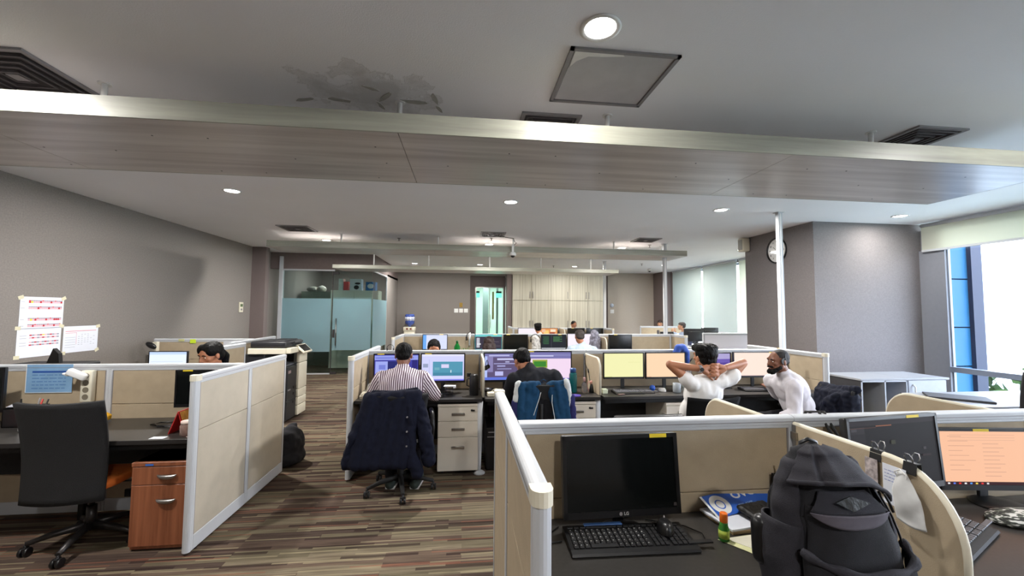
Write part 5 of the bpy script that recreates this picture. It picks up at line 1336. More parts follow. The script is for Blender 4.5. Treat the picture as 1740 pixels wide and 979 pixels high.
# right foreground desk
DK = (44, 40, 42)
code = [(0, 0, 1, 1, (40, 38, 41)), (0, .92, 1, 1, (56, 52, 56)), (0, .80, .17, .90, (58, 56, 60)), (0.3, .90, .48, .915, (170, 110, 80)), (0, .885, .3, .89, (120, 80, 66)), (0.02, .84, .08, .88, (80, 80, 86)), (0, 0, .17, .8, (50, 48, 52)), (.45, .62, .5, .68, (72, 74, 60)), (.82, .5, .85, .54, (84, 80, 84)), (.8, .4, .9, .43, (60, 50, 52))]
monitor((1.80, 1.555, 0.785), 0.12, 'dark code editor monitor half hidden by the rounded screen', code, w=0.50, h=0.30, z_mid=0.255, tilt=-0.08, sticker=0.72, s=0.7)
doc = [(0, 0, 1, 1, (244, 190, 156)), (0, 0, 1, .055, (60, 36, 40))]
for j in range(8): doc.append((.08, .90-j*.09, .22+.06*(j % 3), .91-j*.09, (205, 160, 135)))
for j in range(9): doc.append((.42, .76-j*.075, .58+.05*(j % 2), .772-j*.075, (210, 165, 140)))
for j in range(3): doc.append((.1, .93-j*.05, .75, .937-j*.05, (214, 168, 142)))
for j, c in enumerate([(230, 230, 230), (90, 120, 220), (220, 60, 50), (230, 230, 230), (80, 150, 230), (230, 200, 80), (220, 60, 60), (220, 220, 220)]): doc.append((.04+j*.055, .012, .062+j*.055, .042, c))
monitor((2.345, 1.615, 0.785), -0.12, 'bright peach coloured document screen at the right edge of the foreground', doc, w=0.47, h=0.265, z_mid=0.19, tilt=-0.05, sticker=0.42, s=1.0)
keyboard((1.80, 1.375, 0.786), 0.42, 'black and grey keyboard partly behind the rounded screen at the right', w=0.44, d=0.16, body=M_blackm, keys=M_keyl)
M_camo = mat('camouflage_cloth', srgb(90, 96, 84), 0.8)
nt = M_camo.node_tree; n_ = nt.nodes.new('ShaderNodeTexNoise'); n_.inputs['Scale'].default_value = 9; n_.inputs['Detail'].default_value = 1
rr_ = nt.nodes.new('ShaderNodeValToRGB'); rr_.color_ramp.interpolation = 'CONSTANT'; rr_.color_ramp.elements[0].color = srgb(34, 36, 34); rr_.color_ramp.elements[1].position = 0.48; rr_.color_ramp.elements[1].color = srgb(96, 102, 92)
e_ = rr_.color_ramp.elements.new(0.56); e_.color = srgb(206, 206, 202)
nt.links.new(n_.outputs['Fac'], rr_.inputs[0]); nt.links.new(rr_.outputs[0], nt.nodes['Principled BSDF'].inputs['Base Color'])
o = MB().lathe([(0.0005, 0.0), (0.13, 0.0), (0.145, 0.01), (0.14, 0.02), (0.09, 0.03), (0.0005, 0.034)], n=32).build('camouflage_pouch', M_camo, loc=(2.27, 1.46, 0.786)); o.scale = (1.15, 0.55, 1); tag(o, 'flat oval camouflage pouch below the peach coloured screen', 'pouch')
mouse((2.25, 1.33, 0.786), 0.5, 'black mouse at the right edge beside the grey keyboard')
tag(MB().tube([(1.62, 1.60, 1.0), (1.60, 1.66, 1.10), (1.585, 1.70, 1.178), (1.575, 1.76, 1.165), (1.57, 1.80, 1.05)], 0.006, n=6).tube([(1.64, 1.60, 1.0), (1.625, 1.66, 1.10), (1.61, 1.70, 1.178), (1.60, 1.76, 1.165), (1.59, 1.80, 1.05)], 0.006, n=6).build('draped_cable', M_blackm), 'pair of black cables draped over the long rail beside the code monitor', 'cable')
monitor((0.92, 2.0, 0.785), PI, 'monitor seen only by its top edge behind the long foreground rail', None, w=0.36, h=0.22, z_mid=0.21, sticker=0)
# ------------------------------------------------------------------ left cubicle
chair((-2.56, 3.25, 0), 0.04, 'black mesh chair with an orange seat at the left desk', z_top=1.02, z_bot=0.37, bw=0.50, back_y=-0.27, support=False, seat_m=mat('orange_seat_fabric', srgb(214, 110, 40), 0.85, noise_amt=0.1, bump=0.2), back_m=M_mesh, arms=False, base_rot=0.15, taper=0.95, base_m=mat('dark_polished_metal', srgb(60, 58, 58), 0.35, metal=0.6, noise_amt=0.05), sw=0.46, tilt=0.1)
pedestal(-2.2, 3.08, 0.36, 0.5, 0.585, 'reddish brown wooden drawer unit under the left desk', [0.12, 0.40], m=M_brown, handle='cup', base=0.01, rz=0.0)
tag(MB().box((-0.025, 0, 0), (0.025, 0.001, 0.012)).build('blue_sticker', mat('blue_sticker', srgb(50, 110, 200), 0.6), loc=(-2.09, 3.076, 0.563)), 'small blue sticker on the top edge of the brown drawer unit', 'sticker')
monitor((-2.04, 3.53, 0.74), 0.05, 'black switched-off monitor behind the tall aisle partition', None, w=0.40, h=0.29, z_mid=0.255, sticker=0.22)
monitor((-3.62, 3.42, 0.74), 0.25, 'dark monitor cut off by the left edge of the photo', None, w=0.5, h=0.33, z_mid=0.27, sticker=0)
# blue sheet
r = thing('pinned_sheet', 'light blue printed sheet pinned to the left partition', 'sheet', (-3.255, 3.673, 0.948))
MB().box((-0.165, -0.001, 0), (0.165, 0, 0.222)).build('sheet', mat('light_blue_print_sheet', srgb(128, 168, 205), 0.6, noise_amt=0.08, noise_scale=12), r)
MB().box((-0.165, -0.0014, 0), (0.165, -0.001, 0.004)).box((-0.165, -0.0014, 0), (-0.160, -0.001, 0.222)).build('white_margin', M_white, r)
b = MB(); b.box((-0.12, -0.0016, 0.157), (0.13, -0.001, 0.172))
b.build('title_bar', mat('dark_blue_ink', srgb(40, 84, 160), 0.6), r)
b = MB()
for j in range(5):
    xx = -0.12
    while xx < 0.11:
        ln = 0.02+0.04*rnd.random(); b.box((xx, -0.0015, 0.137-j*0.026), (min(0.12, xx+ln), -0.001, 0.143-j*0.026)); xx += ln+0.008
b.build('text_lines', mat('mid_blue_ink', srgb(78, 122, 180), 0.6), r)['kind'] = 'stuff'
# power strip on the panel
r = thing('power_strip', 'cream power strip mounted upright on the left partition', 'power strip', (-2.955, 3.672, 0.88))
MB().box((-0.04, -0.045, 0), (0.04, -0.002, 0.245), bev=0.006, seg=2).build('housing', M_cream, r)
s_ = mat('socket_shadow', srgb(120, 112, 96), 0.7)
for k in range(4): MB().lathe([(0.0005, -0.046), (0.019, -0.046), (0.022, -0.0465), (0.022, -0.044)], c=(0, 0, 0.04+k*0.055), axis='Y', n=20).build('socket', s_, r)
MB().box((-0.045, -0.012, -0.13), (-0.02, -0.002, 0.0)).build('cable_duct', M_alu, r)
MB().tube([(0.0, -0.025, 0.0), (0.0, -0.025, -0.06), (0.0, -0.03, -0.13)], 0.006, n=8).build('power_cord', M_cream, r)
r = thing('plug_adaptor', 'white plug adaptor angled out of the top of the power strip', 'adaptor', (-2.985, 3.60, 1.095)); r.rotation_euler = (0, 0.5, 0.3)
MB().box((-0.075, -0.03, -0.026), (0.05, 0.028, 0.026), bev=0.012, seg=3).build('body', M_white, r)
MB().box((-0.09, -0.02, -0.034), (-0.05, 0.02, -0.02), bev=0.006, seg=2).build('nose', M_white, r)
r = thing('pen_basket', 'black wire pen basket with pens on the left desk', 'pen holder', (-3.24, 3.5, 0.74))
MB().box((-0.11, -0.05, 0), (0.11, 0.05, 0.005)).box((-0.11, -0.05, 0), (0.11, -0.045, 0.13)).box((-0.11, 0.045, 0), (0.11, 0.05, 0.15)).box((-0.11, -0.05, 0), (-0.105, 0.05, 0.14)).box((0.105, -0.05, 0), (0.11, 0.05, 0.15)).box((0, -0.05, 0), (0.004, 0.05, 0.13)).build('basket', M_black, r)
MB().prism([(-0.09, 0.148), (0.03, 0.15), (0.05, 0.165), (-0.05, 0.17)], 'Y', -0.05, -0.03).build('memo_slip', M_paper, r)
for k, (x, a_, m_) in enumerate([(-0.02, -0.1, M_black), (0.05, 0.25, M_red), (0.07, 0.3, M_black), (0.03, 0.15, M_grey_al)]):
    tag(MB().cyl((0, 0, 0), (0.19*math.sin(a_), 0.01, 0.19*math.cos(a_)), 0.005, n=8).build('pen', m_, loc=(-3.24+x, 3.49+0.01*k, 0.748)), ['black pen standing left in the wire basket', 'red pen leaning right in the wire basket', 'short black pen at the right end of the wire basket', 'grey pen in the middle of the wire basket'][k], 'pen')
o = MB().box((-0.035, -0.03, 0), (0.035, 0.03, 0.06), bev=0.01, seg=2).cyl((0.03, 0, 0.03), (0.05, 0, 0.03), 0.01).build('usb_charger', M_white, loc=(-3.09, 3.35, 0.741)); tag(o, 'small white charger block on the left desk, before the pen basket', 'charger')
r = fuse('yellow_cloth', [('c', (-0.05, 0, 0.03), (0.04, 0.0, 0.035), 0.034, 0.028), ('c', (-0.02, -0.01, 0.06), (0.03, 0, 0.04), 0.022, 0.02)], 0.006, mat('yellow_plastic_bag', srgb(225, 170, 40), 0.5, noise_amt=0.15), None, smooth=1, wr=(0.008, 25, 3), loc=(-2.80, 3.58, 0.742)); tag(r, 'crumpled yellow wrapper on the left desk beside the mesh chair', 'wrapper')
r = thing('red_hat_figure', 'small red and white ornament at the left edge of the left desk', 'ornament', (-3.42, 3.25, 0.74))
MB().lathe([(0.0005, 0), (0.06, 0), (0.055, 0.014), (0.0005, 0.016)], n=20).build('brim', M_white, r); MB().lathe([(0.05, 0.014), (0.035, 0.04), (0.01, 0.075), (0.0005, 0.08)], n=20).build('cone', M_red, r)
r = thing('desk_calendar', 'red and yellow tent calendar beside the tall aisle partition', 'calendar', (-2.005, 3.24, 0.74), 0.0)
MB().prism([(-0.05, 0), (-0.045, 0), (0.012, 0.15), (0.008, 0.155)], 'Y', -0.06, 0.06).prism([(0.05, 0), (0.055, 0), (0.014, 0.155), (0.009, 0.155)], 'Y', -0.06, 0.06).build('card_stand', M_red, r)
MB().prism([(0.0565, 0.02), (0.058, 0.02), (0.022, 0.15), (0.02, 0.15)], 'Y', -0.055, 0.055).build('page', mat('orange_yellow_page', srgb(210, 150, 70), 0.7, noise_amt=0.25, noise_scale=40), r)
r = thing('candy_jar', 'small glass jar with a pale lid by the tall aisle partition', 'jar', (-1.905, 3.15, 0.74))
MB().lathe([(0.0005, 0), (0.042, 0), (0.048, 0.008), (0.048, 0.07), (0.04, 0.082), (0.0005, 0.082)], n=24).build('glass_body', mat('jar_glass', srgb(190, 160, 150), 0.08, trans=0.6, noise_amt=0.25, noise_scale=30), r)
MB().lathe([(0.0005, 0.082), (0.043, 0.082), (0.043, 0.1), (0.0005, 0.102)], n=24).build('lid', mat('pink_white_lid', srgb(225, 205, 195), 0.5), r)
tag(MB().box((-0.045, -0.025, 0), (0.045, 0.025, 0.001)).build('name_card', M_paper, loc=(-2.06, 3.10, 0.7405)), 'white card on the left desk in front of the red calendar', 'card')
tag(MB().tube([(-2.32, 3.45, 0.748), (-2.25, 3.37, 0.746), (-2.12, 3.35, 0.746), (-2.08, 3.42, 0.746), (-2.2, 3.5, 0.746), (-2.3, 3.48, 0.748), (-2.33, 3.42, 0.748), (-2.2, 3.36, 0.752), (-2.05, 3.4, 0.752)], 0.005, n=6).build('coiled_cable', M_black), 'coiled black cable on the left desk below the black monitor', 'cable')
tag(MB().tube([(-2.1, 3.37, 0.748), (-2.03, 3.42, 0.748), (-1.97, 3.4, 0.748)], 0.006, n=6).build('orange_lead', mat('orange_lead', srgb(210, 110, 50), 0.5)), 'short orange lead next to the coiled black cable', 'cable')
for k, x in enumerate([-2.62, -2.48]):
    tag(MB().box((x-0.035, 3.655, 0.13), (x+0.035, 3.672, 0.19), bev=0.003).build('floor_socket', M_blackm), ['black power socket in the partition base, left one under the left desk', 'black power socket in the partition base, right one under the left desk'][k], 'socket')
# headset on wall side, small speaker-like things on second partition
tag(MB().box((-0.05, -0.001, -0.03), (0.03, 0.001, 0.03)).build('sticky_note', mat('lime_note', srgb(200, 225, 50), 0.7), loc=(-4.05, 6.72, 1.13)), 'lime green sticky note on the far left partition', 'sticky note')
tag(MB().box((-0.04, -0.001, -0.018), (0.04, 0.001, 0.018)).build('sticky_note', mat('pale_note', srgb(190, 190, 130), 0.7), loc=(-4.22, 6.72, 1.145)), 'pale faded sticky note left of the lime green one', 'sticky note')
tag(MB().box((-0.05, -0.001, -0.035), (0.05, 0.001, 0.035)).build('sticky_note', mat('ochre_note', srgb(196, 170, 70), 0.7, noise_amt=0.2), loc=(-3.83, 6.72, 0.93)), 'small ochre note low on the far left partition by the woman', 'sticky note')
tag(MB().box((-0.25, -0.004, -0.3), (0.22, 0.0, 0.0)).build('whiteboard_sheet', mat('pale_grey_sheet', srgb(190, 192, 200), 0.5), loc=(-3.38, 6.72, 1.13)), 'pale grey board hanging on the far left partition right of the woman', 'board')
r = thing('wall_phone', 'black handset and cream socket strip at the corner of the far left partition', 'phone', (-4.50, 6.62, 0.8))
MB().box((-0.03, -0.03, 0.0), (0.03, 0.03, 0.33), bev=0.005).build('socket_strip', M_cream, r); MB().ell((-0.03, -0.05, 0.28), (0.08, 0.03, 0.04), (0, 0.5, 0)).ell((0.0, -0.05, 0.17), (0.05, 0.03, 0.03)).build('black_plugs', M_black, r)
scr = [(0, 0, 1, 1, (224, 234, 250)), (0, .88, 1, 1, (190, 210, 245)), (0.05, .55, .9, .57, (190, 205, 230)), (0.05, .35, .7, .37, (200, 210, 235)), (0.04, .12, .5, .15, (110, 130, 160))]
monitor((-3.30, 5.05, 0.74), 0.0, 'bright white screen left of the woman behind the partition', scr, w=0.40, h=0.27, z_mid=0.265, sticker=0, bez=0.008, s=1.1)
tag(MB().prism([(-0.05, 0), (0.06, 0), (0.05, 0.09), (0.0, 0.14)], 'Y', -0.02, 0.02).build('desk_phone', M_black, loc=(-4.0, 4.55, 1.08)), 'small black corner of a device peeking over the left partition', 'device')
tag(MB().box((-4.3, 4.4, 0.74), (-3.7, 4.7, 1.08), bev=0.01).build('file_cabinet', M_blackm), 'cabinet behind the left partition carrying the small black device', 'cabinet')
# black bag on the floor behind the aisle partition
o = fuse('floor_bag', [('e', (0, 0, 0.2), (0.13, 0.15, 0.2)), ('e', (0, 0, 0.09), (0.14, 0.17, 0.09)), ('c', (0, -0.08, 0.32), (0, 0.06, 0.36), 0.05, 0.05)], 0.012, M_bp, None, smooth=3, wr=(0.012, 9, 4), loc=(-1.80, 4.62, 0.0)); tag(o, 'black backpack slumped on the carpet behind the aisle partition', 'backpack')

# wall papers
r = thing('wall_chart', 'tall white chart of red and yellow cells taped to the left wall', 'chart', (XL+0.001, 5.34, 1.40))
def cells(mb, y0, y1, z0, z1, n, pick):
    w_ = (y1-y0)/n
    for i in range(n):
        k = pick(i)
        if k >= 0: mb.box((0.0012, y0+i*w_+0.001, z0), (0.0018, y0+(i+1)*w_-0.001, z1), k)
wy = 0.245
MB().box((0, -0.25, -0.02), (0.001, wy, 0.34)).build('upper_sheet', M_paper, r)
MB().box((0.0, -0.26, -0.34), (0.001, wy-0.01, -0.015)).build('lower_sheet', M_paper, r)
cm = [mat('cell_red', srgb(190, 50, 60), 0.7), mat('cell_yellow', srgb(235, 215, 70), 0.7), mat('cell_pink', srgb(225, 180, 190), 0.7), mat('cell_grey', srgb(150, 150, 165), 0.7)]
cl = MB()
for (z, ph) in [(0.27, 0), (0.20, 1), (0.07, 2), (0.0, 3)]:
    cells(cl, -0.16, 0.225, z, z+0.022, 16, lambda i, ph=ph: (1 if i == 1 and ph in (0, 2) else 0 if (i+ph) % 5 == 0 else 2 if i % 2 else 0 if i > 11 and ph == 2 else 2))
    cells(cl, -0.16, 0.225, z+0.022, z+0.032, 16, lambda i, ph=ph: (0 if (i+ph) % 6 == 0 else 3))
    cl.box((0.0012, -0.24, z+0.01), (0.0018, -0.2, z+0.014), 3)
for (z, ph) in [(-0.10, 0), (-0.13, 1), (-0.18, 2), (-0.21, 4)]:
    cells(cl, -0.13, 0.21, z, z+0.014, 12, lambda i, ph=ph: (0 if (i*7+ph) % 4 == 0 else 1 if i == 5 and ph == 0 else 3 if i % 2 else 2))
    cl.box((0.0012, -0.23, z+0.002), (0.0018, -0.16, z+0.006), 3)
cl.build('coloured_cells', cm, r)['kind'] = 'stuff'
tp = mat('masking_tape', srgb(214, 208, 180), 0.7, noise_amt=0.05)
for (y, z) in [(-0.245, 0.33), (0.24, 0.33), (-0.255, -0.01), (-0.25, -0.33), (0.235, 0.0)]:
    MB().box((0.0012, y-0.03, z-0.02), (0.0022, y+0.03, z+0.02), rot=(rnd.random()-.5, 0, 0)).build('tape', tp, r)
r = thing('wall_schedule', 'landscape white schedule sheet taped right of the coloured chart', 'chart', (XL+0.001, 5.84, 1.22))
MB().box((0, -0.235, -0.155), (0.001, 0.24, 0.17)).build('sheet', M_paper, r)
b = MB(); b.box((0.0012, -0.21, 0.105), (0.0016, 0.21, 0.112)); b.box((0.0012, -0.21, 0.085), (0.0016, -0.06, 0.089)); b.box((0.0012, -0.065, -0.06), (0.0016, -0.062, 0.089)); b.build('red_rules', mat('red_rule', srgb(215, 130, 140), 0.7), r)
b = MB()
for j in range(6):
    for i in range(6):
        if rnd.random() > 0.25: b.box((0.0012, -0.04+i*0.042, 0.06-j*0.025), (0.0016, -0.04+i*0.042+0.022, 0.064-j*0.025))
for j in range(5): b.box((0.0012, -0.21, 0.03-j*0.03), (0.0016, -0.075, 0.033-j*0.03))
b.build('printed_lines', mat('grey_print', srgb(150, 152, 165), 0.7), r)['kind'] = 'stuff'
for (y, z) in [(0.235, 0.16), (0.235, -0.15), (-0.225, -0.155)]: MB().box((0.0012, y-0.03, z-0.02), (0.0022, y+0.03, z+0.02), rot=(rnd.random()-.5, 0, 0)).build('tape', tp, r)

# ------------------------------------------------------------------ copier
r = thing('office_copier', 'large black and white office copier beyond the aisle partition', 'copier', (-2.5, 6.2, 0))
M_cpb = mat('copier_black', srgb(36, 37, 41), 0.45, noise_amt=0.05)
MB().box((-0.62, 0.0, 0.03), (0.0, 0.62, 0.80), bev=0.01).box((-0.62, 0.0, 0.80), (-0.3, 0.62, 0.98), bev=0.006).box((-0.62, 0.5, 0.8), (-0.1, 0.62, 0.98), bev=0.006).build('body', M_cpb, r)
for cx in (-0.57, -0.06):
    for cy in (0.06, 0.56): MB().cyl((cx-0.012, cy, 0.018), (cx+0.012, cy, 0.018), 0.018, n=12).build('caster', M_black, r)
MB().box((-0.5, 0.02, 0.985), (0.04, 0.62, 1.065), bev=0.006).box((-0.52, -0.02, 0.985), (-0.02, 0.06, 1.065), bev=0.004).build('scanner_band', M_cream, r)
MB().box((-0.5, 0.0, 1.07), (-0.02, 0.6, 1.16), bev=0.02, seg=2).box((-0.3, 0.05, 1.155), (-0.05, 0.5, 1.175), bev=0.008).build('document_feeder', M_cpb, r)
MB().box((-0.12, 0.2, 1.10), (0.03, 0.5, 1.125), rot=(0, -0.35, 0)).build('feed_tray', M_cpb, r)
MB().box((-0.28, 0.03, 0.81), (-0.04, 0.48, 0.83), rot=(0, 0.1, 0)).build('output_tray', mat('grey_tray', srgb(96, 98, 104), 0.5), r)
for (z0, z1) in ((0.05, 0.19), (0.195, 0.31), (0.315, 0.43), (0.435, 0.82), (0.825, 1.0)):
    MB().box((0.002, 0.33, z0), (0.045, 0.64, z1-0.003), bev=0.008, seg=2).build('front_panel', M_cream, r)
for (z0, z1) in ((0.05, 0.31), (0.315, 0.79)):
    MB().box((-0.002, 0.01, z0), (0.012, 0.325, z1-0.003), bev=0.004).build('side_door', M_cpb, r)
for z in (0.25, 0.37, 0.46): MB().box((0.012, 0.22, z), (0.02, 0.31, z+0.04), bev=0.003).build('tray_grip', M_black, r)
MB().box((0.012, 0.03, 0.7), (0.0145, 0.12, 0.74)).build('badge', mat('pinkish_badge', srgb(150, 130, 130), 0.5), r)
MB().box((0.012, 0.03, 0.455), (0.016, 0.12, 0.475)).build('door_latch', M_grey_al, r)
cp = MB().box((-0.02, 0.28, 1.01), (0.15, 0.6, 1.045), bev=0.01, seg=2, rot=(0, 0.75, 0)).build('control_panel', M_cream, r)
MB().box((0.005, 0.30, 1.043), (0.13, 0.56, 1.05), rot=(0, 0.75, 0), piv=(0.065, 0.44, 1.0275)).build('touch_screen', M_screen_off, cp)

# ------------------------------------------------------------------ middle row
PUR = (126, 130, 214)
c1 = [(0, 0, 1, 1, (66, 64, 160)), (0, .8, 1, .97, (150, 160, 235)), (0.02, .1, .3, .75, (160, 170, 240)), (.3, .35, .7, .75, (38, 42, 110)), (.02, .86, .9, .9, (110, 120, 210)), (.86, .2, .98, .8, (44, 40, 120)), (.1, .45, .25, .62, (120, 130, 215)), (.48, .3, .72, .6, (190, 200, 250))]
monitor((-0.715, 4.52, 0.74), 0.02, 'blue and purple desktop screen behind the striped shirt man', c1, w=0.475, h=0.315, z_mid=0.26, sticker=0.16, s=0.95)
c2 = [(0, 0, 1, 1, (206, 208, 246)), (0, 0, 1, .05, (120, 120, 220)), (.26, .18, .97, .72, (84, 150, 176)), (.46, .48, .64, .62, (214, 208, 240)), (.26, .18, .97, .3, (70, 132, 160)), (.68, .3, .70, .4, (220, 235, 240)), (.03, .5, .15, .64, (150, 160, 190)), (.3, .4, .42, .5, (110, 170, 186)), (0, .93, 1, 1, (225, 225, 250)), (.17, .1, .18, .8, (180, 184, 225))]
monitor((-0.225, 4.52, 0.74), -0.02, 'pale lilac screen with a teal map right of the striped shirt man', c2, w=0.475, h=0.315, z_mid=0.262, sticker=0.17, s=1.0)
c3 = [(0, 0, 1, 1, (96, 84, 120)), (0, 0, 1, .1, (100, 120, 220)), (0, .86, 1, 1, (120, 116, 170)), (.06, .3, .2, .9, (140, 132, 180)), (.25, .16, .45, .32, (190, 190, 240)), (.3, .5, .5, .55, (170, 170, 220)), (.22, .6, .95, .63, (170, 170, 220)), (.3, .75, .9, .82, (200, 200, 240)), (.82, .1, .9, .85, (150, 150, 200)), (0, .1, .06, .9, (180, 195, 250)), (.3, .4, .65, .43, (160, 160, 210)), (.5, .66, .6, .7, (190, 190, 230)), (.1, .9, .6, .95, (190, 190, 235))]
monitor((0.45, 4.52, 0.74), 0.02, 'purple code screen left of the dark shirt man', c3, w=0.475, h=0.32, z_mid=0.265, sticker=0, s=0.95)
c4 = [(0, 0, 1, 1, (238, 214, 236)), (0, .76, 1, 1, (120, 116, 170)), (.03, .84, .6, .9, (200, 200, 235)), (.12, .42, .46, .72, (150, 166, 70)), (.15, .46, .43, .66, (60, 130, 50)), (0, .88, 1, .9, (150, 150, 200)), (0, 0, 1, .04, (90, 90, 190))]
monitor((0.935, 4.50, 0.74), -0.03, 'pinkish screen with a green picture right of the dark shirt man', c4, w=0.51, h=0.33, z_mid=0.275, sticker=0.1, s=1.0)
c5 = [(0, 0, 1, 1, (238, 236, 178)), (.62, .62, .92, .625, (190, 196, 120)), (0, 0, .2, .02, (200, 205, 130))]
monitor((1.80, 4.52, 0.74), 0.0, 'pale yellow screen right of the middle rounded desk screen', c5, w=0.475, h=0.295, z_mid=0.27, sticker=0, s=1.0, bez=0.01)
c6 = [(0, 0, 1, 1, (248, 212, 176)), (.4, .66, .41, .67, (200, 150, 120)), (0, 0, .12, .02, (210, 160, 130))]
monitor((2.30, 4.52, 0.74), 0.0, 'pale orange screen left of the man with hands behind his head', c6, w=0.48, h=0.30, z_mid=0.268, sticker=0, s=1.0, bez=0.01)
c7 = [(0, 0, 1, 1, (250, 226, 212)), (.55, .7, .56, .71, (180, 150, 140)), (0, 0, 1, .02, (220, 190, 190))]
monitor((3.40, 4.52, 0.74), -0.02, 'pale pink screen left of the bearded man', c7, w=0.52, h=0.30, z_mid=0.27, sticker=0.93, s=1.0, bez=0.01)
c8 = [(0, 0, 1, 1, (120, 100, 190)), (0, .7, 1, 1, (190, 180, 230)), (.1, .4, .9, .5, (90, 70, 160))]
monitor((3.02, 4.6, 0.74), 0.1, 'small purple screen just right of the black haired man', c8, w=0.3, h=0.25, z_mid=0.28, sticker=0, s=0.8)
# desk things
keyboard((1.83, 4.34, 0.741), 0.03, 'black keyboard below the pale yellow screen', w=0.44, d=0.14, keys=M_keyl)
keyboard((3.36, 4.36, 0.741), -0.12, 'black keyboard in front of the bearded man', w=0.46, d=0.15, keys=M_keyl)
keyboard((0.52, 4.38, 0.741), 0.05, 'black keyboard left of the dark shirt man', w=0.42, d=0.14)
mouse((2.20, 4.42, 0.741), 0.3, 'white mouse below the pale orange screen', m=M_white)
mouse((-0.235, 4.30, 0.741), 0.2, 'black mouse by the elbow of the striped shirt man')
def mug(loc, label, m, r0=0.04, h=0.095, handle=1, name='mug'):
    r = thing(name, label, 'mug', loc)
    MB().lathe([(0.0005, 0.0), (r0*.92, 0), (r0, 0.008), (r0, h), (r0-0.004, h), (r0-0.004, 0.012), (0.0005, 0.01)], n=28).build('body', m, r)
    if handle:
        MB().tube([(r0-0.004, 0, h*.8), (r0+0.022, 0, h*.78), (r0+0.03, 0, h*.5), (r0+0.02, 0, h*.22), (r0-0.004, 0, h*.2)], 0.0055, n=8).build('handle', m, r)
    return r
mug((2.33, 4.33, 0.74), 'grey ceramic mug below the pale orange screen', mat('grey_ceramic', srgb(140, 146, 152), 0.25), 0.043, 0.1)
r = thing('lime_mouse', 'lime green and black rounded mouse right of the grey mug', 'mouse', (2.44, 4.27, 0.74), 1.2)
MB().ell((0, 0, 0.018), (0.035, 0.055, 0.02)).build('shell', mat('lime_plastic', srgb(190, 225, 40), 0.35), r); MB().ell((0, 0.02, 0.026), (0.016, 0.026, 0.014)).build('button_panel', M_black, r)
r = thing('blue_ball', 'round blue object between the yellow and orange screens', 'ball', (2.10, 4.44, 0.74))
MB().ell((0, 0, 0.032), (0.032, 0.032, 0.032)).build('ball', mat('blue_rubber', srgb(40, 90, 190), 0.5, noise_amt=0.1), r)
tag(MB().box((-0.04, -0.02, 0), (0.04, 0.02, 0.012), bev=0.004).build('phone', mat('brown_leather_case', srgb(90, 66, 60), 0.5), loc=(1.66, 4.235, 0.741)).__class__ and bpy.data.objects['phone'], 'small brown phone on the desk below the yellow screen', 'phone')
bpy.data.objects['phone'].rotation_euler = (0, 0, 0.25)
tag(MB().box((-0.09, -0.012, 0), (0.09, 0.012, 0.008), bev=0.003).build('silver_ruler', M_chrome, loc=(2.0, 4.225, 0.741)), 'flat silver strip in front of the keyboard below the yellow screen', 'ruler')
tag(MB().box((-0.03, -0.03, 0), (0.03, 0.03, 0.05), bev=0.006).build('plug_block', mat('pale_green_plastic', srgb(206, 214, 190), 0.5), loc=(1.505, 4.33, 0.741)), 'pale green charger block against the middle rounded desk screen', 'charger')
r = thing('steel_thermos', 'tall black tumbler with a handle by the rounded desk screen', 'tumbler', (0.105, 4.36, 0.74))
MB().lathe([(0.0005, 0), (0.042, 0), (0.046, 0.01), (0.046, 0.205), (0.04, 0.215), (0.0005, 0.216)], n=28).build('body', M_black, r)
MB().tube([(-0.044, 0, 0.17), (-0.07, 0, 0.17), (-0.072, 0, 0.1), (-0.044, 0, 0.09)], 0.007, n=8).box((-0.075, -0.01, 0.19), (-0.03, 0.01, 0.23), bev=0.005).build('handle', M_black, r)
r = thing('glass_cup', 'glass cup covered with a folded paper on the striped man desk', 'cup', (-0.145, 4.33, 0.74))
MB().lathe([(0.0005, 0), (0.036, 0), (0.042, 0.095), (0.0395, 0.095), (0.034, 0.006), (0.0005, 0.005)], n=24).build('glass', glass_mat('cup_glass', (0.93, 0.93, 0.93, 1), 0), r)
MB().prism([(-0.06, -0.03), (0.05, -0.045), (0.065, 0.02), (-0.05, 0.04)], 'Z', 0.101, 0.108).prism([(0.04, -0.04), (0.06, -0.043), (0.066, -0.02), (0.05, -0.02)], 'Z', 0.088, 0.105).build('paper_lid', M_paper, r)
tag(MB().box((-0.06, -0.05, 0), (0.06, 0.05, 0.002)).build('coaster', M_black, loc=(-0.145, 4.33, 0.7382)), 'black square coaster beneath the paper covered glass', 'coaster')
r = thing('socket_block', 'cream extension socket with tangled leads behind the rounded desk screen', 'extension socket', (0.27, 4.30, 0.74))
MB().box((-0.03, -0.05, 0), (0.05, 0.04, 0.04), bev=0.005).build('housing', M_cream, r)
MB().tube([(0.02, 0.03, 0.04), (0.06, 0.06, 0.06), (0.12, 0.05, 0.05), (0.17, 0.09, 0.05), (0.14, 0.13, 0.045), (0.08, 0.1, 0.05)], 0.006, n=6).build('white_lead', M_cream, r)
MB().ell((-0.02, 0.06, 0.05), (0.05, 0.035, 0.025)).build('black_plug', M_black, r)
r = thing('white_saucer', 'white oval dish in front of the dark shirt man keyboard', 'dish', (0.46, 4.24, 0.74))
o = MB().lathe([(0.0005, 0), (0.05, 0), (0.085, 0.014), (0.088, 0.018), (0.05, 0.01), (0.0005, 0.008)], n=32).build('dish', M_white, r)
def bottle(loc, label, prof, m, capm, name='water_bottle'):
    r = thing(name, label, 'bottle', loc)
    MB().lathe(prof, n=24).build('body', m, r)
    h = prof[-1][1]; rr = prof[-2][0]
    MB().lathe([(0.0005, h), (rr, h), (rr, h+0.035), (rr*.8, h+0.045), (0.0005, h+0.045)], n=20).build('cap', capm, r)
    return r
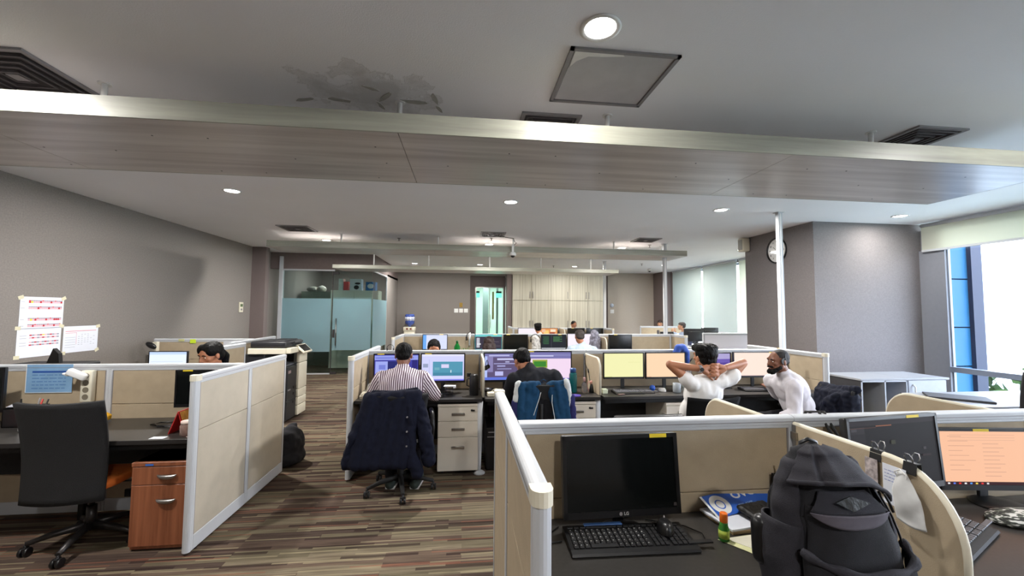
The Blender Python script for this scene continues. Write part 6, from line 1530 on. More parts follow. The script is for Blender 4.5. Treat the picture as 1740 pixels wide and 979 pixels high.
bottle((1.185, 4.42, 0.74), 'tall teal sports bottle with a blue cap beside the pink screen', [(0.0005, 0), (0.04, 0), (0.043, 0.01), (0.043, 0.19), (0.034, 0.215), (0.0005, 0.216)], mat('teal_plastic', srgb(30, 116, 120), 0.15, trans=0.25, noise_amt=0.05), mat('navy_cap', srgb(40, 80, 140), 0.4))
bottle((1.30, 4.38, 0.74), 'clear plastic bottle right of the teal bottle', [(0.0005, 0), (0.03, 0), (0.033, 0.008), (0.033, 0.09), (0.014, 0.12), (0.0005, 0.122)], mat('clear_plastic', srgb(205, 200, 200), 0.1, trans=0.8, noise_amt=0.1), mat('pinkish_cap', srgb(210, 170, 170), 0.4), 'small_bottle')
r = thing('desk_figure', 'small pink and black ornament doll against the middle rounded desk screen', 'ornament', (1.385, 4.40, 0.74))
MB().lathe([(0.0005, 0), (0.03, 0), (0.02, 0.05), (0.012, 0.09), (0.0005, 0.092)], n=16).build('dress', M_black, r); MB().ell((-0.004, 0, 0.112), (0.015, 0.015, 0.018)).build('head', mat('pink_plastic', srgb(220, 160, 150), 0.5), r)
MB().tube([(-0.03, 0, 0.01), (-0.045, 0.01, 0.07), (-0.03, 0.0, 0.13), (-0.005, 0, 0.08)], 0.005, n=6).build('ribbon', mat('pink_plastic', (0, 0, 0, 1)), r)
tag(MB().lathe([(0.0005, 0), (0.05, 0), (0.052, 0.01), (0.0005, 0.012)], n=24).build('purple_pad', mat('purple_foam', srgb(90, 70, 170), 0.6), loc=(1.16, 4.22, 0.741)), 'round purple pad right of the blue and white jacket', 'coaster')
tag(MB().tube([(1.415, 4.70, 1.10), (1.385, 4.66, 1.11), (1.375, 4.6, 1.02), (1.40, 4.55, 0.94), (1.40, 4.5, 0.84), (1.41, 4.44, 0.76)], 0.004, n=6).tube([(1.395, 4.565, 0.97), (1.40, 4.55, 0.93)], 0.009, n=8).build('hanging_lead', M_black), 'black lead with an inline switch hanging along the middle rounded screen', 'cable')
headset((0.245, 4.46, 1.02), 1.3, 'black headset hanging before the purple code screen', s=0.75)
headset((-0.82, 4.74, 1.19), 0.4, 'black webcam like headset hooked over the row partition left end', s=0.5)
r = thing('cream_telephone', 'cream desk telephone with a curled cord at the left end of the row', 'phone', (-0.97, 4.33, 0.74))
MB().prism([(-0.09, 0), (0.09, 0), (0.09, 0.06), (-0.09, 0.03)], 'X', -0.05, 0.06).build('base', M_cream, r)
MB().tube([(0.0, 0.0, 0.06), (0.02, -0.02, 0.13), (0.07, -0.02, 0.16), (0.11, -0.02, 0.13), (0.12, -0.03, 0.05)], 0.008, n=8).build('cord', M_white, r)
pedestal(-0.252, 4.185, 0.405, 0.5, 0.69, 'white three drawer pedestal beside the striped shirt man', [0.14, 0.155, 0.33], lock=0.83)
pedestal(0.985, 4.185, 0.38, 0.5, 0.69, 'white pedestal with a key in its lock behind the blue jacket chair', [0.14, 0.155, 0.33], lock=0.83)
pedestal(2.13, 4.185, 0.38, 0.5, 0.66, 'white pedestal almost hidden behind the man with hands on head', [0.14, 0.15, 0.3])
tag(MB().box((-0.15, -0.1, 0), (0.2, 0.1, 0.012), bev=0.002).build('black_folder', M_black, loc=(-0.06, 4.32, 0.694)), 'black folder lying on the white three drawer pedestal', 'folder')
r = thing('computer_tower', 'black computer tower with a red emblem under the desk by the round leg', 'computer', (0.235, 4.25, 0))
MB().box((0, 0.0, 0.02), (0.2, 0.45, 0.43), bev=0.005).box((0.01, 0.02, 0), (0.19, 0.43, 0.02)).build('case', M_black, r)
MB().box((0.01, -0.004, 0.335), (0.19, 0.001, 0.342)).box((0.02, -0.003, 0.38), (0.18, 0.001, 0.39)).build('drive_slot', M_grey_al, r)
MB().prism([(0.09, 0.31), (0.115, 0.31), (0.115, 0.29), (0.1025, 0.27), (0.09, 0.29)], 'Y', -0.005, 0.0).build('emblem', M_red, r)
MB().cyl((0.1, -0.004, 0.12), (0.1, 0, 0.12), 0.014, n=16).build('power_button', M_chrome, r)
tag(MB().tube([(0.3, 4.6, 0.43), (0.28, 4.5, 0.6), (0.33, 4.45, 0.7), (0.38, 4.5, 0.6), (0.4, 4.55, 0.46)], 0.008, n=6).build('purple_cable', mat('purple_cable', srgb(90, 40, 100), 0.6)), 'dim purple cable looping above the computer tower', 'cable')
r = thing('wall_notice_panel', 'beige board with black clips between the blue pillow and the black haired man', 'board', (2.78, 4.745, 0.95))
MB().box((-0.17, 0, 0), (0.12, 0.006, 0.19), bev=0.002).build('board', M_panel, r); MB().box((-0.11, -0.006, 0.13), (-0.08, 0, 0.16)).box((-0.1, -0.006, 0.06), (-0.03, 0, 0.075), rot=(0, -0.8, 0)).box((-0.085, -0.006, 0.08), (-0.015, 0, 0.09), rot=(0, -0.8, 0)).build('clip', M_black, r)

# blue pillow over the rail
o = fuse('neck_pillow', [('c', (-0.085, -0.01, -0.035), (-0.05, -0.01, 0.03), 0.035, 0.042), ('c', (-0.05, -0.01, 0.03), (0.0, -0.01, 0.035), 0.042, 0.044), ('c', (0.0, -0.01, 0.035), (0.05, -0.01, -0.03), 0.044, 0.04), ('c', (0.05, -0.01, -0.03), (0.06, -0.01, -0.13), 0.04, 0.03), ('c', (-0.02, 0.03, 0.04), (-0.02, 0.09, 0.0), 0.03, 0.03)], 0.008, mat('blue_velour', srgb(40, 78, 165), 0.8, noise_amt=0.1, sheen=0.3), None, smooth=3, wr=(0.003, 14, 2), loc=(2.60, 4.70, 1.165))
tag(o, 'bright blue curved neck pillow hung over the row partition above the orange screen', 'pillow')
# ------------------------------------------------------------------ people of the middle row with their chairs
def jacket_fan(name, parent, top, bot, y0, y1, r0, r1, m, seed, n=6, voxel=0.011, wr=0.007):
    """cloth hanging in folds from (x0,z)-(x1,z) at the top to (x0,z)-(x1,z) at the bottom"""
    pr = []
    for i in range(n):
        t = i/(n-1); a_ = (top[0]*(1-t)+top[2]*t, y0+0.01*math.sin(i*2.3+seed), top[1]*(1-t)+top[3]*t); b_ = (bot[0]*(1-t)+bot[2]*t, y1+0.02*math.sin(i*3.1+seed), bot[1]*(1-t)+bot[3]*t)
        pr.append(('c', a_, b_, r0, r1))
    return fuse(name, pr, voxel, m, parent, smooth=4, wr=(wr, 10, seed, (1, 1, 0.8)))
chair((-0.56, 3.90, 0), 0.08, 'black swivel chair of the striped shirt man, under the navy jacket', z_top=0.9, z_bot=0.5, bw=0.46, back_y=-0.2, base_rot=0.14)
M_navy = cloth('navy_jacket_cloth', srgb(17, 20, 36), 0.15)
jk = jacket_fan('navy_jacket', None, (-0.21, 0.87, 0.20, 0.89), (-0.33, 0.33, 0.10, 0.33), -0.05, -0.07, 0.045, 0.055, M_navy, 2, n=12, wr=0.005)
jk.location = (-0.60, 3.72, 0); tag(jk, 'dark navy jacket draped over the chair of the striped shirt man', 'jacket')
fuse('sleeve', [('c', (-0.2, -0.03, 0.82), (-0.30, -0.05, 0.55), 0.055, 0.06), ('c', (-0.30, -0.05, 0.55), (-0.365, -0.05, 0.32), 0.06, 0.05)], 0.011, M_navy, jk, smooth=4, wr=(0.010, 12, 7))
fuse('sleeve', [('c', (0.20, -0.03, 0.84), (0.27, -0.05, 0.58), 0.05, 0.06), ('c', (0.27, -0.05, 0.58), (0.31, -0.05, 0.33), 0.06, 0.055)], 0.011, M_navy, jk, smooth=4, wr=(0.010, 12, 9))
fuse('front_flap', [('c', (0.14, -0.08, 0.8), (0.17, -0.08, 0.32), 0.03, 0.05), ('c', (0.17, -0.08, 0.4), (0.22, -0.08, 0.24), 0.04, 0.05)], 0.010, M_navy, jk, smooth=4, wr=(0.008, 12, 11))
fuse('collar', [('c', (-0.18, -0.0, 0.905), (0.0, -0.01, 0.895), 0.022, 0.026), ('c', (0.0, -0.01, 0.895), (0.19, 0, 0.925), 0.026, 0.022)], 0.009, M_navy, jk, smooth=3)
bt = MB()
for z in (0.72, 0.6, 0.48): bt.cyl((0.135, -0.128, z), (0.135, -0.133, z), 0.007, n=12)
for k, z in enumerate((0.72, 0.6, 0.48)): MB().cyl((0.13, -0.125, z), (0.13, -0.135, z), 0.007, n=12).build('button', M_grey_al, jk)

M_str = stripe_mat('striped_shirt_cloth', srgb(226, 216, 222), srgb(80, 54, 70), 52, (1, 0, 0.0), 0.02)
M_str2 = stripe_mat('striped_sleeve_cloth', srgb(226, 216, 222), srgb(80, 54, 70), 52, (0.85, 0.0, 0.5), 0.02)
M_str3 = stripe_mat('striped_left_sleeve_cloth', srgb(226, 216, 222), srgb(80, 54, 70), 52, (0.85, 0.0, -0.5), 0.02)
def p1post(me):
    me.materials.clear(); me.materials.append(M_str); me.materials.append(M_str2); me.materials.append(M_str3)
    for p in me.polygons:
        c = p.center
        if c.z < 1.03 and c.y > -0.2 and abs(c.x) > 0.20: p.material_index = 1 if c.x > 0 else 2
p1 = person('man in a purple striped shirt seen from behind, typing, seated on the jacket-draped chair', (-0.575, 3.9, 0),
    dict(pelvis=(0, 0.0, 0.56), neck=(0.0, 0.10, 1.055), head=(0.0, 0.16, 1.185), sl=(-0.185, 0.10, 0.975), sr=(0.185, 0.10, 0.975), el=(-0.29, 0.16, 0.80), er=(0.30, 0.18, 0.80), wl=(-0.20, 0.43, 0.785), wr=(0.20, 0.43, 0.785),
         kl=(-0.14, 0.40, 0.52), kr=(0.14, 0.40, 0.52), al=(-0.07, 0.06, 0.10), ar=(0.15, 0.04, 0.10), toe=(0.02, 0.13, 0)), skin=M_skin2, shirt=M_str, trousers=cloth('dark_trousers', srgb(34, 34, 40)), hair=('short', M_hair), head_dir=(0.02, 1, -0.25), build=1.2, wr=0.007, shirt_post=p1post, hs=0.98)

chair((0.71, 3.88, 0), -0.05, 'black swivel chair of the dark shirt man, under the blue and white jacket', z_top=0.97, z_bot=0.5, bw=0.46, back_y=-0.12, base_rot=0.3)
M_teal = cloth('teal_blue_jacket', srgb(22, 58, 88), 0.1); M_lin = cloth('black_lining', srgb(20, 20, 24), 0.2); M_jwhite = cloth('white_jacket_panel', srgb(196, 200, 200), 0.05); M_purp = cloth('indigo_sleeve', srgb(44, 44, 92), 0.1)
j2 = jacket_fan('two_tone_jacket', None, (-0.17, 0.93, 0.17, 0.93), (-0.12, 0.5, 0.14, 0.5), 0.0, 0.0, 0.032, 0.035, M_lin, 4, n=8, wr=0.006)
j2.location = (0.715, 3.74, 0); tag(j2, 'teal, white and indigo zip jacket hung open over a chair back', 'jacket')
jacket_fan('left_front', j2, (-0.20, 0.955, -0.05, 0.955), (-0.21, 0.50, -0.13, 0.50), -0.03, -0.04, 0.032, 0.03, M_teal, 5, n=5, wr=0.008)
jacket_fan('right_front', j2, (0.06, 0.95, 0.19, 0.965), (0.17, 0.50, 0.24, 0.50), -0.03, -0.04, 0.032, 0.03, M_teal, 6, n=5, wr=0.008)
fuse('shoulder_panel', [('c', (-0.225, -0.03, 0.965), (-0.245, -0.03, 0.82), 0.03, 0.03)], 0.008, M_jwhite, j2, smooth=2, wr=(0.004, 20, 2))
fuse('shoulder_panel', [('c', (0.215, -0.035, 0.975), (0.24, -0.035, 0.86), 0.034, 0.024), ('c', (0.24, -0.035, 0.86), (0.245, -0.035, 0.76), 0.024, 0.01)], 0.008, M_jwhite, j2, smooth=2, wr=(0.004, 20, 3))
fuse('sleeve', [('c', (-0.245, -0.02, 0.80), (-0.26, -0.02, 0.5), 0.036, 0.04)], 0.009, M_purp, j2, smooth=3, wr=(0.006, 14, 3))
fuse('sleeve', [('c', (0.265, -0.02, 0.84), (0.29, -0.02, 0.48), 0.03, 0.038)], 0.009, M_purp, j2, smooth=3, wr=(0.006, 14, 4))
MB().tube([(-0.02, -0.045, 0.90), (-0.04, -0.065, 0.84), (-0.09, -0.07, 0.7), (-0.13, -0.075, 0.56), (-0.15, -0.075, 0.5)], 0.0035, n=6).build('zip_edge', M_jwhite, j2)
MB().tube([(0.08, -0.06, 0.90), (0.075, -0.065, 0.8), (0.10, -0.07, 0.66), (0.13, -0.075, 0.5)], 0.0035, n=6).build('zip_edge', M_jwhite, j2)
MB().tube([(0.0, -0.02, 0.965), (-0.02, -0.02, 0.99), (0.01, -0.02, 1.0), (0.03, -0.02, 0.985)], 0.004, n=6).build('hanging_loop', M_teal, j2)
p2 = person('man in a dark shirt bowing his head over the desk, behind the teal jacket', (0.70, 3.95, 0),
    dict(pelvis=(0, -0.0, 0.56), neck=(-0.05, 0.10, 1.035), head=(-0.115, 0.20, 1.115), sl=(-0.215, 0.08, 0.955), sr=(0.19, 0.06, 0.985), el=(-0.27, 0.20, 0.76), er=(0.30, 0.22, 0.80), wl=(-0.15, 0.42, 0.785), wr=(0.2, 0.44, 0.785),
         kl=(-0.14, 0.42, 0.52), kr=(0.14, 0.42, 0.52), al=(-0.13, 0.4, 0.10), ar=(0.13, 0.4, 0.10)), skin=M_skin, shirt=cloth('black_shirt_cloth', srgb(34, 35, 40), 0.12), trousers=cloth('dark_trousers', (0, 0, 0, 1)), hair=('short', M_hair, 1.04), head_dir=(-0.35, 1, -0.75), wr=0.008, hs=0.98)

# man with his hands clasped behind his head
chair((2.10, 3.52, 0), 0.0, 'black chair of the man with hands behind his head', z_top=0.91, z_bot=0.5, bw=0.46, back_y=-0.2, base_rot=0.5, back_m=cloth('black_backrest_cloth', srgb(16, 16, 18)))
fi = []
for k in range(4):
    z = 1.064+k*0.030
    # fingers of the left hand lie towards the right, of the right hand towards the left, interlaced
    fi += [('c', (-0.005, -0.008, z), (0.042, -0.030, z+0.002), 0.0082, 0.0078), ('c', (0.042, -0.030, z+0.002), (0.080, -0.022, z+0.003), 0.0078, 0.0068)]
    z += 0.015
    fi += [('c', (0.103, -0.006, z), (0.058, -0.032, z+0.001), 0.0082, 0.0078), ('c', (0.058, -0.032, z+0.001), (0.018, -0.026, z), 0.0078, 0.0068)]
fi += [('c', (-0.045, 0.0, 1.12), (-0.008, 0.0, 1.14), 0.028, 0.024), ('c', (-0.045, 0.0, 1.115), (-0.01, 0.0, 1.09), 0.028, 0.024), ('c', (0.148, 0.0, 1.13), (0.106, 0.0, 1.145), 0.028, 0.024), ('c', (0.148, 0.0, 1.125), (0.106, 0.0, 1.095), 0.028, 0.024), ('c', (-0.012, 0.0, 1.075), (0.035, -0.012, 1.032), 0.0105, 0.0085), ('c', (0.108, 0.0, 1.08), (0.066, -0.012, 1.034), 0.0105, 0.0085)]
p3 = person('man in a white tee shirt leaning back with hands clasped behind his head', (2.13, 3.42, 0),
    dict(pelvis=(-0.08, 0.16, 0.55), neck=(0.05, 0.07, 1.035), head=(0.05, 0.13, 1.205), sl=(-0.115, 0.05, 0.985), sr=(0.225, 0.05, 1.02), el=(-0.31, 0.07, 1.155), er=(0.385, 0.07, 1.165), wl=(-0.06, -0.0, 1.125), wr=(0.17, 0.0, 1.135),
         kl=(-0.2, 0.58, 0.5), kr=(0.1, 0.6, 0.5), al=(-0.2, 0.5, 0.10), ar=(0.12, 0.52, 0.10)), skin=M_skin, shirt=cloth('white_tee_cloth', srgb(226, 224, 222), 0.02), trousers=cloth('black_trousers', srgb(22, 22, 26)), hair=('full', M_hair), head_dir=(-0.15, 1, 0.05), sleeve=0.28, hands=False, extra=fi, voxel=0.0042, wr=0.009, hs=1.0, build=0.98)
w_ = MB().lathe([(0.028, -0.012), (0.034, -0.012), (0.034, 0.012), (0.028, 0.012)], axis='X', n=24).build('watch', M_grey_al, p3, loc=(-0.075, 0.002, 1.124)); MB().cyl((0.0, -0.034, 0), (0.0, -0.042, 0.0), 0.017, n=20).build('watch_face', M_black, w_)

# bearded man in profile
M_wsh = cloth('white_shirt_cloth', srgb(208, 204, 210), 0.03)
ch4 = chair((3.50, 3.80, 0), 1.45, 'black chair turned sideways behind the bearded man', z_top=0.88, z_bot=0.5, bw=0.42, back_y=-0.2, base_rot=0.2)
j4 = fuse('tied_jacket', [('b', (-0.085, -0.25, 0.5), (0.06, 0.23, 0.86), 0.04), ('c', (0.0, -0.23, 0.90), (0.0, 0.02, 0.845), 0.03, 0.045), ('c', (0.0, 0.02, 0.845), (0.0, 0.2, 0.86), 0.045, 0.04), ('c', (-0.09, -0.12, 0.80), (-0.11, -0.04, 0.72), 0.035, 0.045), ('c', (-0.11, -0.06, 0.74), (-0.11, -0.14, 0.58), 0.04, 0.03), ('c', (-0.05, 0.17, 0.8), (-0.06, 0.0, 0.74), 0.03, 0.035), ('c', (-0.05, -0.2, 0.84), (-0.06, -0.05, 0.75), 0.025, 0.03)], 0.009, mat('black_indigo_cloth', srgb(22, 25, 38), 0.85, noise_amt=0.2, noise_scale=20, bump=0.2, bump_scale=200, spec=0.2), None, smooth=3, wr=(0.012, 12, 3), loc=(3.655, 3.81, 0.0)); j4.rotation_euler = (0, 0.12, -0.12)
tag(j4, 'dark jacket wrapped and knotted around the chair back of the bearded man', 'jacket')
p4 = person('bearded man in a white shirt and headset sitting in profile, looking left', (3.42, 3.82, 0),
    dict(pelvis=(-0.03, 0, 0.56), neck=(-0.22, 0.0, 1.0), head=(-0.285, -0.0, 1.135), sl=(-0.27, -0.17, 0.91), sr=(-0.22, 0.18, 0.91), el=(-0.30, -0.21, 0.665), er=(-0.08, 0.27, 0.75), wl=(-0.46, -0.19, 0.635), wr=(-0.03, 0.47, 0.79),
         kl=(-0.45, -0.12, 0.53), kr=(-0.45, 0.14, 0.53), al=(-0.42, -0.1, 0.1), ar=(-0.42, 0.12, 0.1), toe=(-0.13, 0, 0)), skin=M_skin2, shirt=M_wsh, trousers=cloth('black_trousers', (0, 0, 0, 1)), hair=('crop', mat('buzz_cut', srgb(26, 22, 22), 0.7, noise_amt=0.3, noise_scale=150)), face=True, head_dir=(-1, 0.06, -0.08), wr=0.009, cuff_skin=0.35, hs=1.0, hair_wr=0.001, build=1.12)
R4 = Matrix((Vector((0.06, 1, 0)).normalized(), Vector((-1, 0.06, -0.08)).normalized(), Vector((0, 0, 1)))).transposed()
hc = Vector((-0.285, 0, 1.135)); Q = lambda x, y, z: hc + Vector((-1, 0.06, -0.08)).normalized()*y + Vector((0.06, 1, 0))*x + Vector((0, 0, 1))*z
fuse('beard', [('c', Q(-0.052, 0.02, -0.055), Q(-0.03, 0.065, -0.085), 0.018, 0.022), ('c', Q(0.052, 0.02, -0.055), Q(0.03, 0.065, -0.085), 0.018, 0.022), ('c', Q(-0.02, 0.078, -0.095), Q(0.02, 0.078, -0.095), 0.026, 0.026), ('c', Q(-0.03, 0.088, -0.045), Q(0.03, 0.088, -0.045), 0.009, 0.009)], 0.006, M_hair, p4, smooth=1, wr=(0.003, 50, 3))
hp = headset(Q(0, -0.005, 0.02), PI/2+0.0, '', s=1.02, parent=p4, mic=False, tiltx=0.25)
MB().box((-0.012, -0.004, -0.004), (0.012, 0.02, 0.006), bev=0.003).build('headband_pad', mat('gold_pad', srgb(200, 170, 110), 0.5), p4, loc=Q(-0.0, -0.01, 0.128))

# woman behind the left partition
def w1eyes(): pass
p5 = person('woman with black hair tied back, looking down behind the left partition', (-2.43, 4.32, 0),
    dict(pelvis=(0.05, 0.12, 0.56), neck=(0.03, 0.05, 1.02), head=(0.0, -0.02, 1.17), sl=(0.17, 0.12, 0.95), sr=(-0.13, -0.04, 0.95), el=(0.1, -0.1, 0.78), er=(-0.28, -0.12, 0.78), wl=(-0.1, -0.28, 0.79), wr=(-0.4, -0.25, 0.79),
         kl=(-0.05, -0.3, 0.52), kr=(-0.2, -0.22, 0.52), al=(-0.05, -0.3, 0.1), ar=(-0.2, -0.22, 0.1), toe=(0, -0.1, 0)), skin=M_skin, shirt=cloth('blue_blouse_cloth', srgb(60, 90, 170)), trousers=cloth('dark_trousers', (0, 0, 0, 1)), hair=('pony', M_hair, 1.0), hair_wr=0.002, face=True, head_dir=(-0.45, -1, -0.30), hs=1.02)
# headset man, long haired woman, man in light shirt
p6 = person('man with black hair and a headset, forehead showing over the row partition', (-0.385, 5.65, 0),
    dict(pelvis=(0, 0.05, 0.54), neck=(0, -0.12, 0.985), head=(0, -0.28, 1.125), sl=(0.19, -0.1, 0.9), sr=(-0.19, -0.1, 0.9), el=(0.28, -0.2, 0.74), er=(-0.28, -0.2, 0.74), wl=(0.15, -0.38, 0.785), wr=(-0.15, -0.38, 0.785),
         kl=(0.14, -0.4, 0.52), kr=(-0.14, -0.4, 0.52), al=(0.13, -0.38, 0.1), ar=(-0.13, -0.38, 0.1), toe=(0, -0.13, 0)), skin=M_skin, shirt=cloth('grey_shirt_cloth', srgb(90, 92, 100)), trousers=cloth('dark_trousers', (0, 0, 0, 1)), hair=('crop', M_hair, 1.06), face=True, head_dir=(0.1, -1, -0.35), hs=0.98)
headset((0.0, -0.275, 1.14), 0.1, '', s=1.02, parent=p6)
p7 = person('woman with long dark brown hair seen from behind at the second row', (0.42, 7.0, 0),
    dict(pelvis=(0, 0.0, 0.54), neck=(0, 0.05, 0.93), head=(0, 0.09, 1.05), sl=(-0.16, 0.05, 0.87), sr=(0.16, 0.05, 0.87), el=(-0.24, 0.2, 0.72), er=(0.24, 0.2, 0.72), wl=(-0.15, 0.42, 0.785), wr=(0.15, 0.42, 0.785)), skin=M_skin3, shirt=cloth('grey_shirt_cloth', (0, 0, 0, 1)), hair=('long', M_hairb), head_dir=(0, 1, -0.1), build=0.9)
p8 = person('man in a light blue shirt seen from behind at the second row white screen', (2.06, 7.0, 0),
    dict(pelvis=(0, 0.0, 0.56), neck=(0, 0.06, 1.03), head=(-0.04, 0.1, 1.175), sl=(-0.2, 0.05, 0.955), sr=(0.2, 0.05, 0.945), el=(-0.31, 0.2, 0.78), er=(0.31, 0.2, 0.78), wl=(-0.15, 0.44, 0.785), wr=(0.15, 0.44, 0.785)), skin=M_skin, shirt=cloth('light_blue_shirt_cloth', srgb(180, 196, 214), 0.06), hair=('short', M_hairg), head_dir=(-0.1, 1, -0.15), build=1.1)
p9 = person('far man with black hair seen from behind at the third row', (1.86, 10.05, 0),
    dict(pelvis=(0, 0.0, 0.56), neck=(0, 0.06, 1.04), head=(-0.04, 0.1, 1.19), sl=(-0.18, 0.05, 0.96), sr=(0.18, 0.05, 0.96), el=(-0.28, 0.2, 0.78), er=(0.28, 0.2, 0.78), wl=(-0.15, 0.42, 0.785), wr=(0.15, 0.42, 0.785)), skin=M_skin, shirt=cloth('cream_shirt_cloth', srgb(200, 190, 176)), hair=('full', M_hair), head_dir=(0, 1, -0.1))
p10 = person('far man with a high forehead just showing over the third row', (3.28, 12.2, 0),
    dict(pelvis=(0, 0.0, 0.54), neck=(0, -0.06, 1.05), head=(-0.02, -0.12, 1.215), sl=(0.18, -0.05, 0.96), sr=(-0.18, -0.05, 0.96), el=(0.28, -0.2, 0.78), er=(-0.28, -0.2, 0.78), wl=(0.15, -0.4, 0.785), wr=(-0.15, -0.4, 0.785)), skin=M_skin, shirt=cloth('grey_shirt_cloth', (0, 0, 0, 1)), hair=('crop', M_hair, 1.0), face=True, head_dir=(0.4, -1, -0.5))
p11 = person('far man in a pale blue shirt with raised clasped hands by the blinds', (6.38, 11.3, 0),
    dict(pelvis=(0.02, 0.0, 0.56), neck=(-0.03, 0.03, 1.03), head=(-0.09, 0.06, 1.21), sl=(-0.12, 0.14, 0.95), sr=(0.12, -0.1, 0.95), el=(-0.28, 0.22, 0.85), er=(-0.18, -0.14, 0.82), wl=(-0.34, 0.14, 1.02), wr=(-0.34, 0.0, 1.02), dl=(0, 0, 1), dr=(0, 0, 1), nl=(-1, 0, 0), nr=(-1, 0, 0)), skin=M_skin3, shirt=cloth('pale_blue_shirt_cloth', srgb(176, 190, 212), 0.05), hair=('short', M_hairg), head_dir=(-0.9, 0.5, 0))
p12 = person('far person with dark hair whose face shows beside the second pole', (6.55, 13.2, 0),
    dict(pelvis=(0, 0.0, 0.56), neck=(-0.03, -0.05, 1.06), head=(-0.06, -0.1, 1.23), sl=(0.16, -0.05, 0.96), sr=(-0.16, -0.05, 0.96), el=(0.26, -0.2, 0.78), er=(-0.26, -0.2, 0.78), wl=(0.15, -0.4, 0.8), wr=(-0.15, -0.4, 0.8)), skin=M_skin3, shirt=cloth('white_tee_cloth', (0, 0, 0, 1)), hair=('short', M_hairb, 1.05), face=True, head_dir=(-0.6, -1, -0.1))

# chairs behind the rows (partly seen, partly hidden): one kind
c0 = chair((-2.32, 4.50, 0), PI+0.4, 'chair of the woman behind the left partition', z_top=0.9, back_y=-0.22, group='plain black task chairs')
dup(c0, (-0.385, 5.75, 0), PI, 'chair of the headset man behind the row partition')
dup(c0, (0.42, 6.98, 0), 0, 'chair of the long haired woman in the second row')
dup(c0, (2.06, 6.96, 0), 0, 'chair of the man in the light blue shirt in the second row')
dup(c0, (1.86, 10.0, 0), 0, 'chair of the far man with black hair')
dup(c0, (3.28, 12.25, 0), PI, 'chair of the far man with a high forehead')
dup(c0, (6.42, 11.25, 0), 1.0, 'chair of the far man by the blinds')
dup(c0, (6.55, 13.25, 0), PI, 'chair of the far person beside the second pole')
# ------------------------------------------------------------------ second row, third row, right side
m1 = [(0, 0, 1, 1, (216, 222, 250)), (0, 0, .14, 1, (110, 170, 240)), (.3, .6, .7, .62, (190, 195, 230)), (.75, .5, .9, .51, (180, 190, 230))]
def far(x, label, content, w=0.47, y=7.9, st=0.75, s=1.0, z=0.28, h=0.30, fm=None): return monitor((x, y, 0.74), 0, label, content, w=w, h=h, z_mid=z, sticker=st, s=s, bez=0.012, frame_m=fm)
far(-0.55, 'white and blue screen behind the headset man', m1)
M_cyanf = mat('teal_bezel', srgb(60, 140, 150), 0.4, noise_amt=0.03)
far(0.46, 'teal framed code screen behind the long haired woman', [(0, 0, 1, 1, (56, 50, 66)), (0, .88, 1, 1, (120, 210, 210)), (.04, .1, .16, .8, (190, 190, 200)), (.06, .3, .2, .4, (220, 220, 225)), (.75, .2, .95, .22, (130, 120, 130)), (.7, .5, .9, .52, (130, 120, 130))], w=0.52, fm=M_cyanf)
far(0.985, 'dark switched-off monitor right of the teal framed screen', None, w=0.48, st=0.2)
grn = [(0, 0, 1, 1, (32, 36, 44)), (0, 0, 1, .06, (220, 225, 230))]
for j in range(6): grn.append((.05+(j % 2)*.02, .85-j*.1, .3, .88-j*.1, (70, 130, 80)))
for j in range(5): grn.append((.48, .85-j*.08, .85-.1*(j % 2), .88-j*.08, (90, 150, 90)))
grn.append((.4, .06, .41, 1, (90, 90, 100)))
far(1.73, 'dark terminal screen with green text left of the light blue shirt man', grn, w=0.5)
far(2.26, 'blank white screen in front of the light blue shirt man', [(0, 0, 1, 1, (246, 236, 248))], w=0.52, st=0, h=0.32, z=0.29)
far(3.08, 'single dark monitor at the right part of the second row', None, w=0.48, st=0.3)
bottle((-0.13, 7.62, 0.74), 'green glass bottle on the second row desk', [(0.0005, 0), (0.05, 0), (0.055, 0.01), (0.055, 0.22), (0.022, 0.28), (0.0005, 0.285)], mat('green_glass', srgb(20, 130, 50), 0.1, trans=0.3), mat('dark_green_cap', srgb(16, 90, 40), 0.4))
headset((0.13, 7.98, 1.10), 0.2, 'black headset on a white hook left of the teal framed screen', s=1.25)
headset((1.38, 7.98, 1.06), -0.3, 'black headset with white cables left of the terminal screen', s=1.2)
tag(MB().cyl((0.10, 8.02, 0.95), (0.10, 8.02, 1.20), 0.02, n=12).build('headset_hook', M_white), 'white hook holding the headset in the second row', 'hook')
fuse('hanging_cloth', [('c', (0, 0, 0.3), (0.0, 0, 0.05), 0.05, 0.06), ('c', (0.05, 0, 0.28), (0.06, 0, 0.08), 0.03, 0.04)], 0.012, mat('white_patterned_cloth', srgb(200, 196, 190), 0.9, noise_amt=0.3, noise_scale=25), None, smooth=2, wr=(0.015, 14, 2), loc=(1.36, 7.86, 0.80)); tag(bpy.data.objects['hanging_cloth'], 'white cloth and cables hanging left of the terminal screen', 'cloth')
fuse('grey_bag', [('c', (0, 0, 0.42), (0.0, 0, 0.12), 0.07, 0.09), ('c', (0.06, 0, 0.36), (0.08, 0, 0.12), 0.04, 0.05)], 0.012, mat('grey_patterned_cloth', srgb(130, 128, 140), 0.9, noise_amt=0.5, noise_scale=22), None, smooth=2, wr=(0.02, 12, 5), loc=(2.5, 7.75, 0.76)); tag(bpy.data.objects['grey_bag'], 'grey patterned bag hanging right of the white screen', 'bag')
fuse('striped_towel', [('c', (0, 0, 0.32), (0.02, 0, 0.04), 0.035, 0.045)], 0.01, stripe_mat('red_white_stripes', srgb(210, 196, 196), srgb(170, 80, 90), 40), None, smooth=2, wr=(0.01, 14, 5), loc=(2.62, 7.84, 0.76)); tag(bpy.data.objects['striped_towel'], 'red and white striped cloth between the grey bag and the small desk screen', 'cloth')
r = thing('potted_sprout', 'tiny green plant at the left part of the second row desk', 'plant', (0.02, 7.65, 0.74))
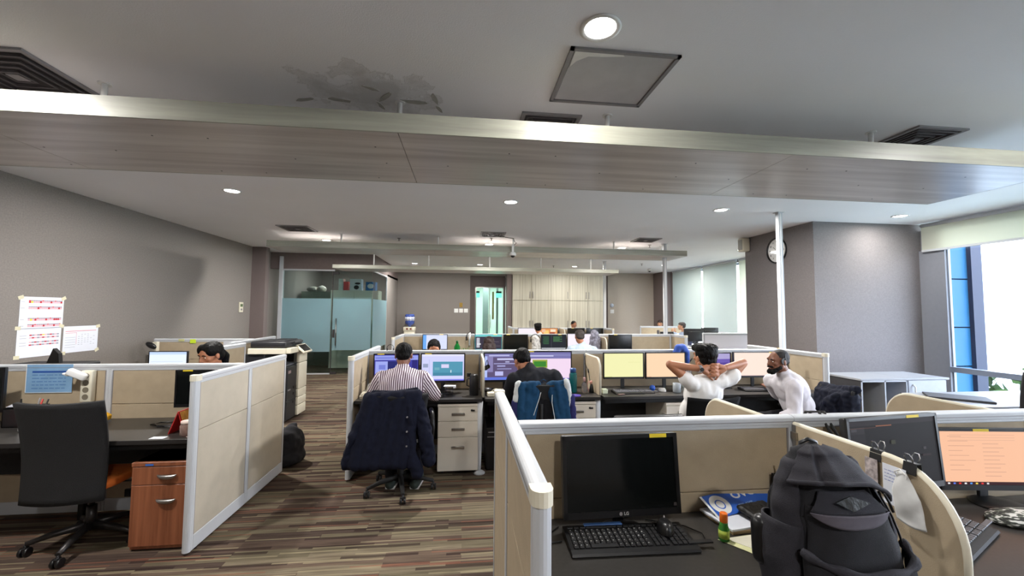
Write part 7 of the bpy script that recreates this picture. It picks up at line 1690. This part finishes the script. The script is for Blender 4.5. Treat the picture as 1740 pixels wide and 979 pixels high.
MB().lathe([(0.0005, 0), (0.04, 0), (0.05, 0.08), (0.0005, 0.08)], n=16).build('pot', M_black, r)
lf = MB()
for k in range(9):
    a_ = k*2.4; lf.add([(0, 0, 0.08), (0.05*math.cos(a_)-0.008*math.sin(a_), 0.05*math.sin(a_)+0.008*math.cos(a_), 0.15), (0.09*math.cos(a_), 0.09*math.sin(a_), 0.21), (0.05*math.cos(a_)+0.008*math.sin(a_), 0.05*math.sin(a_)-0.008*math.cos(a_), 0.15)], [(0, 1, 2, 3)])
lf.build('leaves', mat('leaf_green', srgb(60, 130, 60), 0.6, noise_amt=0.15), r, solid=0.001)
# third row
far(1.70, 'white screen at the left of the far third row', [(0, 0, 1, 1, (240, 232, 240))], w=0.55, y=10.98, st=0)
far(2.27, 'orange and brown picture screen in the far third row', [(0, 0, 1, 1, (225, 150, 90)), (.2, .2, .5, .8, (250, 205, 120)), (.55, .1, .85, .6, (150, 70, 50)), (.1, .6, .3, .9, (235, 190, 160)), (.6, .65, .9, .9, (245, 225, 200))], w=0.5, y=10.98, st=0)
far(3.03, 'left one of two dark monitors in the far third row', None, w=0.48, y=10.98, st=0.3)
far(3.56, 'right one of two dark monitors in the far third row', None, w=0.48, y=10.98, st=0.3)
monitor((4.92, 9.6, 0.74), PI, 'small black monitor back standing alone left of the farthest partition', None, w=0.34, h=0.27, z_mid=0.27, sticker=0)
desk(4.6, 5.4, 9.3, 9.95, 0.74, 'small desk carrying the lone black monitor', [(4.7, 9.35, 'box'), (5.3, 9.35, 'box')])
r = thing('round_table', 'white round meeting table before the blinds', 'table', (6.05, 10.3, 0))
MB().lathe([(0.0005, 0.70), (0.5, 0.70), (0.52, 0.712), (0.52, 0.728), (0.5, 0.735), (0.0005, 0.735)], n=40).build('tabletop', M_wdesk, r); MB().cyl((0, 0, 0.03), (0, 0, 0.7), 0.04).build('column', M_alu, r); MB().lathe([(0.0005, 0), (0.26, 0), (0.25, 0.02), (0.04, 0.05)], n=30).build('base', M_alu, r)
monitor((5.88, 10.05, 0.735), PI-0.15, 'black monitor back on the white round table', None, w=0.5, h=0.33, z_mid=0.30, sticker=0)
monitor((6.42, 10.2, 0.735), PI+0.1, 'second black monitor back half behind the pale sunlit partition', None, w=0.5, h=0.33, z_mid=0.32, sticker=0)
r = thing('folded_laptop', 'open dark blue laptop on the white round table', 'laptop', (5.98, 10.6, 0.735), -0.4)
MB().box((-0.14, -0.1, 0), (0.14, 0.1, 0.015), bev=0.004).build('base', M_black, r); MB().box((-0.14, -0.11, 0.0), (0.14, -0.1, 0.26), bev=0.004, rot=(0.2, 0, 0), piv=(0, -0.1, 0)).build('lid', mat('dark_blue_lid', srgb(50, 56, 84), 0.4), r)
tag(MB().box((-0.05, -0.02, 0), (0.05, 0.02, 0.015), bev=0.004).build('red_case', M_red, loc=(5.95, 10.22, 0.736)).__class__ and bpy.data.objects['red_case'], 'small red case on the white round table', 'case')
bpy.data.objects['red_case'].location = (5.72, 10.5, 0.736)
tag(MB().cyl((0, 0, 0), (0, 0, 0.32), 0.04, n=14).build('grey_pillar_bottle', M_grille, loc=(5.98, 12.2, 0.74)), 'dark upright flask on the farthest white desk', 'flask')

# grey shelf unit with worktop against the column
M_gtop = mat('grey_laminate_top', srgb(150, 152, 156), 0.35, noise_amt=0.03)
M_dk = mat('dark_grey_board', srgb(46, 45, 48), 0.6, noise_amt=0.06)
M_lgrey = mat('light_grey_board', srgb(176, 180, 188), 0.5, noise_amt=0.03)
r = thing('shelf_unit', 'low grey shelf unit with open black compartments under the grey column', 'shelf unit', (4.96, 4.68, 0))
MB().box((0, 0.0, 0), (0.02, 0.5, 0.775)).build('side_panel', M_dk, r)
MB().box((0.0, -0.004, 0), (0.018, 0.0, 0.775)).box((0.33, -0.004, 0), (0.348, 0.5, 0.775)).box((0.64, -0.004, 0), (0.655, 0.5, 0.775)).box((0.0, -0.004, 0.757), (0.655, 0.0, 0.775)).build('frame', M_lgrey, r)
MB().box((0.02, 0.48, 0), (0.64, 0.5, 0.775)).box((0.02, 0, 0), (0.64, 0.48, 0.04)).build('back_panel', M_dk, r)
MB().box((0.348, 0, 0.38), (0.64, 0.48, 0.40)).build('shelf', M_lgrey, r)
MB().box((-0.01, -0.01, 0.776), (0.67, 0.55, 0.80), bev=0.002).build('top', M_gtop, r)
r = thing('side_cabinet', 'pale grey cabinet right of the open compartments', 'cabinet', (5.64, 4.70, 0))
MB().box((0, 0, 0.0), (0.55, 0.5, 0.775)).build('body', M_lgrey, r); MB().box((0.0, -0.02, 0.02), (0.55, -0.001, 0.77), bev=0.003).build('door', M_lgrey, r); MB().tube([(0.06, -0.02, 0.72), (0.06, -0.05, 0.69), (0.06, -0.05, 0.60), (0.06, -0.02, 0.57)], 0.009, n=8).build('handle', M_white, r)
MB().box((-0.002, -0.02, 0.776), (0.6, 0.55, 0.80), bev=0.002).build('top', M_gtop, r)
def lean(name, label, x, w_, m, a_): 
    o = MB().box((-w_/2, -0.16, 0), (w_/2, 0.16, 0.3), bev=0.003).build(name, m, loc=(x, 4.9, 0.05)); o.rotation_euler = (0, a_, 0); return tag(o, label, 'file', 'files in the open compartment')
lean('file_folder', 'white upright file in the left open compartment', 5.02, 0.03, M_white, 0); lean('file_folder', 'blue file in the left open compartment', 5.065, 0.03, mat('file_blue', srgb(60, 90, 160), 0.5), -0.05); lean('file_folder', 'yellow file leaning left in the open compartment', 5.16, 0.025, mat('file_yellow', srgb(200, 170, 60), 0.5), -0.35)
desk(4.85, 6.7, 3.42, 4.12, 0.74, 'bluish lit desk by the window behind the long foreground rail', [(4.95, 3.5, 'box'), (6.6, 3.5, 'box'), (6.6, 4.05, 'box')], m=M_gtop)
o = MB().box((-0.24, -0.16, 0), (0.24, 0.16, 0.022), bev=0.004).build('closed_laptop', M_dk, loc=(5.12, 3.78, 0.7405)); o.rotation_euler = (0, 0, -0.75); tag(o, 'dark flat laptop lying on the window desk', 'laptop')
chair((4.95, 3.02, 0), -0.35, 'black high-back chair with headrest at the right edge of the photo', z_top=1.14, z_bot=0.5, bw=0.5, back_y=-0.1, headrest=True, arms=True, base_rot=0.3, back_m=mat('dark_grey_mesh', srgb(46, 46, 48), 0.8, noise_amt=0.3, noise_scale=160, bump=0.4, bump_scale=300))

# ------------------------------------------------------------------ outside the windows
M_bluec = mat('blue_cladding', srgb(26, 86, 124), 0.5, spec=0.2, noise_amt=0.04, noise_scale=2)
fac = MB(); 
for (z0, z1) in ((-8, -0.4), (-0.38, 0.78), (0.80, 1.40), (1.42, 2.18), (2.20, 2.9), (2.92, 6.0)): fac.box((7.62, 5.76, z0), (8.11, 6.2, z1))
struct('wall_cladding', fac, M_bluec)
fin = MB().box((8.11, 5.70, -8), (8.31, 6.2, 6)); 
struct('trim_8', fin, mat('blue_grey_fin', srgb(34, 42, 62), 0.5, spec=0.2, noise_amt=0.04))
r = tag(MB().box((-400, -400, -30.2), (400, 400, -30)).build('outside_ground', mat('pale_ground', srgb(150, 156, 140), 0.9, noise_amt=0.2, noise_scale=0.05)), 'city ground far below the windows', 'ground', kind='structure')
def tree(x, y, z, s, label):
    r = thing('tree', label, 'tree', (x, y, -30), 0, 'trees outside the window')
    H_ = z+30
    MB().cyl((0, 0, 0), (0, 0, H_-s*0.3), 0.35*s*0.2, 0.2*s*0.2, n=8).build('trunk', mat('bark', srgb(96, 84, 70), 0.9, noise_amt=0.2), r)
    bm = MB(); q = random.Random(int(x*7+y))
    for k in range(420):
        d = Vector((q.gauss(0, 1), q.gauss(0, 1), q.gauss(0, 0.8))).normalized()*(s*(0.55+0.45*q.random()))
        c = Vector((d.x, d.y, H_+d.z*0.7)); a_ = Vector((q.gauss(0, 1), q.gauss(0, 1), q.gauss(0, 1))).normalized(); b = a_.cross(d).normalized()
        w_ = s*0.13; bm.add([c-a_*w_, c-b*w_*.6, c+a_*w_, c+b*w_*.6], [(0, 1, 2, 3)])
    bm.ell((0, 0, H_), (s*.6, s*.6, s*.42), nu=10, nv=7)
    bm.build('foliage', mat('foliage', srgb(40, 56, 26), 0.9, spec=0.1, noise_amt=0.3, noise_scale=1.0), r, fix=False)
    return r
tree(22, 11.5, -2.0, 2.9, 'round green tree crown below the window transom')
tree(31, 24.5, -3.0, 3.2, 'green tree crown left of the nearest one outside')
tree(30, 13.8, 1.0, 3.0, 'taller green tree seen above the window transom')
tree(34, 17.5, -2.0, 3.4, 'farther green tree crown outside beyond the nearest ones')
def tower(x, y, w_, h_, label, m):
    r = thing('distant_building', label, 'building', (x, y, -30), 0.3, 'hazy buildings outside')
    MB().box((-w_/2, -w_/2, 0), (w_/2, w_/2, h_)).build('walls', m, r)
    b = MB()
    for k in range(int(h_/3)): b.box((-w_/2-0.05, -w_/2-0.05, k*3+1), (w_/2+0.05, w_/2+0.05, k*3+2.2))
    b.build('window_bands', mat('hazy_glass', srgb(168, 186, 205), 0.3), r)
M_hz = mat('hazy_facade', srgb(215, 220, 226), 0.8, noise_amt=0.03)
tower(60, 38, 9, 38, 'tall hazy building outside the right window', M_hz)
tower(48, 24, 12, 28.5, 'low pale building outside below the horizon', M_hz)
tower(90, 45, 14, 44, 'distant hazy block outside, farthest one', M_hz)
